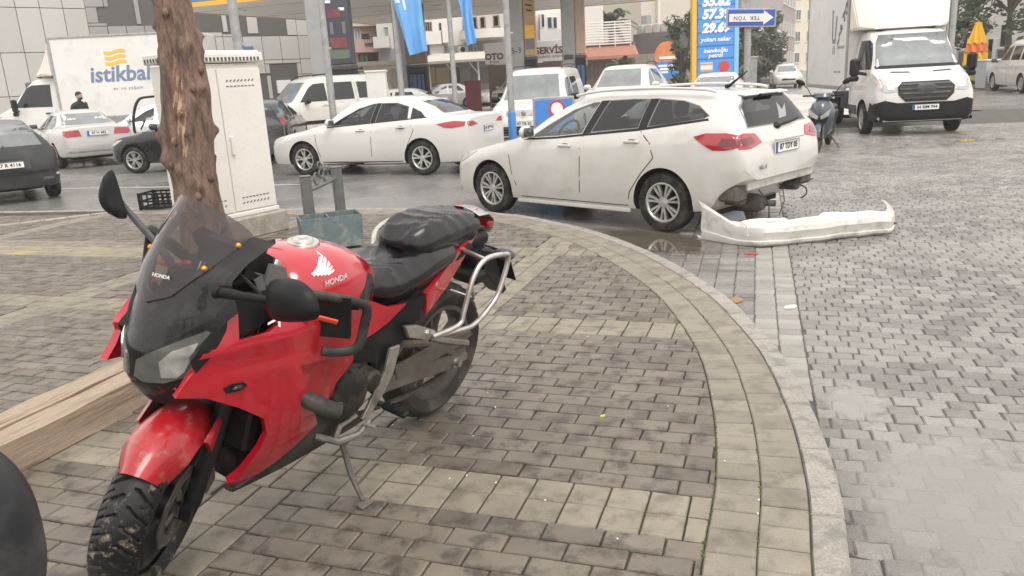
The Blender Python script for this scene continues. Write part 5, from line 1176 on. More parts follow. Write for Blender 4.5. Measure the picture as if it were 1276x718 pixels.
# --- dark hatchback at the left edge
hat = dict(paint=DGREYP, wb=2.49, r=.30, track=.84, rim='steel', mirror=(.55, .98),
    st=stations(1.95, -1.86, .845, .24, (1.65, .78), (.85, .98), 1.46, .93, (.05, -1.35), belt2=1.0, wr=.62, nose=.56, tailz=.60),
    side_glass=[[(.55, .97), (.05, 1.26), (-.18, 1.33), (-.12, .99)], [(-.25, 1.0), (-.28, 1.34), (-.95, 1.32), (-1.15, 1.10), (-1.05, 1.04)]], front_glass=[(-.58, 1.0), (.58, 1.0), (.48, 1.35), (-.48, 1.35)],
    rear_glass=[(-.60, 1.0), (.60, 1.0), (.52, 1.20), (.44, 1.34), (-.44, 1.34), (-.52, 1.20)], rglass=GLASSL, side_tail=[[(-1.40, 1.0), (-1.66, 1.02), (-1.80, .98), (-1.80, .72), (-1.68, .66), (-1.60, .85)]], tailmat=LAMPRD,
    rear_bits=[([(-.36, .60), (.36, .60), (.36, .76), (-.36, .76)], PLASTG), ([(-.74, .50), (.74, .50), (.72, .56), (-.72, .56)], BLACKP)], seams=[[(.8, .9), (.72, .3)], [(-.2, .97), (-.2, .3)]], handles=[(-.05, .86)])
h1, hbv, hfr, hside = car('hatchback', 'dark grey small hatchback seen from behind at the left edge', 'car', -9.62, 15.05, R(130), hat, .97)
plate_text(h1, '27 R 4116', (-1.905, .0, .685), (0, -1, 0), .50)
mb = MB(); mb.tube([(-1.78, .0, 1.02), (-1.76, .35, 1.05)], .016, 6); mb.sphere((-1.78, 0, 1.01), (.04, .06, .03), 10, 6); mb.build('rear_wiper', PLASTB, h1)
for s in (1, -1):
    mb = MB(); mb.cbox((-1.86, s*.60, .40), (.03, .18, .05), .01); mb.build('bumper_reflector', LAMPR if s > 0 else PLASTG, h1)
    mb = MB(); mb.cbox((-1.82, s*.74, .47), (.05, .10, .07), .02); mb.build('fog_lamp', LAMPC, h1)
# --- silver saloon
old = dict(paint=SILVERP, wb=2.62, r=.29, track=.83, rim='five', mirror=(.5, .96),
    st=stations(2.12, -2.22, .845, .24, (1.85, .72), (.85, .90), 1.375, .85, (.05, -.95), deck=(-1.55, 1.00), belt2=.93, wr=.58, nose=.55, tailz=.55),
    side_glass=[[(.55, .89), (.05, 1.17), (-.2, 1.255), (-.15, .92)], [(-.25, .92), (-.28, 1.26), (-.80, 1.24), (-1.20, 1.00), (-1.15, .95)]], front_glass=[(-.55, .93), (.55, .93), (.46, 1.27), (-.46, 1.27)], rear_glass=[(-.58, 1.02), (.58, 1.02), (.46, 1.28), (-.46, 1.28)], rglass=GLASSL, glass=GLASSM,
    taillights=[[(.36, .76), (.68, .75), (.75, .80), (.73, .90), (.40, .91)]], rear_bits=[([(-.30, .74), (.30, .74), (.30, .90), (-.30, .90)], SILVERP), ([(-.72, .38), (.72, .38), (.72, .415), (-.72, .415)], STEEL)], seams=[[(-.2, .9), (-.2, .3)], [(-1.0, .9), (-.9, .3)]], handles=[(-.05, .8)])
o1, obv, ofr, os_ = car('saloon_car', 'old silver saloon with square red tail lights ahead of the dark hatchback', 'car', -11.75, 22.3, R(130), old, 1.05)
plate_text(o1, '07 H 682', (-2.235, 0, .82), (0, -1, 0), .48)
# --- black car behind the tree trunk
blk = dict(paint=BLACKP, wb=2.45, r=.30, track=.83, rim='five', mirror=(.62, .98), mirmat=BLACKP,
    st=stations(1.92, -1.75, .84, .22, (1.6, .76), (.85, .95), 1.44, .90, (.05, -1.25), belt2=.96, wr=.60, nose=.56),
    side_glass=[[(.60, .94), (.1, 1.24), (-.15, 1.32), (-.1, .96)], [(-.2, .96), (-.25, 1.32), (-.9, 1.29), (-1.1, 1.0)]], front_glass=[(-.58, .98), (.58, .98), (.48, 1.34), (-.48, 1.34)], glass=GLASSM, wglass=GLASSM,
    side_head=[[(1.85, .60), (1.62, .74), (1.45, .76), (1.62, .66)]], side_bits=[([(.85, .52), (-.8, .52), (-.8, .60), (.85, .60)], PLASTB)], seams=[[(.8, .9), (.72, .3)], [(-.15, .95), (-.15, .3)]], handles=[(-.05, .86)], far=True)
b1, _, _, _ = car('hatchback', 'black hatchback with alloy wheels half hidden by the tree trunk', 'car', -6.98, 18.65, R(170), blk)
bk2 = dict(paint=BLACKP, wb=2.6, r=.30, track=.84, rim='five',
    st=stations(2.1, -2.2, .85, .24, (1.8, .76), (.9, .95), 1.43, .90, (.05, -1.0), deck=(-1.6, 1.06), belt2=.98, wr=.58, nose=.56, tailz=.6), side_glass=[[(.60, .94), (.1, 1.22), (-.15, 1.30), (-.1, .96)], [(-.2, .96), (-.25, 1.3), (-.8, 1.28), (-1.1, 1.0)]], front_glass=[(-.58, .98), (.58, .98), (.48, 1.32), (-.48, 1.32)], rear_glass=[(-.54, 1.08), (.54, 1.08), (.44, 1.32), (-.44, 1.32)],
    taillights=[[(.52, .80), (.74, .80), (.78, .90), (.70, .98), (.55, .97)]], rear_bits=[([(-.7, .55), (.7, .55), (.7, .57), (-.7, .57)], PLASTG)], far=True)
b2, _, _, _ = car('saloon_car', 'black saloon seen from behind between the white cabinet and the white saloon', 'car', -6.35, 22.0, R(97), bk2, 1.0)
plate_text(b2, '01 KB 32', (-2.215, 0, .78), (0, -1, 0), .48)
mb = MB(); mb.sphere((-2.19, 0, .93), (.02, .06, .05), 10, 6); mb.build('boot_badge', STEEL, b2)

# --- vans and cars parked by the filling station
dob = dict(paint=WHITE, wb=2.58, r=.31, track=.86, rim='steel', mirror=(.70, 1.10), mirmat=PLASTB, gap=.05,
    st=[(2.02, .52, .36, .56, .5, .62, .40, .63, .64), (1.94, .76, .26, .64, .70, .74, .52, .755, .76), (1.78, .84, .22, .78, .76, .88, .58, .90, .91), (1.4, .875, .22, .90, .80, 1.0, .62, 1.03, 1.04), (1.12, .88, .22, .95, .81, 1.06, .64, 1.10, 1.11), (1.06, .88, .22, .96, .81, 1.08, .66, 1.13, 1.14), (.75, .88, .22, .98, .82, 1.08, .64, 1.43, 1.47), (.45, .88, .22, .98, .82, 1.09, .62, 1.68, 1.74), (.1, .88, .22, .98, .82, 1.09, .63, 1.75, 1.82), (-.9, .88, .22, .98, .82, 1.09, .64, 1.76, 1.83), (-1.9, .88, .24, .98, .82, 1.09, .63, 1.74, 1.81), (-2.05, .86, .28, .96, .80, 1.07, .62, 1.68, 1.74), (-2.12, .83, .3, .8, .77, 1.0, .66, 1.2, 1.22), (-2.16, .78, .34, .7, .7, .75, .5, .76, .765)],
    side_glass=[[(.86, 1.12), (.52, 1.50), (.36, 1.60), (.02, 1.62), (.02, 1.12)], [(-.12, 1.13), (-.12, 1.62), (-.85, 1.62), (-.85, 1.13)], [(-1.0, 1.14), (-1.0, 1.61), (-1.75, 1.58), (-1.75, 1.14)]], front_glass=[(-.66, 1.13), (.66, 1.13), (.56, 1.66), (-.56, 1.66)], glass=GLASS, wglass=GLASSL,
    headlights=[[(.46, .78), (.76, .80), (.80, .93), (.52, .92)]], front_bits=[([(-.40, .80), (.40, .80), (.42, .88), (-.42, .88)], PLASTB), ([(-.70, .38), (.70, .38), (.76, .60), (-.76, .60)], PLASTB)], seams=[[(.95, 1.0), (.9, .3)], [(-.05, 1.6), (-.05, .3)], [(-.93, 1.6), (-.93, .3)]], handles=[(.12, 1.0)], side_bits=[([(.8, .50), (-1.9, .50), (-1.9, .60), (.8, .60)], PLASTB)],
    rails=[(.3, .60, 1.82), (.0, .60, 1.86), (-.9, .60, 1.88), (-1.7, .60, 1.86), (-1.9, .6, 1.82)])
d1, _, _, _ = car('van', 'white high roofed passenger van with black roof bars behind the white saloon', 'van', -6.0, 26.4, R(218), dob, 1.1)
plate_text(d1, '07 AZ 51', (2.04, 0, .52), (0, 1, 0), .5)
cad = dict(dob); cad['side_glass'] = [[(.82, 1.10), (.50, 1.48), (.36, 1.56), (.05, 1.58), (.05, 1.10)], [(-.10, 1.12), (-.10, 1.58), (-.95, 1.58), (-.95, 1.12)]]
cad['front_bits'] = [([(-.42, .80), (.42, .80), (.44, .92), (-.44, .92)], STEEL), ([(-.55, .32), (.55, .32), (.6, .58), (-.6, .58)], PLASTB)]; cad['mirmat'] = PLASTB; cad.pop('side_bits')
c1, cbv, cfr, _ = car('van', 'white panel van facing the camera between two blue based poles', 'van', .95, 19.7, R(256), cad, 1.0)
plate_text(c1, '07 YR 62', (2.04, 0, .64), (0, 1, 0), .5)
mb = MB(); mb.lathe([(0, .02), (.05, .018), (.06, 0)], (1.97, 0, .86), 'x', 18); mb.build('front_badge', STEEL, c1)
mb = MB()
for i in range(4): mb.box((2.03, 0, .36+.06*i), (.02, 1.05, .012))
mb.build('grille_bar', STEEL, c1)
suv = dict(paint=WHITE2, wb=2.65, r=.33, track=.90, rim='five', mirror=(.6, 1.12), st=stations(2.2, -2.2, .92, .28, (1.9, .95), (.95, 1.12), 1.72, 1.06, (.1, -1.6), belt2=1.12, wr=.64, nose=.66, tailz=.7),
    side_glass=[[(.62, 1.10), (.1, 1.48), (-.15, 1.58), (-.1, 1.12)], [(-.2, 1.13), (-.25, 1.58), (-1.2, 1.56), (-1.2, 1.15)]], front_glass=[(-.62, 1.15), (.62, 1.15), (.52, 1.60), (-.52, 1.60)], headlights=[[(.45, .78), (.8, .82), (.85, .92), (.55, .90)]], front_bits=[([(-.42, .66), (.42, .66), (.42, .88), (-.42, .88)], PLASTB)], far=True, rails=[(0, .6, 1.72), (-.4, .6, 1.77), (-1.2, .6, 1.77), (-1.5, .58, 1.70)])
s1, _, _, _ = car('suv', 'white tall car behind the roof of the estate car near the filling station', 'car', 3.75, 24.4, R(248), suv, 1.05)
gen = dict(paint=WHITE2, wb=2.6, r=.31, track=.86, rim='five', mirror=(.6, .98), st=stations(2.15, -2.2, .87, .22, (1.85, .74), (.9, .95), 1.45, .91, (.05, -1.05), deck=(-1.65, 1.07), belt2=.98, wr=.58, nose=.56, tailz=.6),
    side_glass=[[(.60, .95), (.1, 1.24), (-.15, 1.33), (-.1, .97)], [(-.2, .97), (-.25, 1.33), (-.85, 1.3), (-1.1, 1.02)]], front_glass=[(-.58, .98), (.58, .98), (.48, 1.34), (-.48, 1.34)], rear_glass=[(-.54, 1.10), (.54, 1.10), (.44, 1.34), (-.44, 1.34)], taillights=[[(.42, .82), (.72, .82), (.76, .94), (.48, .94)]], headlights=[[(.42, .60), (.70, .66), (.78, .74), (.55, .70)]], front_bits=[([(-.4, .48), (.4, .48), (.4, .6), (-.4, .6)], PLASTB)], seams=[[(-.15, .95), (-.15, .3)]], far=True)
g1, _, _, _ = car('saloon_car', 'white saloon with its roof showing just above the estate car rear window', 'car', 6.0, 22.6, R(250), gen)
def gen_as(paint, **k): d = dict(gen); d['paint'] = paint; d.update(k); return d
car('saloon_car', 'white saloon showing its roof over the boot of the white saloon', 'car', -4.1, 30.5, R(178), gen_as(WHITE2))
car('saloon_car', 'pale blue grey saloon between the white cabinet and the white van', 'car', -10.3, 30.5, R(250), gen_as(BLUEG))
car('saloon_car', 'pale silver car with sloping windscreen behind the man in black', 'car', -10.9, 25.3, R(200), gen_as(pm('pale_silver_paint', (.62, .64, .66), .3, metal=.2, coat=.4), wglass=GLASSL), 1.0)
car('saloon_car', 'white fastback parked before the yellow shed', 'car', -3.4, 47, R(200), gen_as(WHITE2))
car('saloon_car', 'white car seen behind the blue pole near the garage sign', 'car', -.9, 50, R(255), gen_as(WHITE2))
car('suv', 'white off road car parked beside the small white fastback', 'car', 0.9, 44, R(250), suv, .95)
car('saloon_car', 'white saloon waiting in the far street left of the box truck', 'car', 18.2, 52, R(256), gen_as(WHITE2))
car('suv', 'pale pickup nose on in the far street beneath the no entry sign', 'car', 21.4, 66, R(252), gen_as(SILVERP), 1.1)
car('suv', 'dark car behind the pale pickup in the far street', 'car', 23.6, 74, R(252), gen_as(DGREYP), 1.2)
# --- white minivan at the right edge
mv = dict(dob); mv.update(wb=2.93, r=.33, track=.9, mirmat=BLACKP, mirror=(1.2, 1.10),
    st=[(x*1.17, w*1.05, zb, zs, wd*1.05, zd, wr*1.03, zr*1.03 if zr > 1.2 else zr, zt*1.03 if zt > 1.2 else zt) for (x, w, zb, zs, wd, zd, wr, zr, zt) in dob['st']],
    side_glass=[[(.95, 1.14), (.55, 1.58), (.02, 1.64), (.02, 1.14)], [(-.15, 1.15), (-.15, 1.64), (-1.0, 1.64), (-1.0, 1.15)], [(-1.15, 1.15), (-1.15, 1.63), (-2.0, 1.6), (-2.0, 1.15)]], front_glass=[(-.66, 1.15), (.66, 1.15), (.56, 1.70), (-.56, 1.70)])
mv.pop('rails'); mv.pop('side_bits')
car('minivan', 'white minivan parked at the right edge beside the tree', 'minivan', 20.75, 31.6, R(76), mv, 1.05)
# ------------------------------------------------------------------ street furniture near the motorcycle
def ray(px, py): return _r2*(px-638)-_u2*(py-359)+_w*985.
def at(px, py, Y): d = ray(px, py); return Vector((0, 0, CAM_H))+d*(Y/d.y)          # the point at depth Y seen at that place of the photograph
def gp(px, py, z=ROAD): d = ray(px, py); return Vector((0, 0, CAM_H))+d*((z-CAM_H)/d.z)
BARK = pm('bark', (.215, .142, .108), .9, var=.35, vscale=5, fine=.35, bscale=40, bump=.9, bdist=.02, stretch=(2.6, 2.6, .6), stain=(.085, .055, .042), sscale=6, samt=.8, slo=.48, shi=.6)
HEART = pm('bare_wood', (.42, .30, .19), .8, var=.3, vscale=14, bump=.6, bscale=30, bdist=.01, stain=(.20, .06, .045), sscale=7, samt=.8, slo=.48, shi=.58)
CAB = pm('cabinet_white', (.74, .71, .655), .5, var=.05, vscale=3, bump=.35, bscale=60, bdist=.004, stain=(.50, .45, .38), sscale=6, samt=.3, slo=.55, shi=.7)
CONC = pm('concrete', (.36, .325, .28), .85, var=.15, vscale=6, fine=.2, bscale=60, bump=.4, bdist=.006, stain=(.18, .16, .135), sscale=5, samt=.6)
POST = pm('painted_grey_steel', (.135, .135, .132), .5, metal=.2, var=.15, vscale=8, stain=(.25, .22, .19), sscale=10, samt=.4, slo=.52, shi=.7)
GALV = pm('galvanised_steel', (.38, .375, .365), .5, metal=.5, var=.15, vscale=10, stain=(.22, .21, .2), sscale=6, samt=.5)
TEAL = pm('faded_teal_paint', (.115, .155, .16), .6, var=.2, vscale=6, stain=(.27, .26, .225), sscale=9, samt=.65, slo=.5, shi=.64, bump=.3, bscale=40)
TIMB = pm('sawn_timber', (.345, .268, .195), .75, var=.16, vscale=2.5, fine=.25, bscale=26, bump=.5, bdist=.006, stretch=(9, .5, 9), stain=(.17, .115, .08), sscale=2.6, samt=.85, slo=.49, shi=.6)
# tree trunk
tr = thing('tree_trunk', 'gnarled brown tree trunk with knots and a long healed scar before the white cabinet', 'tree', (-2.68, 7.0, 0))
r2 = random.Random(11); knots = [(r2.uniform(0, 6.28), r2.uniform(.3, 3.0), r2.uniform(.03, .075), r2.uniform(.045, .085)) for _ in range(34)]
knots += [(R(-150), .98, .075, .10), (R(-115), .90, .05, .07), (R(-60), .72, .06, .06), (R(-75), .60, .04, .05), (R(-100), .60, .035, .04), (R(-170), 1.18, .07, .12), (R(-55), 1.45, .045, .06), (R(-65), 1.9, .05, .07), (R(-120), 2.3, .03, .04)]
def trunk_r(q, z):
    r = .200-.012*z+.05*max(0, .35-z)+.018*math.sin(z*4+2)+.012*math.sin(2*q+z*2)+.010*math.sin(5*q-z*3)
    for kq, kz, h, s in knots:
        dq = math.atan2(math.sin(q-kq), math.cos(q-kq))*.22; d2 = (dq*dq+((z-kz)*.8)**2)/(s*s*.55); r += h*math.exp(-d2)*(.85 if d2 > .1 else 1)
    dq = math.atan2(math.sin(q-R(-88)), math.cos(q-R(-88)))
    if .95 < z < 2.2: r -= .045*math.exp(-(dq/.30)**2)*ss((z-.95)/.2)*ss((2.2-z)/.5); r += .03*(math.exp(-((abs(dq)-.46)/.13)**2))*ss((z-.95)/.3)*ss((2.2-z)/.4)
    return r+.006*math.sin(11*q+z*5)*math.sin(z*17+q*3)+.004*math.sin(23*q)
def trunk_c(z): return Vector((-.035*z-.035*math.sin(z*2.1+.4), .04*z, z))
rows = []
for i in range(131):
    z = -.05+3.9*i/130; rows.append([trunk_c(z)+Vector((trunk_r(2*math.pi*j/72, z)*math.cos(2*math.pi*j/72), trunk_r(2*math.pi*j/72, z)*math.sin(2*math.pi*j/72), 0)) for j in range(72)])
mb = MB(); mb.grid(rows, closed=True); mb.build('trunk', BARK, tr, smooth=70)
rows = []
for i in range(26):
    z = 1.0+.85*i/25; row = []
    for j in range(13):
        a = -1+2*j/12; w = .30*math.sin(math.pi*min(1, (i+2)/28))**.6; q = R(-88)+a*w; rr = trunk_r(q, z)+.006-.010*abs(a)+.012*math.sin(z*38+a*9)*math.sin(a*14+z*11); row.append(trunk_c(z)+Vector((rr*math.cos(q), rr*math.sin(q), 0)))
    rows.append(row)
mb = MB(); mb.grid(rows); mb.build('scar_wood', HEART, tr, smooth=70)
mb = MB()
for i in range(9):
    q = R(-60+r2.uniform(-70, 40)); z = r2.uniform(.4, 2.4); mb.sphere(trunk_c(z)+Vector((math.cos(q), math.sin(q), 0))*(trunk_r(q, z)+.01), (.03, .03, .04), 8, 6)
mb.build('bark_burl', BARK, tr, smooth=70)
mb = MB()
for q in (R(30), R(140), R(260)): mb.tube([trunk_c(3.75), trunk_c(4.2)+Vector((math.cos(q)*.3, math.sin(q)*.3, .3)), trunk_c(5)+Vector((math.cos(q)*.9, math.sin(q)*.9, .9))], [.17, .12, .07], 10)
mb.build('limb', BARK, tr, smooth=60)
# cabinet
cR, cL = Vector((-2.55, 8.75, 0)), Vector((-3.18, 7.874, 0)); cx_ = (cR-cL).normalized(); cy_ = Vector((-cx_.y, cx_.x, 0)); cw_ = (cR-cL).length; ang = math.atan2(cx_.y, cx_.x)
cb = thing('utility_cabinet', 'tall white two door street cabinet with vent slots on a concrete plinth', 'cabinet', (cL+cR)/2+cy_*.14, ang)
mb = MB(); mb.cbox((0, .0, .11), (cw_+.16, .42, .24), .02); mb.build('plinth', CONC, cb)
mb = MB(); mb.cbox((0, 0, .255), (cw_+.04, .31, .05), .01); mb.build('base_frame', CAB, cb)
mb = MB(); mb.cbox((0, 0, 1.03), (cw_, .27, 1.52), .008); mb.build('body', CAB, cb)
SLOT = pm('slot_shadow_metal', (.09, .085, .08), .7)
for s in (-1, 1):
    mb = MB(); mb.cbox((s*cw_/4, -.142, 1.02), (cw_/2-.012, .018, 1.46), .006); dr = mb.build('door', CAB, cb)
    mb = MB()
    for zz in (1.63, 1.575, .375, .43):
        for k in range(8): mb.box((s*cw_/4-.16+.045*k, -.1525, zz), (.028, .005, .010), rot=Matrix.Rotation(R(-40 if zz in (1.63, .375) else 0), 3, 'Y'))
    tag(mb.build('vent_slot', SLOT, dr, smooth=0), kind='stuff')
    mb = MB()
    for i in range(7):
        for j in range(17): mb.box((s*cw_/4-.21+.07*i, -.1518, .50+.062*j+(.03 if i % 2 else 0)), (.008, .004, .008))
    tag(mb.build('door_dimple', CAB, dr, smooth=0), kind='stuff')
    if s > 0: mb = MB(); mb.cbox((.06, -.170, .98), (.03, .04, .20), .012); mb.build('handle', CAB, dr)
mb = MB(); mb.cbox((0, 0, 1.86), (cw_+.08, .36, .10), .015); mb.cbox((0, 0, 1.915), (cw_+.02, .31, .03), .01); cp = mb.build('cap', CAB, cb)
mb = MB()
for k in range(24): mb.box((-cw_/2+.03+k*(cw_-.06)/23, -.182, 1.845), (.022, .006, .035))
for k in range(6): mb.box((-cw_/2-.042, -.125+.05*k, 1.845), (.006, .022, .035))
tag(mb.build('cap_slot', SLOT, cp, smooth=0), kind='stuff')
# bin with its two posts
bn = thing('litter_bin', 'low faded teal litter box hung between two grey steel posts with a ring ornament', 'litter bin', (-1.80, 8.15, 0), R(20))
p1, p2 = gp(390, 303, 0), gp(427, 285, 0); Mi = (Matrix.Translation(bn.location) @ Matrix.Rotation(R(20), 4, 'Z')).inverted(); a, b = Mi @ p1, Mi @ p2
for p in (a, b): mb = MB(); mb.cbox((p.x, p.y, .325), (.105, .105, .69), .008); mb.cbox((p.x, p.y, .675), (.112, .112, .012), .004); mb.build('post', POST, bn)
mb = MB(); mb.tube([(a.x, a.y, .52), (b.x, b.y, .56)], .022, 8); mb.build('crossbar', POST, bn)
mb = MB(); m_ = (a+b)/2; dd = (b-a).normalized(); nn = Vector((-dd.y, dd.x, 0))
for o_, r_, zz in ((-.13, .055, .62), (.0, .05, .66), (.10, .06, .625), (-.03, .035, .74)):
    c = m_+dd*o_+Vector((0, 0, zz)); mb.tube([c+dd*r_*math.cos(2*math.pi*k/18)+Vector((0, 0, r_*math.sin(2*math.pi*k/18))) for k in range(18)], .010, 6, closed=True)
mb.build('ring_ornament', POST, bn)
bx_, by_ = Mi @ Vector((-1.72, 7.55, 0)), None
mb = MB(); w, d, h = .58, .34, .30; c = bx_; z0 = .03
o4 = [(c.x-w/2, c.y-d/2), (c.x+w/2, c.y-d/2), (c.x+w/2, c.y+d/2), (c.x-w/2, c.y+d/2)]; i4 = [(x+(.014 if x < c.x else -.014), y+(.014 if y < c.y else -.014)) for x, y in o4]
vs = [(x*.96+c.x*.04, y*.96+c.y*.04, z0) for x, y in o4]+[(x, y, z0+h) for x, y in o4]+[(x, y, z0+h) for x, y in i4]+[(x, y, z0+.05) for x, y in i4]
fs = [(3, 2, 1, 0), (12, 13, 14, 15)]
for k in range(4):
    j = (k+1) % 4; fs += [(k, j, 4+j, 4+k), (4+k, 4+j, 8+j, 8+k), (8+k, 8+j, 12+j, 12+k)]
mb.add(vs, fs); mb.build('bin_box', TEAL, bn, smooth=0)
mb = MB(); mb.box((c.x-w*.02, c.y, z0+.15), (.012, d*.96, .28)); mb.build('bin_divider', TEAL, bn)
mb = MB(); mb.cbox((c.x+w*.502, c.y-d*.02, .19), (.012, .15, .16), .006); mb.build('bin_plate', pm('olive_plate', (.22, .22, .15), .6, var=.2), bn)
# plastic crate
ct = thing('crate', 'black slatted plastic crate on the pavement left of the tree trunk', 'crate', (-4.78, 11.1, 0), R(-8))
mb = MB()
for sx in (-1, 1):
    for sy in (-1, 1): mb.cbox((sx*.28, sy*.18, .12), (.035, .035, .24), .006)
mb.build('corner_post', PLASTB, ct)
for sy in (-1, 1):
    for zz in (.035, .12, .22): mb = MB(); mb.box((0, sy*.185, zz), (.56, .012, .026)); mb.build('slat', PLASTB, ct, smooth=0)
for sx in (-1, 1):
    for zz in (.035, .12, .22): mb = MB(); mb.box((sx*.285, 0, zz), (.012, .36, .026)); mb.build('slat', PLASTB, ct, smooth=0)
mb = MB()
for k in range(7): mb.box((-.24+.08*k, -.180, .12), (.018, .012, .2)); mb.box((-.24+.08*k, .180, .12), (.018, .012, .2))
tag(mb.build('crate_rib', PLASTB, ct, smooth=0), kind='stuff')
mb = MB(); mb.box((0, 0, .02), (.55, .35, .012)); mb.build('crate_floor', PLASTB, ct)
# two long timbers on the pavers
for k, (u0, lab) in enumerate(((-3.10, 'long sawn timber beam lying nearer the motorcycle front wheel'), (-3.262, 'long pale sawn timber beam lying on the side away from the motorcycle'))):
    A, B = UX*u0+VX*1.0, UX*(u0-.0)+VX*(3.72-.25*k); L_ = (B-A).length; be = MB(); n = 26; rows = []
    for i in range(n+1):
        t = i/n; x = -.078; rw_ = []
        w_ = .077; hh = .150 if k == 0 else .158
        for q in range(12):
            a_ = 2*math.pi*(q+.5)/12; c_, s_ = math.cos(a_), math.sin(a_); m = max(abs(c_), abs(s_)); px_, pz_ = c_/m*w_, s_/m*hh/2; bev = .93 if q % 3 in (0, 2) and abs(abs(c_)-abs(s_)) < .4 else 1.
            rw_.append(Vector((px_*bev+.004*math.sin(t*23+q*2+k), t*L_, hh/2+pz_*bev+.003*math.sin(t*31+q+k*3))))
        rows.append(rw_)
    be.grid([r[::-1] for r in rows], closed=True); m_ = len(rows[0]); be.f += [tuple(range(m_)), tuple(n*m_+j for j in range(m_))[::-1]]; be.m += [0, 0]
    o = be.build('timber_beam', TIMB, None, smooth=30, fix=True); d_ = (B-A).normalized(); o.location = A+Vector((0, 0, .002)); o.rotation_euler = (0, 0, math.atan2(d_.y, d_.x)-math.pi/2); tag(o, lab, 'timber', 'sawn timbers lying on the pavement')
# rounded black mirror of another scooter, close to the camera
om = thing('scooter', 'blurred black rounded mirror of a scooter cut off at the lower left corner', 'scooter', (-.52, .55, 0))
mc = Vector((0, 0, CAM_H))+ray(-58, 684).normalized()*.95-om.location
mb = MB(); rows = []; rotm = Matrix.Rotation(R(30), 3, 'Z'); spw = lambda v, e: math.copysign(abs(v)**e, v)
for i in range(25):
    ph = -math.pi/2+math.pi*i/24; row = []
    for j in range(40):
        q = 2*math.pi*j/40; k = spw(math.cos(ph), .75); row.append(rotm @ Vector((.074*k*spw(math.cos(q), .8), .045*spw(math.sin(ph), .9), .114*k*spw(math.sin(q), .8)*(1-.12*math.cos(q))))+mc)
    rows.append(row)
mb.grid(rows, closed=True); mh = mb.build('mirror_head', pm('soft_black_plastic', (.020, .021, .023), .42, var=.15, vscale=9, bump=.15, bscale=400, bdist=.0006, stain=(.10, .095, .09), sscale=14, samt=.35), om, smooth=80, fix=True)
mb = MB(); mb.tube(catmull([mc+Vector((0, 0, -.08)), mc+Vector((-.02, 0, -.2)), Vector((-.10, -.03, .92))], 5), .010, 8); mb.build('mirror_stalk', PLASTB, om)
mb = MB(); mb.tube([(-.62, -.05, .92), (-.35, 0, .95), (-.05, -.03, .92)], .014, 8); mb.tube([(-.35, 0, .95), (-.30, .25, .3)], .03, 10); mb.build('handlebar', PLASTB, om)
mb = MB(); mb.lathe([(.14, -.04), (.2, -.045), (.235, -.02), (.235, .02), (.2, .045), (.14, .04)], (-.29, .30, .236), 'x', 28); mb.build('wheel', RUB, om)

# ------------------------------------------------------------------ box trucks
BOXW = pm('box_panel_white', (.70, .685, .65), .45, var=.05, vscale=1.2, stain=(.40, .36, .30), sscale=2.5, samt=.35, slo=.52, shi=.72)
CREAM = pm('cream_grp', (.74, .68, .60), .4, var=.05, vscale=2, coat=.2)
GRAPH = pm('grey_print', (.20, .20, .22), .6)
tst = [(.98, .80, .40, .68, .74, .80, .6, .82, .83), (.94, .92, .32, .80, .84, .95, .68, .98, 1.0), (.80, .97, .30, .95, .88, 1.13, .74, 1.17, 1.19), (.45, .99, .30, 1.02, .90, 1.28, .78, 1.34, 1.37), (.30, 1.0, .30, 1.08, .92, 1.33, .80, 1.42, 1.45),
       (.02, 1.0, .30, 1.10, .92, 1.34, .79, 1.70, 1.76), (-.25, 1.0, .30, 1.10, .93, 1.36, .78, 1.96, 2.03), (-.50, 1.0, .30, 1.10, .93, 1.36, .78, 2.12, 2.21), (-.85, 1.0, .30, 1.10, .93, 1.36, .79, 2.17, 2.28), (-1.12, 1.0, .30, 1.10, .93, 1.36, .79, 2.17, 2.27)]
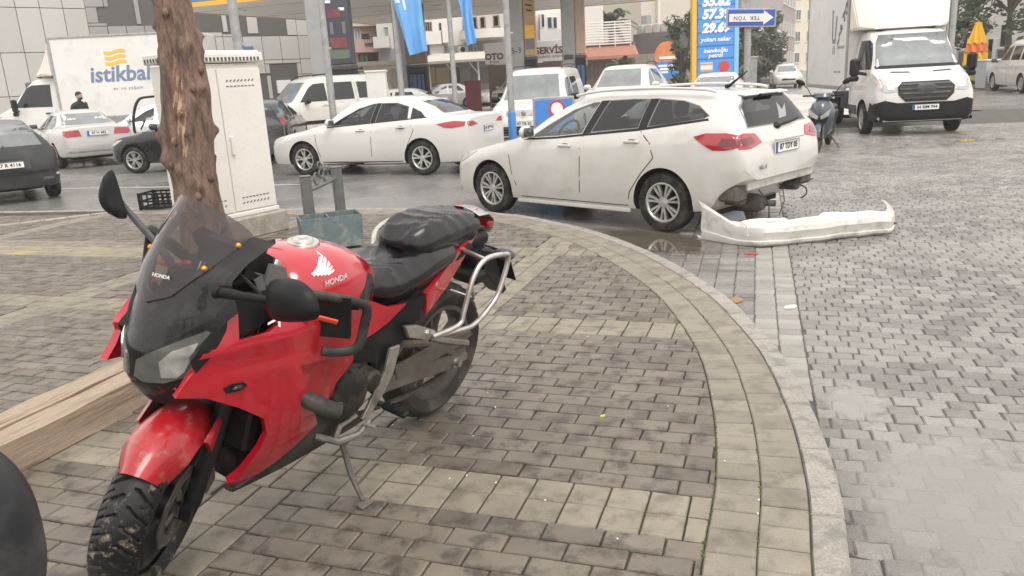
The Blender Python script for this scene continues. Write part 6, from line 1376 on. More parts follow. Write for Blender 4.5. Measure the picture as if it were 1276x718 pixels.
def box_truck(label, x, y, rz, sc, boxlen=4.2, plate='34 BIM 994', cream=CREAM):
    t = thing('box_truck', label, 'truck', (x, y, ROAD), rz, None, sc)
    body, bv = hull('cab', tst, [WHITE2, VOID], [(0, 1.0, .34, .43)], t, .05)
    def pt(nm, poly, mat, ax, sg, off=.006, th=.014, st=.1, par=t):
        mb = MB(); rpanel(mb, poly, bv, ax, sg, off, th, st, far=5.); return mb.build(nm, mat, par, smooth=50)
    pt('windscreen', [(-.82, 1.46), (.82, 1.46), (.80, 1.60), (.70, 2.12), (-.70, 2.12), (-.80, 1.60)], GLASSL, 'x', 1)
    pt('windscreen_trim', [(-.84, 1.40), (.84, 1.40), (.84, 1.46), (-.84, 1.46)], PLASTB, 'x', 1, .008)
    for s in (1, -1):
        pt('side_window', [(.16, 1.40), (-.10, 1.78), (-.22, 1.94), (-.38, 2.02), (-.92, 2.02), (-.92, 1.38)], GLASS, 'y', s)
        pt('headlight', [(s*.50, 1.03), (s*.52, .93), (s*.78, .91), (s*.90, .98), (s*.92, 1.16), (s*.86, 1.20), (s*.74, 1.13)], LAMPC, 'x', 1, .010)
        pt('headlight_core', [(s*.62, .98), (s*.74, .98), (s*.76, 1.05), (s*.64, 1.05)], CHROME, 'x', 1, .016)
        pt('turn_lamp', [(s*.84, 1.10), (s*.91, 1.10), (s*.91, 1.17), (s*.86, 1.18)], AMBER, 'x', 1, .016)
        pt('fog_panel', [(s*.60, .50), (s*.84, .50), (s*.84, .60), (s*.62, .60)], VOID, 'x', 1, .022)
        pt('lower_trim', [(-.45, .32), (-1.10, .32), (-1.10, .62), (-.45, .62)], PLASTG, 'y', s)
        pt('door_seam', [(-1.0, 1.3), (-.992, 1.3), (-.992, .4), (-1.0, .4)], INK, 'y', s, .003)
        pt('hood_slot', [(s*.22, 1.300), (s*.60, 1.315), (s*.60, 1.335), (s*.24, 1.32)], PLASTB, 'x', 1, .006)
        mb = MB(); mb.cbox((.02, s*1.20, 1.46), (.12, .20, .36), .04); mb.cbox((.02, s*1.20, 1.22), (.12, .18, .12), .03); mb.tube([(.05, s*.95, 1.30), (.03, s*1.12, 1.34)], .035, 8); mb.build('wing_mirror', PLASTB, t)
        mb = MB(); mb.cbox((-.82, s*1.0, 1.20), (.2, .03, .04), .01); mb.build('door_handle', PLASTB, t)
        add_wheel(t, 0, s*.90, .34, .22, 'cover' if s < 0 else 'steel', R(-4)); add_wheel(t, -3.6, s*.88, .34, .22, 'steel'); add_wheel(t, -3.6, s*.64, .34, .2, 'steel')
        mb = MB(); mb.tube([(.18, s*.12, 1.475), (.06, s*.55, 1.56)], .012, 6); mb.build('wiper', INK, t)
    pt('bumper', [(-.98, .31), (.98, .31), (.985, .70), (.80, .76), (.56, .70), (-.56, .70), (-.80, .76), (-.985, .70)], PLASTB, 'x', 1, .014, .03, .06)
    for s in (1, -1): pt('bumper_corner', [(.44, .33), (.90, .33), (.93, .72), (.50, .62)], PLASTB, 'y', s, .010, .02)
    gr = pt('grille', [(-.40, .72), (.40, .72), (.54, .86), (.56, 1.02), (.46, 1.12), (-.46, 1.12), (-.56, 1.02), (-.54, .86)], INK, 'x', 1, .012, .02, .06)
    for k in range(4):
        z = .78+.09*k; w = .42+.05*k if k < 3 else .50; pt('grille_bar', [(-w, z), (w, z), (w, z+.035), (-w, z+.035)], PLASTG, 'x', 1, .026, .016, .06, par=gr)
    mb = MB(); q = bv.ray_cast(Vector((5, 0, .97)), Vector((-1, 0, 0)))[0]; mb.sphere((q.x+.02, 0, .97), (.04, .22, .115), 24, 10); mb.build('badge_disc', PLASTG, gr, smooth=70)
    plate_text(t, plate, (q.x+.075, 0, .60), (0, 1, 0), .52, .115)
    pt('lower_grille', [(-.40, .40), (.40, .40), (.44, .47), (-.44, .47)], VOID, 'x', 1, .03)
    # wind deflector and cargo box
    mb = MB(); f0 = [(-.42, -.62, 2.22), (-.42, .62, 2.22), (-.95, .90, 2.27), (-.95, -.90, 2.27)]
    vs = [(-.45, -.66, 2.24), (-.45, .66, 2.24), (-.62, -.66, 2.42), (-.62, .66, 2.42), (-1.14, -.78, 3.28), (-1.14, .78, 3.28), (-1.14, -1.07, 3.16), (-1.14, 1.07, 3.16), (-.80, -.95, 2.30), (-.80, .95, 2.30), (-1.14, -1.07, 2.24), (-1.14, 1.07, 2.24)]
    mb.add(vs, [(0, 1, 3, 2), (2, 3, 5, 4), (1, 9, 7, 5, 3), (0, 2, 4, 6, 8), (9, 11, 7), (8, 6, 10), (4, 5, 7, 11, 10, 6), (0, 8, 10, 11, 9, 1)]); mb.build('wind_deflector', cream, t, fix=True, smooth=20, bevel=.03)
    mb = MB()
    for s in (1, -1): mb.cbox((-.55, s*.55, 2.25), (.12, .10, .06), .02)
    mb.build('roof_lamp', PLASTB, t)
    z0, z1 = .98, 3.30; bx = MB(); bx.cbox((-1.18-boxlen/2, 0, (z0+z1)/2), (boxlen, 2.16, z1-z0), .02); box = bx.build('cargo_box', BOXW, t)
    mb = MB()
    for s in (1, -1):
        mb.cbox((-1.20, s*1.075, (z0+z1)/2), (.07, .05, z1-z0+.02), .01); mb.cbox((-1.18-boxlen, s*1.075, (z0+z1)/2), (.07, .05, z1-z0+.02), .01)
        mb.cbox((-1.18-boxlen/2, s*1.08, z1), (boxlen, .05, .06), .01); mb.cbox((-1.18-boxlen/2, s*1.08, z0), (boxlen, .05, .10), .01)
    mb.build('box_edge', GALV, box)
    mb = MB(); mb.box((-3.1, 0, .70), (4.3, .80, .16)); mb.box((-1.9, .85, .55), (.9, .04, .3)); mb.box((-1.9, -.85, .60), (.9, .05, .25)); mb.tube([(-1.25, -.9, .3), (-1.25, -.9, .95)], .03, 6); mb.build('chassis', PLASTB, t)
    mb = MB(); mb.box((-.4, 0, .34), (1.6, 1.3, .16)); mb.build('underside', VOID, t)
    return t, box
t1, bx1 = box_truck('white box truck facing the camera on the wet street at the right', 8.85, 17.5, R(261), .985)
Mx = lambda x, z: (x, -1.084, z)
mb = MB()
for a_, b_ in (((-2.62, 2.72), (-2.58, 2.12)), ((-2.22, 2.66), (-2.30, 2.12))): mb.tube([Mx(*a_), Mx(*b_)], .02, 4)
mb.box((-2.44, -1.083, 2.08), (.30, .008, .10)); mb.box((-2.50, -1.083, 1.87), (.05, .008, .20)); mb.box((-2.36, -1.083, 1.87), (.05, .008, .20)); mb.box((-2.64, -1.083, 2.78), (.14, .008, .08)); tag(mb.build('printed_mark', GRAPH, bx1, smooth=0), kind='stuff')
r2 = random.Random(4); mb = MB()
for i in range(17):
    x = -2.02+.052*i+r2.uniform(-.03, .03); z = 2.10+.055*i+r2.uniform(-.16, .12); mb.tube([Mx(x, z), Mx(x+.03, z+.07), Mx(x+.02, z+.13)], [.012, .026, .010], 5)
tag(mb.build('printed_notes', GRAPH, bx1, smooth=0), kind='stuff')
for s_, x, z, sz in (('SAHNE & MÜZİK', -1.74, 1.92, .09), ('ses   ışık   sahne', -2.0, 1.36, .10)): lettering(s_, sz, GRAPH, bx1, frame((x, -1.086, z), (1, 0, 0), (0, 0, 1)), extrude=.001)
t2, bx2 = box_truck('white removal van with the blue grey istikbal lettering on its cargo box', -15.75, 27.6, R(186), 1.10, 4.2, '07 S 4471', CREAM)
WAVE = pm('ochre_print', (.72, .46, .07), .5); NAVY = pm('slate_blue_print', (.16, .21, .33), .5)
mb = MB()
for k in range(3):
    z = 2.90-.15*k; n = 16; top = [(x_, z+.035*math.sin(x_*9.5)) for x_ in [-.30+.60*i/n for i in range(n+1)]]
    mb.prism(top+[(a_, b_-.095) for a_, b_ in top[::-1]], (-2.98, 1.082, -.02), (-1, 0, 0), (0, 0, 1), (0, .006, 0))
mb.build('wave_emblem', WAVE, bx2, smooth=0)
lettering('istikbal', .62, NAVY, bx2, frame((-3.02, 1.086, 2.20), (-1, 0, 0), (0, 0, 1)), extrude=.002, shear=.15, bold=.014)
lettering('ev ve yaşam', .13, GRAPH, bx2, frame((-3.2, 1.086, 1.80), (-1, 0, 0), (0, 0, 1)), extrude=.002, spacing=1.3)

# ------------------------------------------------------------------ scooter by the estate car
SCB = pm('slate_blue_paint', (.075, .088, .105), .25, coat=.6, metal=.3)
sct = thing('scooter', 'slate blue scooter on its stand between the estate car and the box truck', 'scooter', (6.15, 15.35, ROAD), R(240))
sb = lambda p: p
mb = MB()
for x_ in (.66, -.62):
    o = MB(); o.lathe([(.155, -.035), (.20, -.05), (.235, -.035), (.245, 0), (.235, .035), (.20, .05), (.155, .035)], (0, 0, 0), 'y', 28); w_ = o.build('wheel', RUB, sct, smooth=60); w_.location = (x_, 0, .245)
    o = MB(); o.lathe([(.16, -.03), (.14, -.02), (.05, -.02), (.03, -.05), (.03, .05), (.05, .02), (.14, .02), (.16, .03)], (0, 0, 0), 'y', 20); o.build('rim', RIMB, w_)
mb = MB()
for s in (1, -1): mb.tube([(.66, s*.075, .245), (.52, s*.06, .72)], .024, 8)
mb.build('fork', DIRTYM, sct)
mb = MB(); rows = [[Vector((.66+.285*math.cos(R(a_))-(0 if abs(v) < .9 else .0), v*.065, .245+(.285-.03*v*v)*math.sin(R(a_)))) for v in (-1, -.5, 0, .5, 1)] for a_ in range(10, 175, 15)]; mb.grid(rows); mb.build('front_mudguard', SCB, sct, smooth=60)
def vloft(secs):
    rows = []
    for (x, z, w, d) in secs:
        rows.append([Vector((x+d*(1-(2*k/12-1)**2)-d*.5, w*(-1+2*k/12), z)) for k in range(13)]+[Vector((x-d*.5-.05, w*(1-2*k/12), z)) for k in range(13)])
    m = MB(); m.grid(rows, closed=True); n = len(rows[0]); m.f += [tuple(range(n))[::-1], tuple((len(rows)-1)*n+k for k in range(n))]; m.m += [0, 0]; return m
vloft([(.40, .22, .08, .10), (.46, .40, .17, .14), (.50, .58, .22, .20), (.52, .74, .23, .24), (.47, .86, .17, .20), (.42, .93, .10, .12)]).build('front_shield', SCB, sct, fix=True, smooth=50)
mb = MB()
for s in (1, -1): mb.prism([(.03, .60), (.16, .66), (.20, .80), (.10, .72), (.02, .66)], (.66, 0, -.02), (0, s, 0), (0, 0, 1), (-.10, 0, 0))
mb.build('headlight', LAMPC, sct, bevel=.004)
mb = MB(); mb.prism([(-.10, .50), (.10, .50), (.16, .62), (0, .58), (-.16, .62)], (.63, 0, 0), (0, 1, 0), (0, 0, 1), (-.08, 0, 0)); mb.build('nose_grille', PLASTB, sct)
vloft([(.36, .92, .11, .12), (.38, .98, .20, .20), (.36, 1.04, .17, .14)]).build('handlebar_cover', SCB, sct, fix=True, smooth=50)
mb = MB(); mb.tube([(.30, -.36, 1.0), (.35, -.15, 1.0), (.35, .15, 1.0), (.30, .36, 1.0)], .016, 8); mb.build('handlebar', PLASTB, sct)
for s in (1, -1):
    mb = MB(); mb.tube([(.33, s*.20, 1.0), (.32, s*.28, 1.14), (.31, s*.35, 1.20)], .008, 6); mb.sphere((.30, s*.41, 1.25), (.025, .095, .048), 14, 8, rot=Matrix.Rotation(s*R(28), 3, 'X')); mb.build('mirror', PLASTB, sct, smooth=70)
mb = MB(); mb.prism([(.38, .30), (.30, .22), (-.25, .22), (-.45, .45), (-.75, .62), (-.72, .72), (-.20, .66), (-.05, .36), (.28, .33)], (0, -.15, 0), (1, 0, 0), (0, 0, 1), (0, .30, 0)); mb.build('body_panel', SCB, sct, bevel=.03)
mb = MB(); mb.cbox((-.35, 0, .75), (.72, .28, .11), .04); mb.build('seat', LEATH, sct)
mb = MB(); mb.cbox((-.72, 0, .66), (.06, .16, .07), .02); mb.build('tail_light', LAMPR, sct)
mb = MB(); mb.box((-.3, .0, .3), (.4, .22, .2)); mb.tube([(-.1, .12, .22), (-.08, .26, .02)], .014, 6); mb.tube([(-.08, .26, .015), (.08, .30, .015)], .014, 6); mb.build('stand', DIRTYM, sct)

# ------------------------------------------------------------------ man in black and the covered three wheeler
SKIN = pm('skin', (.42, .25, .18), .55); JACK = pm('black_jacket', (.016, .016, .018), .7, var=.2); HAIR = pm('dark_hair', (.02, .016, .013), .7); JEAN = pm('dark_trousers', (.03, .032, .04), .8)
def skin_body(name, nodes, edges, mat, parent, lv=2):
    me = bpy.data.meshes.new(name); me.from_pydata([n[0] for n in nodes], edges, []); o = link(name, me, parent)
    md = o.modifiers.new('skin', 'SKIN'); md.use_smooth_shade = True
    for v, n in zip(me.skin_vertices[0].data, nodes): v.radius = (n[1], n[2] if len(n) > 2 else n[1])
    me.skin_vertices[0].data[0].use_root = True; sd_ = o.modifiers.new('sub', 'SUBSURF'); sd_.levels = lv; sd_.render_levels = lv
    bpy.context.view_layer.update(); m2 = evaluated(o); o.modifiers.clear(); o.data = m2; m2.materials.clear(); m2.materials.append(mat); m2.polygons.foreach_set('use_smooth', [True]*len(m2.polygons)); return o
pn = thing('person', 'bearded man in a black jacket walking beside the removal van', 'person', (-12.85, 24.9, ROAD), R(-20), None, 1.06)
skin_body('body', [((0, 0, .95), .13, .17), ((0, 0, 1.12), .12, .16), ((.01, 0, 1.32), .12, .19), ((.02, 0, 1.46), .08, .15), ((.03, 0, 1.55), .055), ((.05, 0, 1.62), .06), ((0, .10, .86), .09), ((.06, .11, .48), .06), ((.0, .11, .09), .045), ((.13, .12, .04), .04, .05), ((0, -.10, .86), .09), ((-.08, -.11, .48), .06), ((-.2, -.11, .10), .045), ((-.08, -.12, .04), .04, .05),
    ((.0, .23, 1.43), .065), ((-.02, .28, 1.16), .05), ((.08, .27, .92), .04), ((.10, .27, .82), .035, .02), ((.0, -.23, 1.43), .065), ((-.04, -.28, 1.16), .05), ((.04, -.27, .92), .04), ((.06, -.27, .82), .035, .02)],
    [(0, 1), (1, 2), (2, 3), (3, 4), (4, 5), (0, 6), (6, 7), (7, 8), (8, 9), (0, 10), (10, 11), (11, 12), (12, 13), (3, 14), (14, 15), (15, 16), (16, 17), (3, 18), (18, 19), (19, 20), (20, 21)], JACK, pn)
mb = MB(); mb.sphere((.06, 0, 1.70), (.098, .078, .118), 20, 14); mb.sphere((.155, 0, 1.69), (.022, .014, .022), 8, 6); mb.sphere((.135, .03, 1.715), (.014, .014, .009), 8, 6); mb.sphere((.135, -.03, 1.715), (.014, .014, .009), 8, 6)
for s in (1, -1): mb.sphere((.055, s*.08, 1.695), (.022, .012, .032), 8, 6)
mb.build('head', SKIN, pn, smooth=80)
mb = MB(); mb.sphere((.045, 0, 1.735), (.105, .084, .095), 18, 10); mb.sphere((.10, 0, 1.635), (.062, .06, .045), 14, 8); mb.build('hair', HAIR, pn, smooth=80)
for s in (1, -1):
    mb = MB(); mb.sphere((.105, s*.27, .80), (.03, .018, .045), 10, 8)
    for k in range(4): mb.tube([(.09+.014*k, s*.27, .77), (.095+.015*k, s*.265, .72-.006*abs(k-1.5))], [.008, .006], 6)
    mb.tube([(.125, s*.26, .80), (.145, s*.25, .76)], [.009, .007], 6); mb.build('hand', SKIN, pn, smooth=80)
mb = MB(); mb.tube([(.0, -.16, 1.44), (.03, -.08, 1.525), (.06, 0, 1.53), (.03, .08, 1.525), (.0, .16, 1.44)], .035, 8); mb.build('collar', JACK, pn)
CLEAR = bpy.data.materials.new('clear_sheet'); CLEAR.use_nodes = True; _t = CLEAR.node_tree; _t.nodes.clear()
_o = _t.nodes.new('ShaderNodeOutputMaterial'); _tr = _t.nodes.new('ShaderNodeBsdfTransparent'); _tr.inputs[0].default_value = (.75, .75, .72, 1); _df = _t.nodes.new('ShaderNodeBsdfDiffuse'); _df.inputs[0].default_value = (.45, .44, .41, 1); _m = _t.nodes.new('ShaderNodeMixShader'); _m.inputs[0].default_value = .45
_t.links.new(_tr.outputs[0], _m.inputs[1]); _t.links.new(_df.outputs[0], _m.inputs[2]); _t.links.new(_m.outputs[0], _o.inputs[0])
tw_ = thing('three_wheeler', 'small covered three wheeler with a clear windscreen beyond the black hatchback', 'three wheeler', (-9.55, 22.5, ROAD), R(205), None, 1.0)
hoop = lambda y: catmull([(.62, y, .75), (.58, y, 1.15), (.42, y, 1.55), (.15, y, 1.66), (-.7, y, 1.64)], 5)
mb = MB()
for s in (1, -1): mb.tube(hoop(s*.48), .03, 8)
mb.tube([(.62, -.48, .78), (.62, .48, .78)], .025, 8); mb.tube([(.2, -.48, 1.655), (.2, .48, 1.655)], .025, 8); mb.tube([(-.1, .48, 1.65), (-.2, .48, .6)], .03, 8); mb.tube([(-.1, -.48, 1.65), (-.2, -.48, .6)], .03, 8); mb.build('canopy_frame', PLASTB, tw_)
h1_, h2_ = hoop(-.46), hoop(.46); mb = MB(); mb.grid([[a_, b_] for a_, b_ in zip(h1_[:13], h2_[:13])]); mb.build('clear_windscreen', CLEAR, tw_, smooth=60)
mb = MB(); mb.cbox((-.25, 0, 1.67), (.95, .98, .04), .015); mb.build('roof', pm('beige_canvas', (.55, .50, .42), .8), tw_)
mb = MB(); mb.cbox((.52, 0, .56), (.22, .60, .5), .06); mb.cbox((-.3, 0, .42), (1.3, .86, .18), .05); mb.build('body', WHITE, tw_)
mb = MB(); mb.cbox((-.3, 0, .62), (.5, .7, .2), .05); mb.cbox((-.55, 0, .95), (.12, .7, .55), .04); mb.build('seat', LEATH, tw_)
mb = MB(); mb.tube([(.45, 0, .8), (.32, 0, 1.02)], .02, 6); mb.tube([(.30, -.28, 1.05), (.36, 0, 1.02), (.30, .28, 1.05)], .018, 6); mb.build('handlebar', PLASTB, tw_)
for (x_, y_) in ((.72, 0), (-.75, .40), (-.75, -.40)): add_wheel(tw_, x_, y_, .24, .12, 'steel')
# ------------------------------------------------------------------ filling station
SOFFIT = pm('canopy_soffit', (.85, .83, .80), .7, var=.06, vscale=.6); OPB = pm('station_blue', (.055, .22, .58), .4, var=.05, vscale=1); YELB = pm('station_yellow', (.75, .42, .05), .45)
COLG = pm('column_grey', (.33, .33, .33), .5, var=.1, vscale=2); WTXT = pm('sign_white', (.80, .79, .77), .5); ADK = pm('advert_dark', (.05, .055, .075), .4, var=.3, vscale=1.2); RTXT = pm('sign_red', (.55, .05, .04), .5)
cA, cC, cB = Vector((-13.1, 32.5, 4.72)), Vector((-6.9, 46.0, 4.72)), Vector((7.8, 41.0, 4.72)); cD = cA+cB-cC
can = thing('station_canopy', 'broad filling station canopy with a blue and yellow edge', 'canopy', (cA+cB)/2)
o0 = (cA+cB)/2
mb = MB(); q = [cA-o0, cC-o0, cB-o0, cD-o0]; mb.add([tuple(p) for p in q]+[tuple(p+Vector((0, 0, .9))) for p in q], [(0, 1, 2, 3), (7, 6, 5, 4)]); mb.f += [(0, 4, 5, 1), (1, 5, 6, 2), (2, 6, 7, 3), (3, 7, 4, 0)]; mb.m += [0]*4; mb.build('canopy_deck', SOFFIT, can, fix=True, smooth=0)
def edge(a_, b_, z0, z1, out_, mat, nm):
    d_ = (b_-a_).normalized(); n_ = Vector((d_.y, -d_.x, 0))
    if n_.dot((a_+b_)/2) < 0: n_ = -n_
    m = MB(); c_ = (a_+b_)/2+n_*out_+Vector((0, 0, (z0+z1)/2)); m.box(c_, ((b_-a_).length+.1, .08, z1-z0), rot=Matrix.Rotation(math.atan2(d_.y, d_.x), 3, 'Z')); m.build(nm, mat, can)
for a_, b_ in ((q[3], q[0]), (q[2], q[3]), (q[1], q[2]), (q[0], q[1])): edge(a_, b_, .16, .95, .05, OPB, 'fascia'); edge(a_, b_, -.03, .14, .06, YELB, 'fascia_strip')
ux_, uy_ = (cB-cC).normalized(), (cA-cC).normalized()
for i in range(5):
    for j in range(5): p = cC+ux_*(1.6+3*i)+uy_*(1.5+2.7*j)-o0; mb = MB(); mb.cbox((p.x, p.y, -.02), (.5, .5, .05), .02); mb.build('ceiling_lamp', WTXT, can)
for a_, b_ in ((cA, cB), ): pass
mb = MB()
for i in range(1, 14, 4): p, p2_ = cC+uy_*i-o0, cC+ux_*(cB-cC).length+uy_*i-o0; mb.tube([p-Vector((0, 0, .004)), p2_-Vector((0, 0, .004))], .012, 4)
tag(mb.build('soffit_joint', pm('joint_grey', (.5, .48, .45), .8), can, smooth=0), kind='stuff')
def column(label, px, Y, wcol, wad, right=True, adm=None, extra=None):
    """steel column with an advertising panel and a pump hose box on one side"""
    p = at(px, 95, Y); t = thing('station_column', label, 'column', (p.x, p.y, ROAD), R(-8))
    mb = MB(); mb.cbox((0, 0, 2.6), (wcol, wcol, 5.2), .03); mb.build('column', COLG, t)
    x0 = wcol/2+wad/2+.02; mb = MB(); mb.cbox((x0, -.1, 3.75), (wad, .35, 2.7), .03); a_ = mb.build('advert_panel', adm or ADK, t)
    mb = MB(); mb.cbox((x0, -.1, 2.30), (wad+.06, .42, .14), .02); mb.cbox((x0, -.1, 5.1), (wad+.06, .42, .14), .02); mb.build('panel_edge', PLASTG, a_)
    mb = MB(); mb.cbox((x0, -.1, 1.2), (wad, .6, 2.1), .05); pmp = mb.build('fuel_pump', PLASTB, t)
    mb = MB(); mb.box((x0, -.41, 1.5), (wad*.7, .02, .9)); mb.build('pump_face', pm('pump_blue', (.05, .13, .30), .3), pmp)
    mb = MB()
    for k in range(3): mb.tube(catmull([(x0-.18+.18*k, -.43, 2.0), (x0-.2+.2*k, -.5, 1.4), (x0-.16+.16*k, -.44, .8)], 4), .025, 6)
    mb.build('hose', RUB, pmp); return t, x0, a_
k1, x1_, a1_ = column('grey station column with a dark advert panel near the metal clad building', 403, 30, .62, .95)
ADS = [pm('advert_red', (.20, .05, .06), .5, var=.4, vscale=3), pm('advert_green', (.12, .16, .11), .5), pm('advert_grey', (.16, .16, .17), .5)]
for (x_, z_, w_, h_, m_) in ((-.05, 4.15, .45, .30, ADS[0]), (.22, 4.28, .22, .10, WTXT), (-.25, 4.55, .2, .10, WTXT), (-.2, 3.65, .12, .4, ADS[2]), (.25, 3.65, .12, .4, ADS[2]), (.0, 3.15, .6, .35, ADS[0]), (.0, 2.75, .75, .3, ADS[1])): mb = MB(); mb.box((x1_+x_, -.28, z_), (w_, .02, h_)); mb.build('advert_print', m_, a1_)
k2, x2_, a2_ = column('grey station column carrying a small printed panel behind the right hand blue flag', 503, 36, .5, .85, adm=pm('advert_brown', (.22, .15, .09), .5, var=.4, vscale=1.5))
k3, x3_, a3_ = column('grey station column marked 3 with a yellow advert panel', 646, 33, .62, .46, adm=pm('advert_ochre', (.42, .27, .13), .5, var=.3, vscale=1))
lettering('5-3', .32, INK, k3, frame((0, -.32, 2.62), (1, 0, 0), (0, 0, 1)))
mb = MB()
for k, (z_, h_, m_) in enumerate(((4.3, .06, INK), (4.1, .06, INK), (4.5, .05, INK))): mb.box((x3_+.02*k, -.285, z_), (.26-.04*k, .02, h_), rot=Matrix.Rotation(R(12), 3, 'Y'))
mb.build('advert_print', INK, a3_)
for (z_, h_, m_) in ((3.3, .5, YELB), (2.85, .4, ADS[2])): mb = MB(); mb.box((x3_, -.28, z_), (.36, .02, h_)); mb.build('advert_print', m_, a3_)
mb = MB(); mb.box((-.0, -.315, 1.55), (.44, .02, .7)); mb.build('notice', pm('notice_pink', (.55, .38, .34), .6, var=.3, vscale=6), k3)
k4, x4_, a4_ = column('grey station column with a pale brown panel beside the red roofed house', 710, 35, .55, .42, adm=pm('advert_tan', (.40, .30, .22), .5, var=.25, vscale=1))
mb = MB(); mb.box((0, -.29, 2.3), (.4, .02, .2)); mb.box((0, -.29, 1.8), (.3, .02, .25)); mb.build('notice', PLASTG, k4)
# price totem
tt = thing('price_totem', 'tall blue fuel price totem with white figures and a yellow edge', 'price sign', (at(894, 90, 34).x, 34, ROAD), R(-4)); TW = 1.72
TOT = pm('totem_blue', (.07, .27, .66), .4, var=.04, vscale=1)
mb = MB(); mb.cbox((0, .15, 3.6), (TW, .35, 7.2), .03); tb_ = mb.build('totem_body', OPB, tt)
mb = MB(); mb.cbox((-TW/2-.11, .12, 3.6), (.20, .42, 7.2), .02); mb.build('yellow_edge', YELB, tt)
mb = MB(); mb.box((TW/2-.10, -.035, 3.6), (.18, .03, 7.1)); mb.build('edge_light', pm('totem_pale_blue', (.22, .48, .80), .4), tt)
zt_ = at(894, 90, 34).z-ROAD; zp = lambda py: at(894, py, 34).z-ROAD
for k, (a_, b_) in enumerate(((-28, 6), (7, 23), (24, 40), (41, 57), (58, 73), (74, 94))):
    mb = MB(); z0, z1 = zp(b_), zp(a_); mb.cbox((-.10, -.035, (z0+z1)/2), (TW-.24, .04, z1-z0-.03), .01); mb.build('price_panel', TOT, tt)
def tot(s_, py, size, m_=WTXT, x_=-.10, **k): lettering(s_, size, m_, tt, frame((x_, -.062, zp(py)), (1, 0, 0), (0, 0, 1)), extrude=.004, **k)
tot('55.82', 2, .50, shear=.2, bold=.03); tot('57.39', 18, .50, shear=.2, bold=.03); tot('29.69', 35, .50, shear=.2, bold=.03); tot('motorin', 9.5, .13); tot('otogaz', 26.5, .13)
tot('yokarı nakar', 49, .24, shear=.2, bold=.006); tot('inandıoğlu', 63, .23, shear=.2, bold=.006); tot('petrol', 69, .23, shear=.2, bold=.006)
for x_, m1_, s_ in ((-.46, pm('logo_cream', (.75, .70, .62), .5), 'opet'), (.26, RTXT, '10')):
    mb = MB(); (mb.cbox((x_, -.062, zp(83)), (.50, .02, .36), .008) if s_ == 'opet' else mb.lathe([(0, -.012), (.22, -.012), (.22, 0)], (x_, -.062, zp(83)), 'y', 20)); mb.build('logo', m1_, tt)
    if s_ == 'opet':
        mb = MB(); mb.box((x_, -.075, zp(83)+.12), (.48, .012, .06)); mb.box((x_, -.075, zp(83)-.13), (.48, .012, .05)); mb.build('logo_band', pm('logo_orange', (.65, .22, .08), .5), tt)
    tot(s_, 83, .20 if s_ == 'opet' else .26, NAVY if s_ == 'opet' else WTXT, x_)
# one way sign (mounted upside down)
ow = thing('one_way_sign', 'blue one way arrow sign with upside down TEK YÖN lettering on a grey post', 'road sign', (at(933, 60, 13.5).x, 13.5, ROAD), R(3))
zz = lambda py: at(933, py, 13.5).z-ROAD; k_ = 13.5/985.*1.02
mb = MB(); mb.tube([(0, .06, 0), (0, .06, zz(-3))], .055, 12); mb.cbox((0, .055, zz(5)), (.30, .14, .22), .02); mb.build('post', GALV, ow)
w_, h_ = 59*k_, 21*k_; cz = zz(22.5); cx2 = 1.5*k_; tl_ = Matrix.Rotation(R(2.2), 3, 'Y')
mb = MB(); mb.cbox((cx2, -.02, cz), (w_, .03, h_), .006, rot=tl_); pn_ = mb.build('sign_plate', GALV, ow)
SBLUE = pm('road_sign_blue', (.04, .10, .42), .35)
mb = MB(); mb.cbox((cx2, -.034, cz), (w_-.05, .012, h_-.05), .004, rot=tl_); mb.build('sign_face', SBLUE, pn_)
u_ = lambda a_, b_: (a_*w_, b_*h_); WSGN = pm('sign_arrow_white', (.72, .70, .66), .4)
mb = MB(); rot = tl_; pl_ = [u_(*p) for p in ((-.45, -.21), (.24, -.21), (.24, -.38), (.44, 0), (.24, .38), (.24, .21), (-.45, .21))]; mb.prism(pl_, (cx2, -.040, cz), rot @ Vector((1, 0, 0)), rot @ Vector((0, 0, 1)), (0, -.006, 0)); mb.build('arrow', WSGN, pn_)
lettering('TEK  YÖN', h_*.30, INK, pn_, frame((cx2-.10*w_, -.0475, cz), rot @ Vector((-1, 0, 0)), rot @ Vector((0, 0, -1))), extrude=.001, spacing=1.12)
# flag poles and flags
def flag_mesh(top, w, h, seed, lean):
    r2 = random.Random(seed); rows = []
    for i in range(25):
        t = i/24; row = []
        for j in range(13):
            s = j/12; fold = math.sin(s*9+seed+t*2)*.10*(.3+t)+.05*math.sin(s*17+t*3); row.append(top+Vector((lean*t*h+s*w*(1-.62*t)+.05*math.sin(t*4+s*3), fold, -h*t*(1-.10*s)-s*.18*t*h*.3)))
        rows.append(row)
    return rows
FLG = pm('flag_blue', (.16, .40, .74), .7, var=.06, vscale=2)
def pole(label, px0, px1, py1, Y, r, base_blue=False, top=6.6):
    a_ = at(px0, 0, Y); b_ = at(px1, py1, Y); t = thing('pole', label, 'pole', (b_.x, Y, ROAD))
    mb = MB(); mb.tube([(0, 0, 0), (0, 0, top)], [r, r*.8], 12); mb.lathe([(r*1.6, 0), (r*1.6, .05), (r, .08)], (0, 0, 0), 'z', 12); mb.build('shaft', GALV, t)
    mb = MB(); mb.lathe([(r*1.02, 1.5), (r*1.02, 1.6)], (0, 0, 0), 'z', 10); mb.tube([(0, 0, 2.5), (.12, 0, 2.5)], .03, 6); mb.build('bracket', GALV, t)
    if base_blue: mb = MB(); mb.lathe([(r*1.15, .0), (r*1.2, .02), (r*1.2, .92), (r*1.05, .95)], (0, 0, 0), 'z', 12); mb.build('blue_sleeve', OPB, t)
    return t
pole('thick grey pole rising behind the white cabinet', 283, 297, 62, 15.5, .095)
pole('grey pole standing by the door mirror of the white saloon', 398, 415, 140, 19.0, .085)
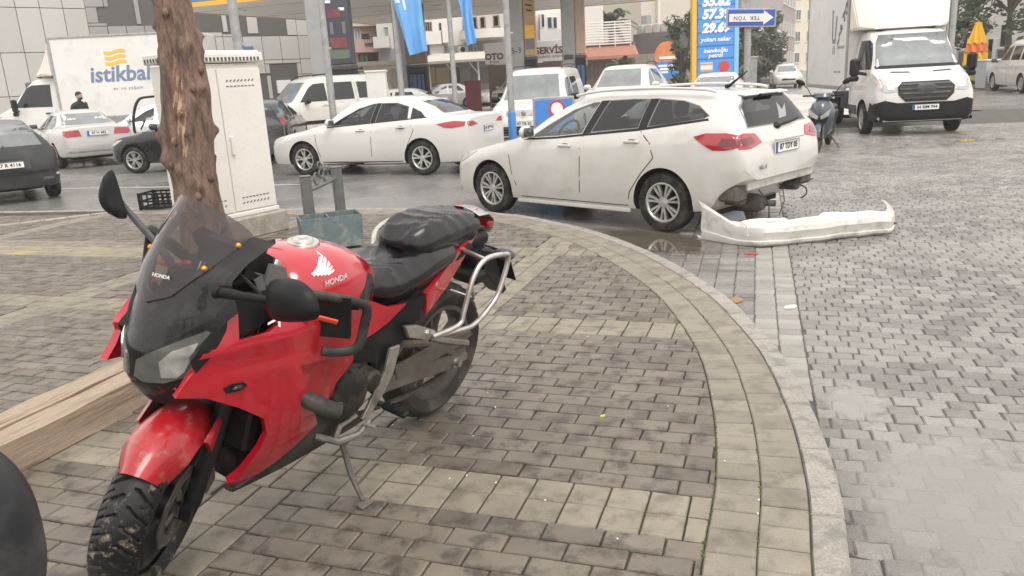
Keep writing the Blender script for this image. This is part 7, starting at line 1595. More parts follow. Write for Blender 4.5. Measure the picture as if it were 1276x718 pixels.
pF1 = pole('dark pole carrying the crumpled left hand blue flag', 487, 499, 100, 27, .10, top=8.5)
pF2 = pole('slim pole carrying the plain right hand blue flag', 560, 567, 120, 27, .085, top=8.5)
pole('thin grey pole with a blue sleeve in front of the panel van', 634, 637, 130, 16.8, .07, True)
for lab, px, py0, w_, h_, sd_, ln, Y in (('light blue flag with white lettering hanging from the left flag pole', 470, -42, 1.35, 2.75, 2, .30, 26.7), ('plain blue flag hanging from the right flag pole', 561, -34, .66, 2.25, 5, .18, 26.7)):
    tp = at(px, py0, Y); rows = flag_mesh(Vector((0, 0, 0)), w_, h_, sd_, ln); P = [p for r_ in rows for p in r_]; F = [(i*13+j, i*13+j+1, (i+1)*13+j+1, (i+1)*13+j) for i in range(24) for j in range(12)]
    f_ = thing('flag', lab, 'flag', tp); mb = MB(); shell(P, F, [Vector((0, -1, 0))]*len(P), .012, mb); mb.build('cloth', FLG, f_, smooth=70)
    if sd_ == 2:
        for (i0, i1, j0, j1) in ((3, 10, 1, 3), (5, 12, 4, 5), (2, 7, 6, 8), (8, 9, 8, 11)):
            P2 = [rows[i][j]+Vector((0, -.016, 0)) for i in range(i0, i1+1) for j in range(j0, j1+1)]; k2_ = j1-j0+1; F2 = [(i*k2_+j, i*k2_+j+1, (i+1)*k2_+j+1, (i+1)*k2_+j) for i in range(i1-i0) for j in range(j1-j0)]
            mb = MB(); shell(P2, F2, [Vector((0, -1, 0))]*len(P2), .004, mb); mb.build('flag_print', WTXT, f_, smooth=70)
# blue advertising stand behind the estate car
bs = thing('sign_stand', 'blue framed advertising board behind the estate car bonnet', 'sign', (at(690, 140, 13.6).x, 13.6, ROAD), R(4))
mb = MB(); mb.cbox((0, 0, .72), (.70, .05, 1.15), .01); mb.build('frame', GALV, bs); mb = MB(); mb.box((0, -.03, .72), (.62, .02, 1.06)); mb.build('face', OPB, bs)
mb = MB(); mb.lathe([(.10, -.045), (.14, -.045), (.14, -.03)], (.05, 0, 1.10), 'y', 24); mb.build('logo', RTXT, bs); mb = MB(); mb.lathe([(0, -.046), (.10, -.046), (.10, -.03)], (.05, 0, 1.10), 'y', 24); mb.build('logo_disc', WTXT, bs)

# ------------------------------------------------------------------ buildings
PANEL = pm('metal_cladding_pale', (.47, .45, .42), .5, var=.05, vscale=.4, island=.05); PANELD = pm('metal_cladding_grey', (.30, .285, .275), .5, var=.06, vscale=.4, island=.05)
JOINT = pm('cladding_joint', (.10, .095, .09), .8); FRM = pm('window_frame_dark', (.06, .06, .065), .5); FRW = pm('window_frame_white', (.70, .68, .65), .5)
SALM = pm('salmon_render', (.52, .35, .29), .8, var=.08, vscale=.5, fine=.08, bscale=8); CREAMR = pm('cream_render', (.66, .58, .47), .8, var=.08, vscale=.5); GREYR = pm('grey_render', (.33, .325, .32), .8, var=.12, vscale=.5); WHR = pm('white_render', (.68, .65, .61), .8, var=.06, vscale=.4); BRN = pm('brown_wall', (.17, .125, .10), .8, var=.2, vscale=.6)
STONE = pm('rubble_wall', (.40, .35, .30), .9, var=.3, vscale=3, bump=.5, bscale=8, bdist=.03); TILE = pm('red_tiles', (.36, .16, .11), .8, var=.15, vscale=3); BEIGE = pm('beige_render', (.58, .52, .44), .8, var=.05, vscale=.3); DKW = pm('dark_wall', (.15, .14, .135), .8, var=.2, vscale=.6)
YELW = pm('pale_yellow_wall', (.58, .50, .33), .8, var=.06, vscale=.5); SHR = pm('sheet_roof', (.55, .52, .47), .6, var=.08, vscale=1); CURT = pm('curtain_glass', (.30, .36, .35), .2, var=.35, vscale=1.5); SHOP = pm('shop_glass', (.06, .06, .07), .1, var=.6, vscale=1.5)
def wall_frame(px0, px1, Y0, Y1):
    a_, b_ = at(px0, 110, Y0), at(px1, 110, Y1); a_.z = b_.z = ROAD; return a_, b_
class Facade:
    """a building whose front runs from a to b; everything on it is placed in (u along the front, z up)"""
    def __init__(s, name, label, cat, a_, b_, h, depth, mat, roof=None):
        s.t = thing(name, label, cat, a_, math.atan2(b_.y-a_.y, b_.x-a_.x)); s.L = (b_-a_).length; s.a = a_; s.b = b_
        mb = MB(); mb.box((s.L/2, depth/2, h/2), (s.L, depth, h)); s.wall = mb.build('wall', mat, s.t)
        if roof: mb = MB(); mb.cbox((s.L/2, depth/2-.1, h+.12), (s.L+.5, depth+.5, .24), .03); mb.build('roof', roof, s.t)
    def u(s, px):
        """distance along the front at a column of the photograph"""
        d = ray(px, 110); e = s.b-s.a; den = d.x*e.y-d.y*e.x; return ((d.x*(-s.a.y)-d.y*(-s.a.x))/den)*s.L
    def z(s, px, py):
        u = s.u(px); p = s.a+(s.b-s.a)*(u/s.L); return at(px, py, p.y).z-ROAD
    def rect(s, px0, py0, px1, py1): u0, u1 = s.u(px0), s.u(px1); z0, z1 = s.z((px0+px1)/2, py1), s.z((px0+px1)/2, py0); return u0, u1, z0, z1
    def window(s, r, glass=GLASSM, frm=FRW, bars=1, d=.08):
        u0, u1, z0, z1 = s.rect(*r) if len(r) == 4 else r[:4]; cu, cz, w, h = (u0+u1)/2, (z0+z1)/2, abs(u1-u0), abs(z1-z0); b = min(.07, w*.12)
        mb = MB()
        for c_, d_ in (((cu, -.04, z0+b/2), (w, d, b)), ((cu, -.04, z1-b/2), (w, d, b)), ((u0+b/2, -.04, cz), (b, d-.004, h-2*b)), ((u1-b/2, -.04, cz), (b, d-.004, h-2*b))): mb.box(c_, d_)
        for k in range(bars): mb.box((u0+w*(k+1)/(bars+1), -.036, cz), (b*.8, d-.01, h-2*b))
        o = mb.build('window', frm, s.t, smooth=0); mb = MB(); mb.box((cu, -.012, cz), (w-2*b+.01, .02, h-2*b+.01)); mb.build('pane', glass, o, smooth=0)
        mb = MB(); mb.box((cu, -.08, z0-.03), (w+.15, .18, .06)); mb.build('sill', frm, o, smooth=0)
    def block(s, nm, r, mat, proud=.2, d0=0., bev=.0):
        u0, u1, z0, z1 = s.rect(*r); mb = MB(); mb.cbox(((u0+u1)/2, -(proud-d0)/2-d0+.01, (z0+z1)/2), (abs(u1-u0), proud+.02, abs(z1-z0)), bev or .01); return mb.build(nm, mat, s.t, smooth=0)
    def balcony(s, r, mat=WHR, out=1.1, rail=None):
        u0, u1, z0, z1 = s.rect(*r); cu = (u0+u1)/2; w = u1-u0; mb = MB(); mb.box((cu, -out/2, z0+.07), (w, out, .14)); bo = mb.build('balcony', mat, s.t, smooth=0); mb = MB()
        if rail:
            n = int(w/.16)
            for k in range(n+1): mb.box((u0+w*k/n, -out+.03, (z0+z1)/2+.07), (.025, .025, z1-z0-.14))
            mb.box((cu, -out+.03, z1), (w, .05, .05)); mb.box((u0+.02, -out/2, z1), (.05, out, .05)); mb.box((u1-.02, -out/2, z1), (.05, out, .05))
        else:
            mb.box((cu, -out+.06, (z0+z1)/2+.07), (w, .12, z1-z0-.14)); mb.box((u0+.06, -out/2, (z0+z1)/2+.07), (.115, out-.13, z1-z0-.14)); mb.box((u1-.06, -out/2, (z0+z1)/2+.07), (.115, out-.13, z1-z0-.14))
        mb.build('balcony_rail', rail or mat, bo, smooth=0)
    def cladding(s, us, zs, mat, holes=(), t=.05, g=.03):
        """metal panels, each its own piece, with recessed joints; holes are (u0, u1, z0, z1) left free"""
        for u0, u1 in zip(us, us[1:]):
            for z0, z1 in zip(zs, zs[1:]):
                parts = [(u0, u1, z0, z1)]
                for h in holes:
                    np_ = []
                    for (a0, a1, b0, b1) in parts:
                        if h[1] <= a0 or h[0] >= a1 or h[3] <= b0 or h[2] >= b1: np_.append((a0, a1, b0, b1)); continue
                        if b0 < h[2]: np_.append((a0, a1, b0, h[2]))
                        if b1 > h[3]: np_.append((a0, a1, h[3], b1))
                        lo, hi = max(b0, h[2]), min(b1, h[3])
                        if a0 < h[0]: np_.append((a0, h[0], lo, hi))
                        if a1 > h[1]: np_.append((h[1], a1, lo, hi))
                    parts = np_
                for (a0, a1, b0, b1) in parts:
                    if a1-a0 < .12 or b1-b0 < .12: continue
                    mb = MB(); mb.cbox(((a0+a1)/2, -t/2, (b0+b1)/2), (a1-a0-g, t+rnd.uniform(0, .008), b1-b0-g), .008); mb.build('cladding_panel', mat, s.t, smooth=0)
def steps(a_, b_, st): n = max(1, int(round((b_-a_)/st))); return [a_+(b_-a_)*i/n for i in range(n+1)]
# metal clad office: pale wing, grey link, long pale wing
a_, b_ = wall_frame(-90, 124, 35, 40); A = Facade('office_building', 'pale metal clad wing of the office at the far left behind the removal van', 'building', a_, b_, 13, 14, JOINT)
A.cladding(steps(0, A.L, .95), [0, 2.0, 3.9, 5.85, 7.8, 9.8, 12], PANEL)
a_, b_ = wall_frame(124, 236, 40, 42); A = Facade('office_building', 'darker grey metal clad link of the office with two bands of dark windows', 'building', a_, b_, 13, 12, JOINT)
hs_ = [A.rect(138, 8, 150, 28), A.rect(153, -25, 184, 30), A.rect(190, -25, 232, 30)]
A.cladding(steps(0, A.L, .9), [0, 1.8, 3.2, A.z(150, 55), A.z(150, 32), 7.6, 9.6, 12], PANELD, hs_)
OGL = pm('office_glass', (.022, .028, .035), .18, spec=.25, var=.6, vscale=.7)
for h in hs_: A.window(h, OGL, FRM, 2)
a_, b_ = wall_frame(236, 420, 41, 46); A = Facade('office_building', 'long pale metal clad wing of the office behind the white cabinet', 'building', a_, b_, 12, 12, JOINT)
hs_ = [A.rect(240, 8, 288, 40), A.rect(294, 13, 318, 42), A.rect(331, 16, 366, 44), A.rect(339, 79, 373, 130), A.rect(322, 92, 334, 130)]
A.cladding(steps(0, A.L, .98), [0, 1.2, 2.4, A.z(330, 75), A.z(330, 45), 7.0, 9, 11.5], PANEL, hs_)
A.window(hs_[0], pm('blue_glass', (.06, .13, .24), .1, var=.5, vscale=1), FRM, 2); A.window(hs_[1], OGL, FRM, 1); A.window(hs_[2], CURT, FRM, 2); A.window(hs_[3], SHOP, FRM, 1); A.window(hs_[4], SHOP, FRM, 0)
A.block('shop_display', (345, 100, 362, 116), WTXT, .12, .03); A.block('wall_lamp', (318, 70, 321, 74), FRM, .3); A.block('blue_awning', (301, 58, 320, 64), pm('awning_blue', (.10, .18, .30), .6), .3)
# salmon apartments
a_, b_ = wall_frame(378, 438, 58, 60); A = Facade('apartment_building', 'narrow salmon and cream apartment block with small balconies left of the first station column', 'building', a_, b_, 16, 10, CREAMR, TILE)
for (x0, y0, x1, y1) in ((378, 22, 392, 36), (378, 57, 392, 70)): A.balcony((x0, y0, x1, y1), SALM, 1.0)
A.balcony((383, 18, 405, 36), SALM, 1.0); A.balcony((383, 56, 405, 71), SALM, 1.0); A.window((386, 40, 392, 55), CURT, FRW, 0); A.window((386, 78, 396, 96), GLASSM, FRW, 1); A.window((386, 4, 395, 17), GLASSM, FRW, 1); A.block('wall_band', (379, 71, 437, 112), pm('rose_render', (.42, .30, .26), .8), .05)
a_, b_ = wall_frame(428, 478, 57, 58); A = Facade('apartment_building', 'salmon apartment block with a wide balcony between station column and flag', 'building', a_, b_, 16, 10, SALM, TILE)
A.block('upper_band', (429, 27, 478, 33), CREAMR, .35); A.window((448, 35, 456, 50), CURT, FRW, 1); A.window((457, 42, 466, 54), GLASS, FRM, 1); A.balcony((430, 50, 478, 66), SALM, 1.1); A.balcony((456, 47, 474, 57), FRM, 1.2, rail=FRM); A.window((451, 67, 473, 84), GLASS, FRM, 2); A.block('lower_wall', (432, 67, 450, 86), CREAMR, .05); A.block('garden_wall', (430, 87, 478, 100), STONE, .6)
# white and grey apartments behind the flags
a_, b_ = wall_frame(476, 532, 56, 56); A = Facade('apartment_building', 'white apartment block with a grey lower floor behind the left hand flag', 'building', a_, b_, 15, 10, WHR, None)
A.block('lower_floor', (477, 60, 531, 104), GREYR, .05); A.window((485, 33, 491, 57), CURT, FRW, 0); A.balcony((473, 46, 492, 60), WHR, .9)
a_, b_ = wall_frame(526, 585, 54, 55); A = Facade('apartment_building', 'white and grey apartment block with outdoor cooling units between the two flags', 'building', a_, b_, 15, 10, WHR, None)
A.window((535, 27, 544, 39), GLASS, pm('brown_frame', (.28, .20, .15), .6), 2); A.window((552, 28, 556, 46), GLASSM, FRW, 0); A.block('balcony_front', (528, 40, 551, 56), WHR, .8); A.block('balcony_front', (552, 38, 562, 54), WHR, .9); A.block('lower_floor', (528, 57, 584, 100), GREYR, .05); A.window((532, 58, 538, 66), GLASS, FRM, 0, .12); A.block('chimney_breast', (538, 56, 556, 76), WHR, .3)
cu_ = A.block('cooling_unit', (540, 67, 552, 78), WTXT, .6); A.block('cooling_grille', (541, 70, 548, 77), GREYR, .04, .60)
cu2 = A.block('cooling_unit', (572, 58, 584, 73), WTXT, .6)
for py_ in (62, 69): u0, u1, z0, z1 = A.rect(574, py_-3, 580, py_+3); mb = MB(); mb.lathe([(0, -.03), (.15, -.03), (.17, 0)], ((u0+u1)/2, -.61, (z0+z1)/2), 'y', 14); mb.build('fan', FRM, A.t)
a_, b_ = wall_frame(580, 648, 55, 52); A = Facade('apartment_building', 'white apartment block with a curved balcony front right of the plain blue flag', 'building', a_, b_, 15, 10, WHR, None)
for r_ in ((583, 22, 589, 37), (594, 21, 600, 36), (604, 21, 610, 35), (620, 19, 627, 33)): A.window(r_, GLASS, pm('brown_frame', (.28, .20, .15), .6), 0)
A.block('lower_floor', (582, 50, 647, 104), GREYR, .05); A.window((606, 55, 613, 71), GLASSM, FRW, 0, .12); A.window((594, 56, 599, 70), GLASSM, FRW, 0, .12)
u0, u1, z0, z1 = A.rect(584, 37, 632, 48); mb = MB(); n = 16; pts = [((u0+u1)/2+(u1-u0)/2*math.cos(math.pi*k/n), -1.3*math.sin(math.pi*k/n)**.7) for k in range(n+1)]; mb.prism(pts, (0, 0, z0), (1, 0, 0), (0, 1, 0), (0, 0, z1-z0)); mb.build('curved_balcony', WHR, A.t, smooth=40)
a_, b_ = wall_frame(662, 722, 54, 54); A = Facade('apartment_building', 'cream house with a bay window above the garage sign', 'building', a_, b_, 15, 10, pm('cream_white_render', (.70, .64, .57), .8, var=.05), None)
A.block('bay', (676, 17, 701, 52), WHR, 1.0); 
for r_ in ((677, 18, 681, 36), (684, 22, 690, 37), (691, 22, 696, 37)): u0, u1, z0, z1 = A.rect(*r_); mb = MB(); mb.cbox(((u0+u1)/2, -1.04, (z0+z1)/2), (u1-u0, .10, z1-z0), .02); w2_ = mb.build('window', FRW, A.t, smooth=0); mb = MB(); mb.box(((u0+u1)/2, -1.095, (z0+z1)/2), ((u1-u0)*.75, .02, (z1-z0)*.86)); mb.build('pane', GLASSM, w2_, smooth=0)
A.block('bay_parapet', (675, 38, 702, 51), pm('pale_grey_render', (.52, .50, .48), .8), 1.12); A.block('lower_floor', (664, 53, 721, 105), BRN, .05)
# open yellow shed
a_, b_ = wall_frame(528, 618, 50, 49); A = Facade('shed', 'low shed with pale yellow doors under a lean to sheet roof', 'shed', a_, b_, 2.7, 4, GREYR)
A.block('yellow_door', (530, 84, 544, 104), YELW, .08, bev=.02); A.block('yellow_door', (545, 84, 561, 104), YELW, .08, bev=.02); A.block('dark_bay', (566, 84, 574, 104), DKW, .04); A.block('grey_shutter', (575, 84, 588, 104), GREYR, .06); A.block('grey_shutter', (589, 84, 612, 104), pm('slate_shutter', (.20, .20, .205), .7), .06)
mb = MB(); mb.box((A.L/2, .9, 2.95), (A.L+.8, 5.6, .14), rot=Matrix.Rotation(R(6), 3, 'X')); mb.build('roof', SHR, A.t)
for u_p in (.2, .55, .86): mb = MB(); mb.tube([(A.L*u_p, -1.5, 0), (A.L*u_p, -1.5, 2.6)], .06, 8); mb.tube([(A.L*u_p-.5, -1.5, 2.55), (A.L*u_p, -1.5, 1.9)], .04, 6); mb.build('roof_post', FRW, A.t)
a_, b_ = wall_frame(455, 500, 45, 45); A = Facade('shed', 'small cream kiosk with a flat roof under the left hand flag', 'shed', a_, b_, 2.6, 3, CREAMR, SHR); A.window((478, 88, 486, 103), GLASSM, FRW, 0); A.block('kiosk_door', (489, 86, 495, 110), pm('kiosk_grey', (.35, .34, .33), .6), .06)
# garage sign
gs = thing('garage_sign', 'white garage board with dark red OTO SERVİSİ lettering', 'sign', (at(653, 65, 44).x, 44, ROAD), R(2)); zg = lambda py: at(653, py, 44).z-ROAD; wg = 94/985*44
mb = MB(); mb.cbox((0, 0, (zg(52)+zg(78))/2), (wg, .12, zg(52)-zg(78)), .02); gb = mb.build('board', WTXT, gs)
DRED = pm('sign_dark_red', (.16, .05, .05), .5)
for s_, px_, sz_, py_ in (('OTO', 617, .44, 69), ('SERVİSİ', 685, .47, 65)): lettering(s_, sz_, DRED, gb, frame(((px_-653)/985*44, -.065, zg(py_)), (1, 0, 0), (0, 0, 1)), extrude=.004, bold=.02)
lettering('boya', .26, DRED, gb, frame(((617-653)/985*44, -.065, zg(75)), (1, 0, 0), (0, 0, 1)), extrude=.004); lettering('bakım onarım', .26, DRED, gb, frame(((686-653)/985*44, -.065, zg(72)), (1, 0, 0), (0, 0, 1)), extrude=.004)
mb = MB(); mb.box((0, .12, zg(78)/2), (wg*.94, .10, zg(78)-.1)); mb.build('board_support', BRN, gs)
# brown house with railing, terrace palm
a_, b_ = wall_frame(724, 792, 55, 55); A = Facade('terrace_house', 'low brown house with a red tiled canopy and a white railed roof terrace', 'house', a_, b_, 3.45, 8, BRN)
u0, u1, z0, z1 = A.rect(724, 56, 792, 68); mb = MB(); mb.prism([(0, 0), (0, z1-z0), (.4, z1-z0), (-1.6, -.25), (-1.6, -.05)][::-1] if False else [(-1.4, z0-.1), (.2, z1), (.2, z1-.25), (-1.4, z0-.3)], (u0, 0, 0), (0, 1, 0), (0, 0, 1), (u1-u0, 0, 0)); mb.build('tiled_canopy', TILE, A.t, smooth=0)
ztp = A.z(757, 28); z_b = A.z(757, 55)
for k in range(9): mb = MB(); mb.tube([(u0+.3, -.1, z_b+(ztp-z_b)*k/8), (u1-.3, -.1, z_b+(ztp-z_b)*k/8)], .045, 6); mb.build('railing', FRW, A.t)
for k in range(4): mb = MB(); mb.tube([(u0+.3+(u1-u0-.6)*k/3, -.08, z_b-.2), (u0+.3+(u1-u0-.6)*k/3, -.08, ztp)], .04, 6); mb.build('railing_post', FRW, A.t)
A.block('door', (724, 70, 733, 98), FRW, .1); A.block('dark_door', (728, 82, 737, 98), FRM, .14); A.block('shutter', (741, 70, 790, 98), pm('brown_shutter', (.13, .09, .08), .7), .08)
# tall beige block and low dark wall
a_, b_ = wall_frame(800, 868, 78, 80); A = Facade('tower_block', 'tall blank beige block behind the canopy corner', 'building', a_, b_, 26, 14, BEIGE); A.block('pilaster', (818, -30, 821, 52), WHR, .4); A.block('far_wing', (800, 20, 806, 50), GREYR, 1.0)
a_, b_ = wall_frame(790, 866, 66, 62); A = Facade('yard_wall', 'long dark yard wall left of the price totem', 'wall', a_, b_, 4.3, 1, DKW); A.block('stone_base', (791, 66, 864, 104), STONE, .3); A.block('upper_panel', (838, 38, 866, 60), DKW, .5)
for k in range(5): px_ = 793+k*10; u0, u1, z0, z1 = A.rect(px_, 43, px_+8, 51); mb = MB(); mb.cbox(((u0+u1)/2, .4, 4.3+.35), (u1-u0, .6, .7), .05); mb.build('roof_tank', SHR, A.t)
hb = thing('billboard', 'blue and orange advertising banner on a stand left of the price totem', 'billboard', (at(831, 82, 46).x, 46, ROAD), R(3)); zb_ = lambda py: at(831, py, 46).z-ROAD; wb_ = 29/985*46
mb = MB(); mb.cbox((0, 0, (zb_(77)+zb_(97))/2), (wb_, .10, zb_(77)-zb_(97)), .02); mb.build('lower_panel', OPB, hb); mb = MB(); n = 12
mb.prism([(-wb_/2, 0)]+[(wb_/2*-math.cos(math.pi*k/n), .35+.75*math.sin(math.pi*k/n)) for k in range(n+1)]+[(wb_/2, 0)], (0, -.05, zb_(77)), (1, 0, 0), (0, 0, 1), (0, .10, 0)); mb.build('upper_panel', pm('banner_orange', (.60, .20, .08), .5, var=.3, vscale=2), hb)
mb = MB(); [mb.box((x_, -.06, zb_(82+4*k)), (w2, .02, .12)) for k, (x_, w2) in enumerate(((-.1, .8), (.05, .95), (-.2, .5)))]; mb.box((0, -.07, zb_(72)), (.9, .02, .14)); mb.build('banner_print', WTXT, hb, smooth=0)
mb = MB(); [mb.tube([(s*wb_*.4, .1, 0), (s*wb_*.4, .1, zb_(80))], .05, 6) for s in (-1, 1)]; mb.build('leg', GALV, hb)
# white utility cabinet by the van, maroon box, cars' neighbours
for lab, nm, px0, py0, px1, py1, Y, m_ in (('white blank panel box beside the white high roofed van', 'equipment_box', 455, 90, 483, 130, 24.2, BOXW), ('maroon box behind the white saloon boot', 'storage_box', 579, 102, 600, 124, 40, pm('maroon_paint', (.25, .05, .07), .5)), ('grey control box on the pavement left of the one way sign post', 'control_box', 934, 72, 943, 110, 26, GALV)):
    a_, b_ = at(px0, py0, Y), at(px1, py1, Y); t = thing(nm, lab, 'box', ((a_.x+b_.x)/2, Y, ROAD)); h_ = a_.z-ROAD; mb = MB(); mb.cbox((0, .2, h_/2), (b_.x-a_.x, .4, h_), .02); mb.build('body', m_, t); mb = MB(); mb.cbox((0, .2, h_+.01), (b_.x-a_.x+.05, .45, .05), .01); mb.build('lid', m_, t)
# street on the right: facades behind the far cars
for lab, px0, px1, Y0, Y1, h, m_, rows_ in (('grey apartment row behind the one way sign', 925, 972, 84, 92, 14.5, pm('dull_grey_render', (.34, .31, .29), .8, var=.1, vscale=.4), 4), ('brown grey slab with dark windows in the far street', 968, 988, 92, 108, 13.5, pm('taupe_render', (.30, .26, .24), .8, var=.1, vscale=.4), 4), ('cream apartment block at the end of the far street', 984, 1012, 120, 124, 15.0, CREAMR, 5), ('pale block beside the box truck in the far street', 1004, 1030, 150, 150, 13, WHR, 5)):
    a_, b_ = wall_frame(px0, px1, Y0, Y1); A = Facade('apartment_building', lab, 'building', a_, b_, h, 14, m_, SHR); n = max(2, int(A.L/2.6))
    for k in range(rows_):
        for j in range(n): u0 = A.L*(j+.28)/n; u1 = A.L*(j+.72)/n; z0 = 1.2+h*k/rows_; A.window((u0, u1, z0, z0+1.5, 0), GLASSM, FRW, 1)
# right side shops
a_, b_ = wall_frame(1160, 1330, 48, 40); A = Facade('shop_building', 'white shop row behind the yellow parasol with shaded openings', 'building', a_, b_, 12, 10, WHR, SHR)
for r_ in ((1182, 44, 1190, 62), (1195, 40, 1206, 62), (1240, 30, 1250, 60), (1226, 48, 1234, 78)): A.window(r_, GLASS, FRW, 0)
A.block('orange_sign', (1204, 27, 1222, 37), pm('sign_orange', (.60, .18, .05), .5, var=.3, vscale=2), .4); A.block('shopfront', (1186, 64, 1275, 100), pm('shopfront_dark', (.12, .12, .12), .5), .06)
for k in range(6): A.block('shop_pillar', (1188+16*k, 48, 1192+16*k, 104), WHR, .25)
pole('tall grey lamp post behind the box truck cab', 1187, 1185, 60, 33, .12, top=9)
# parasol with its wheel stand
pa = thing('parasol', 'closed yellow and orange parasol standing beside the minivan', 'parasol', (at(1213, 100, 36).x, 36, ROAD)); zp_ = lambda py: at(1213, py, 36).z-ROAD
PYEL = pm('parasol_yellow', (.80, .46, .02), .7, var=.08, vscale=2); PORG = pm('parasol_orange', (.72, .20, .04), .7)
def furled(z0, z1, r0, r1, mat, nm):
    mb = MB(); rows = []
    for i in range(15):
        t = i/14; r = r0+(r1-r0)*t; rows.append([Vector((r*(1+.22*math.cos(8*2*math.pi*j/64+t*2))*math.cos(2*math.pi*j/64), r*(1+.22*math.cos(8*2*math.pi*j/64+t*2))*math.sin(2*math.pi*j/64), z0+(z1-z0)*t+.05*math.cos(8*2*math.pi*j/64)*(1-t))) for j in range(64)])
    mb.grid(rows, closed=True); return mb.build(nm, mat, pa, smooth=60)
furled(zp_(82), zp_(66), .42, .40, PYEL, 'canopy_hem'); furled(zp_(66), zp_(55), .40, .34, PORG, 'canopy_stripe'); furled(zp_(55), zp_(28), .34, .10, PYEL, 'canopy')
mb = MB(); mb.tube([(0, 0, 0), (0, 0, zp_(26))], .035, 8); mb.lathe([(.4, 0), (.4, .08), (.06, .14)], (0, 0, 0), 'z', 16); mb.build('pole', GALV, pa)
mb = MB(); mb.cbox((.02, -.3, .62), (1.0, .5, 1.05), .1); cart = mb.build('base_cart', PLASTB, pa); mb = MB(); mb.lathe([(0, -.04), (.34, -.04), (.36, 0)], (-.28, -.57, .70), 'y', 20); mb.build('yellow_disc', pm('disc_lime', (.55, .52, .10), .5), cart); mb = MB(); mb.cbox((-.1, -.25, .10), (1.3, .8, .2), .04); mb.build('step', CONC, cart)
wbn = thing('wheelie_bin', 'pale grey wheeled bin between the parasol and the minivan', 'bin', (at(1231, 100, 34.6).x, 34.6, ROAD)); mb = MB(); mb.box((0, 0, .62), (.62, .7, 1.1), taper=1.25); mb.build('bin_body', pm('bin_grey', (.42, .44, .46), .5), wbn); mb = MB(); mb.cbox((0, 0, 1.2), (.86, .95, .08), .03); mb.build('lid', pm('bin_grey_lid', (.46, .47, .49), .5), wbn)
# no entry sign and little bollards in the far street
ne = thing('no_turn_sign', 'small round red and white sign on a post in the far street', 'road sign', (at(975, 61, 58).x, 58, ROAD)); zn = at(975, 61, 58).z-ROAD; mb = MB(); mb.tube([(0, 0, 0), (0, 0, zn)], .04, 6); mb.build('post', GALV, ne); mb = MB(); mb.lathe([(0, -.06), (.40, -.06), (.40, -.03)], (0, 0, zn), 'y', 20); mb.build('disc', LAMPR, ne); mb = MB(); mb.lathe([(0, -.075), (.27, -.075), (.27, -.06)], (0, 0, zn), 'y', 20); mb.build('disc_face', WTXT, ne)
# ------------------------------------------------------------------ trees
LEAFM = pm('foliage', (.060, .082, .036), .7, island=.45); LEAFM2 = pm('foliage_dull', (.075, .088, .050), .7, island=.4); PALML = pm('palm_frond', (.085, .105, .050), .6, island=.3); TRK = pm('trunk_bark', (.10, .08, .065), .9, var=.3)
def leafy(name, label, px, Y, w, z0, z1, seed, mat=LEAFM, n=1700, leaf=.22, shape=1., trunk=True, group=None):
    r2 = random.Random(seed); p = at(px, 90, Y); t = thing(name, label, 'tree', (p.x, Y, ROAD), 0, group); mb = MB(); cl = []
    for _ in range(26):
        th = r2.uniform(0, 6.28); zz_ = r2.uniform(0, 1); rr = r2.uniform(.15, 1)*w/2*(1-.55*abs(zz_-.45)*shape); cl.append((rr*math.cos(th), rr*math.sin(th), z0+(z1-z0)*zz_, r2.uniform(.18, .34)*w*.6))
    for _ in range(n):
        c = r2.choice(cl); d = Vector((r2.gauss(0, 1), r2.gauss(0, 1), r2.gauss(0, .8))); d.normalize(); q_ = Vector(c[:3])+d*c[3]*r2.uniform(.55, 1.05); a1 = Vector((r2.gauss(0, 1), r2.gauss(0, 1), r2.gauss(0, .6))).normalized(); a2 = a1.orthogonal().normalized(); s_ = leaf*r2.uniform(.6, 1.4)
        mb.add([q_-a1*s_*.7, q_+a2*s_*.34, q_+a1*s_*.7, q_-a2*s_*.34], [(0, 1, 2, 3)])
    mb.build('crown', mat, t, smooth=0)
    if trunk:
        mb = MB(); mb.tube(catmull([(0, 0, 0), (.05, .02, z0*.6), (-.03, 0, z0+.2), (0, 0, z0+(z1-z0)*.6)], 4), [.17-.008*i for i in range(13)], 8)
        for k in range(6): c = cl[k*4]; mb.tube([(0, 0, z0+.1*k), ((c[0])*.5, c[1]*.5, (z0+c[2])/2+.2), c[:3]], [.08, .05, .02], 6)
        mb.build('trunk', TRK, t, smooth=60)
    return t
leafy('broadleaf_tree', 'dark leafy street tree above the minivan at the right', 1252, 36, 4.2, 2.7, 6.6, 1, n=3000, leaf=.24)
leafy('broadleaf_tree', 'smaller leafy tree beside the lamp post right of the box truck', 1183, 42, 3.0, 2.0, 4.4, 2, n=1400, leaf=.24)
leafy('hedge_tree', 'dense dark shrub tree hugging the left edge of the price totem', 851, 38, 1.9, .3, 3.9, 3, n=1700, leaf=.16, shape=.4)
leafy('broadleaf_tree', 'full green tree directly behind the one way sign post', 945, 56, 3.1, .8, 4.6, 4, LEAFM2, 2600, .30)
leafy('broadleaf_tree', 'green tree between the price totem and the one way sign post', 917, 50, 3.6, .4, 4.4, 5, LEAFM2, 1800, .28)
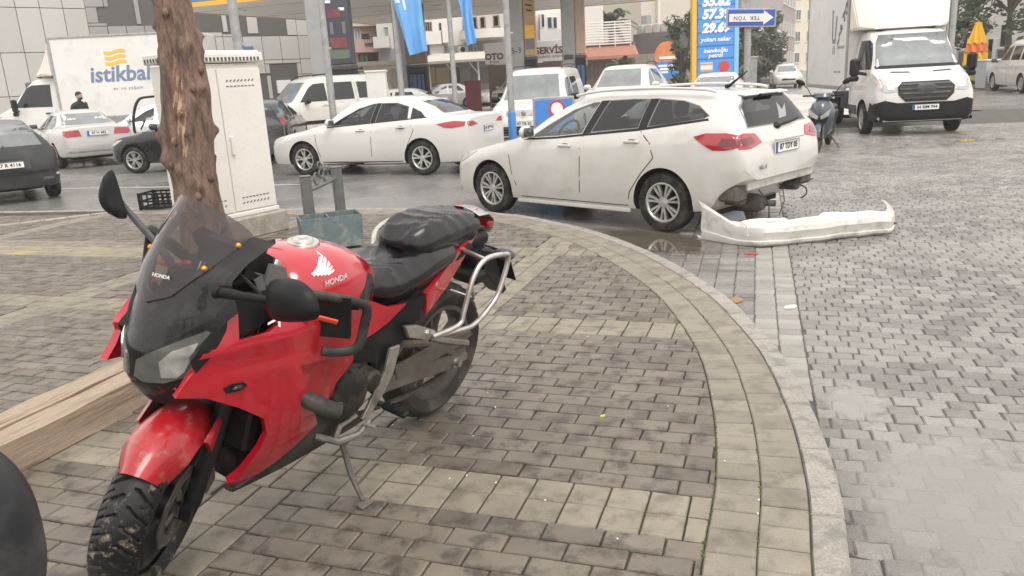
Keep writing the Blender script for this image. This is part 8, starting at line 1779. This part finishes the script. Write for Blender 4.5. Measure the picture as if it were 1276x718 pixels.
def palm(label, px, Y, zc, n, L, seed, droop=1., trunk=True):
    r2 = random.Random(seed); p = at(px, 80, Y); t = thing('palm_tree', label, 'tree', (p.x, Y, ROAD)); mb = MB()
    for k in range(n):
        q_ = 2*math.pi*k/n+r2.uniform(-.2, .2); el = r2.uniform(-.1, 1.25); l_ = L*r2.uniform(.8, 1.1); pts = [Vector((math.cos(q_)*s*l_*math.cos(el), math.sin(q_)*s*l_*math.cos(el), zc+s*l_*math.sin(el)-droop*s*s*l_*.55)) for s in (0, .2, .4, .6, .8, 1.)]
        for i in range(5):
            a1, b1 = pts[i], pts[i+1]; d_ = (b1-a1).normalized(); sd2 = d_.cross(Vector((0, 0, 1))).normalized()
            for s in (-1, 1):
                for f in (.1, .35, .6, .85): o_ = a1.lerp(b1, f); e_ = o_+sd2*s*l_*.20*(1-.12*i)+d_*l_*.10-Vector((0, 0, l_*.07)); mb.add([o_-d_*.03*l_, o_+d_*.03*l_, e_], [(0, 1, 2)])
    mb.build('fronds', PALML, t, smooth=0)
    if trunk: mb = MB(); mb.tube([(0, 0, 0), (.05, 0, zc*.5), (0, 0, zc)], [.24, .2, .22], 10); mb.build('trunk', TRK, t, smooth=60)
palm('tall palm rising behind the white terrace railing', 762, 65.5, at(762, 30, 65.5).z-ROAD, 30, 2.7, 1)
palm('low bright green palm in front of the brown house', 776, 46, at(776, 88, 46).z-ROAD, 18, 1.3, 2, .7)

# ------------------------------------------------------------------ damp air
hz = MB(); hz.box((0, 228, 14), (660, 600, 31)); hm = bpy.data.materials.new('damp_air'); hm.use_nodes = True; _t = hm.node_tree; _t.nodes.clear()
_o = _t.nodes.new('ShaderNodeOutputMaterial'); _v = _t.nodes.new('ShaderNodeVolumePrincipled'); _v.inputs['Color'].default_value = (.97, .95, .93, 1); _v.inputs['Density'].default_value = .0012; _t.links.new(_v.outputs[0], _o.inputs['Volume'])
tag(hz.build('haze', hm, smooth=0), 'damp pale haze over the street', kind='stuff')

GROUPS = {'station_column': 'columns of the filling station canopy', 'pole': 'poles standing in front of the filling station', 'apartment_building': 'apartment buildings in the background', 'broadleaf_tree': 'leafy street trees',
          'saloon_car': 'saloon cars standing around the street', 'office_building': 'wings of the metal clad office', 'flag': 'blue flags at the filling station', 'palm_tree': 'palms by the brown house', 'hatchback': 'dark hatchbacks at the left',
          'suv': 'tall cars around the filling station', 'van': 'white vans by the filling station', 'box_truck': 'white box trucks', 'shed': 'low sheds behind the forecourt', 'leaf': 'leaves lying on the ground'}
for o in S.objects:
    g = GROUPS.get(o.name.split('.')[0])
    if g and o.parent is None and 'label' in o and 'group' not in o: o['group'] = g
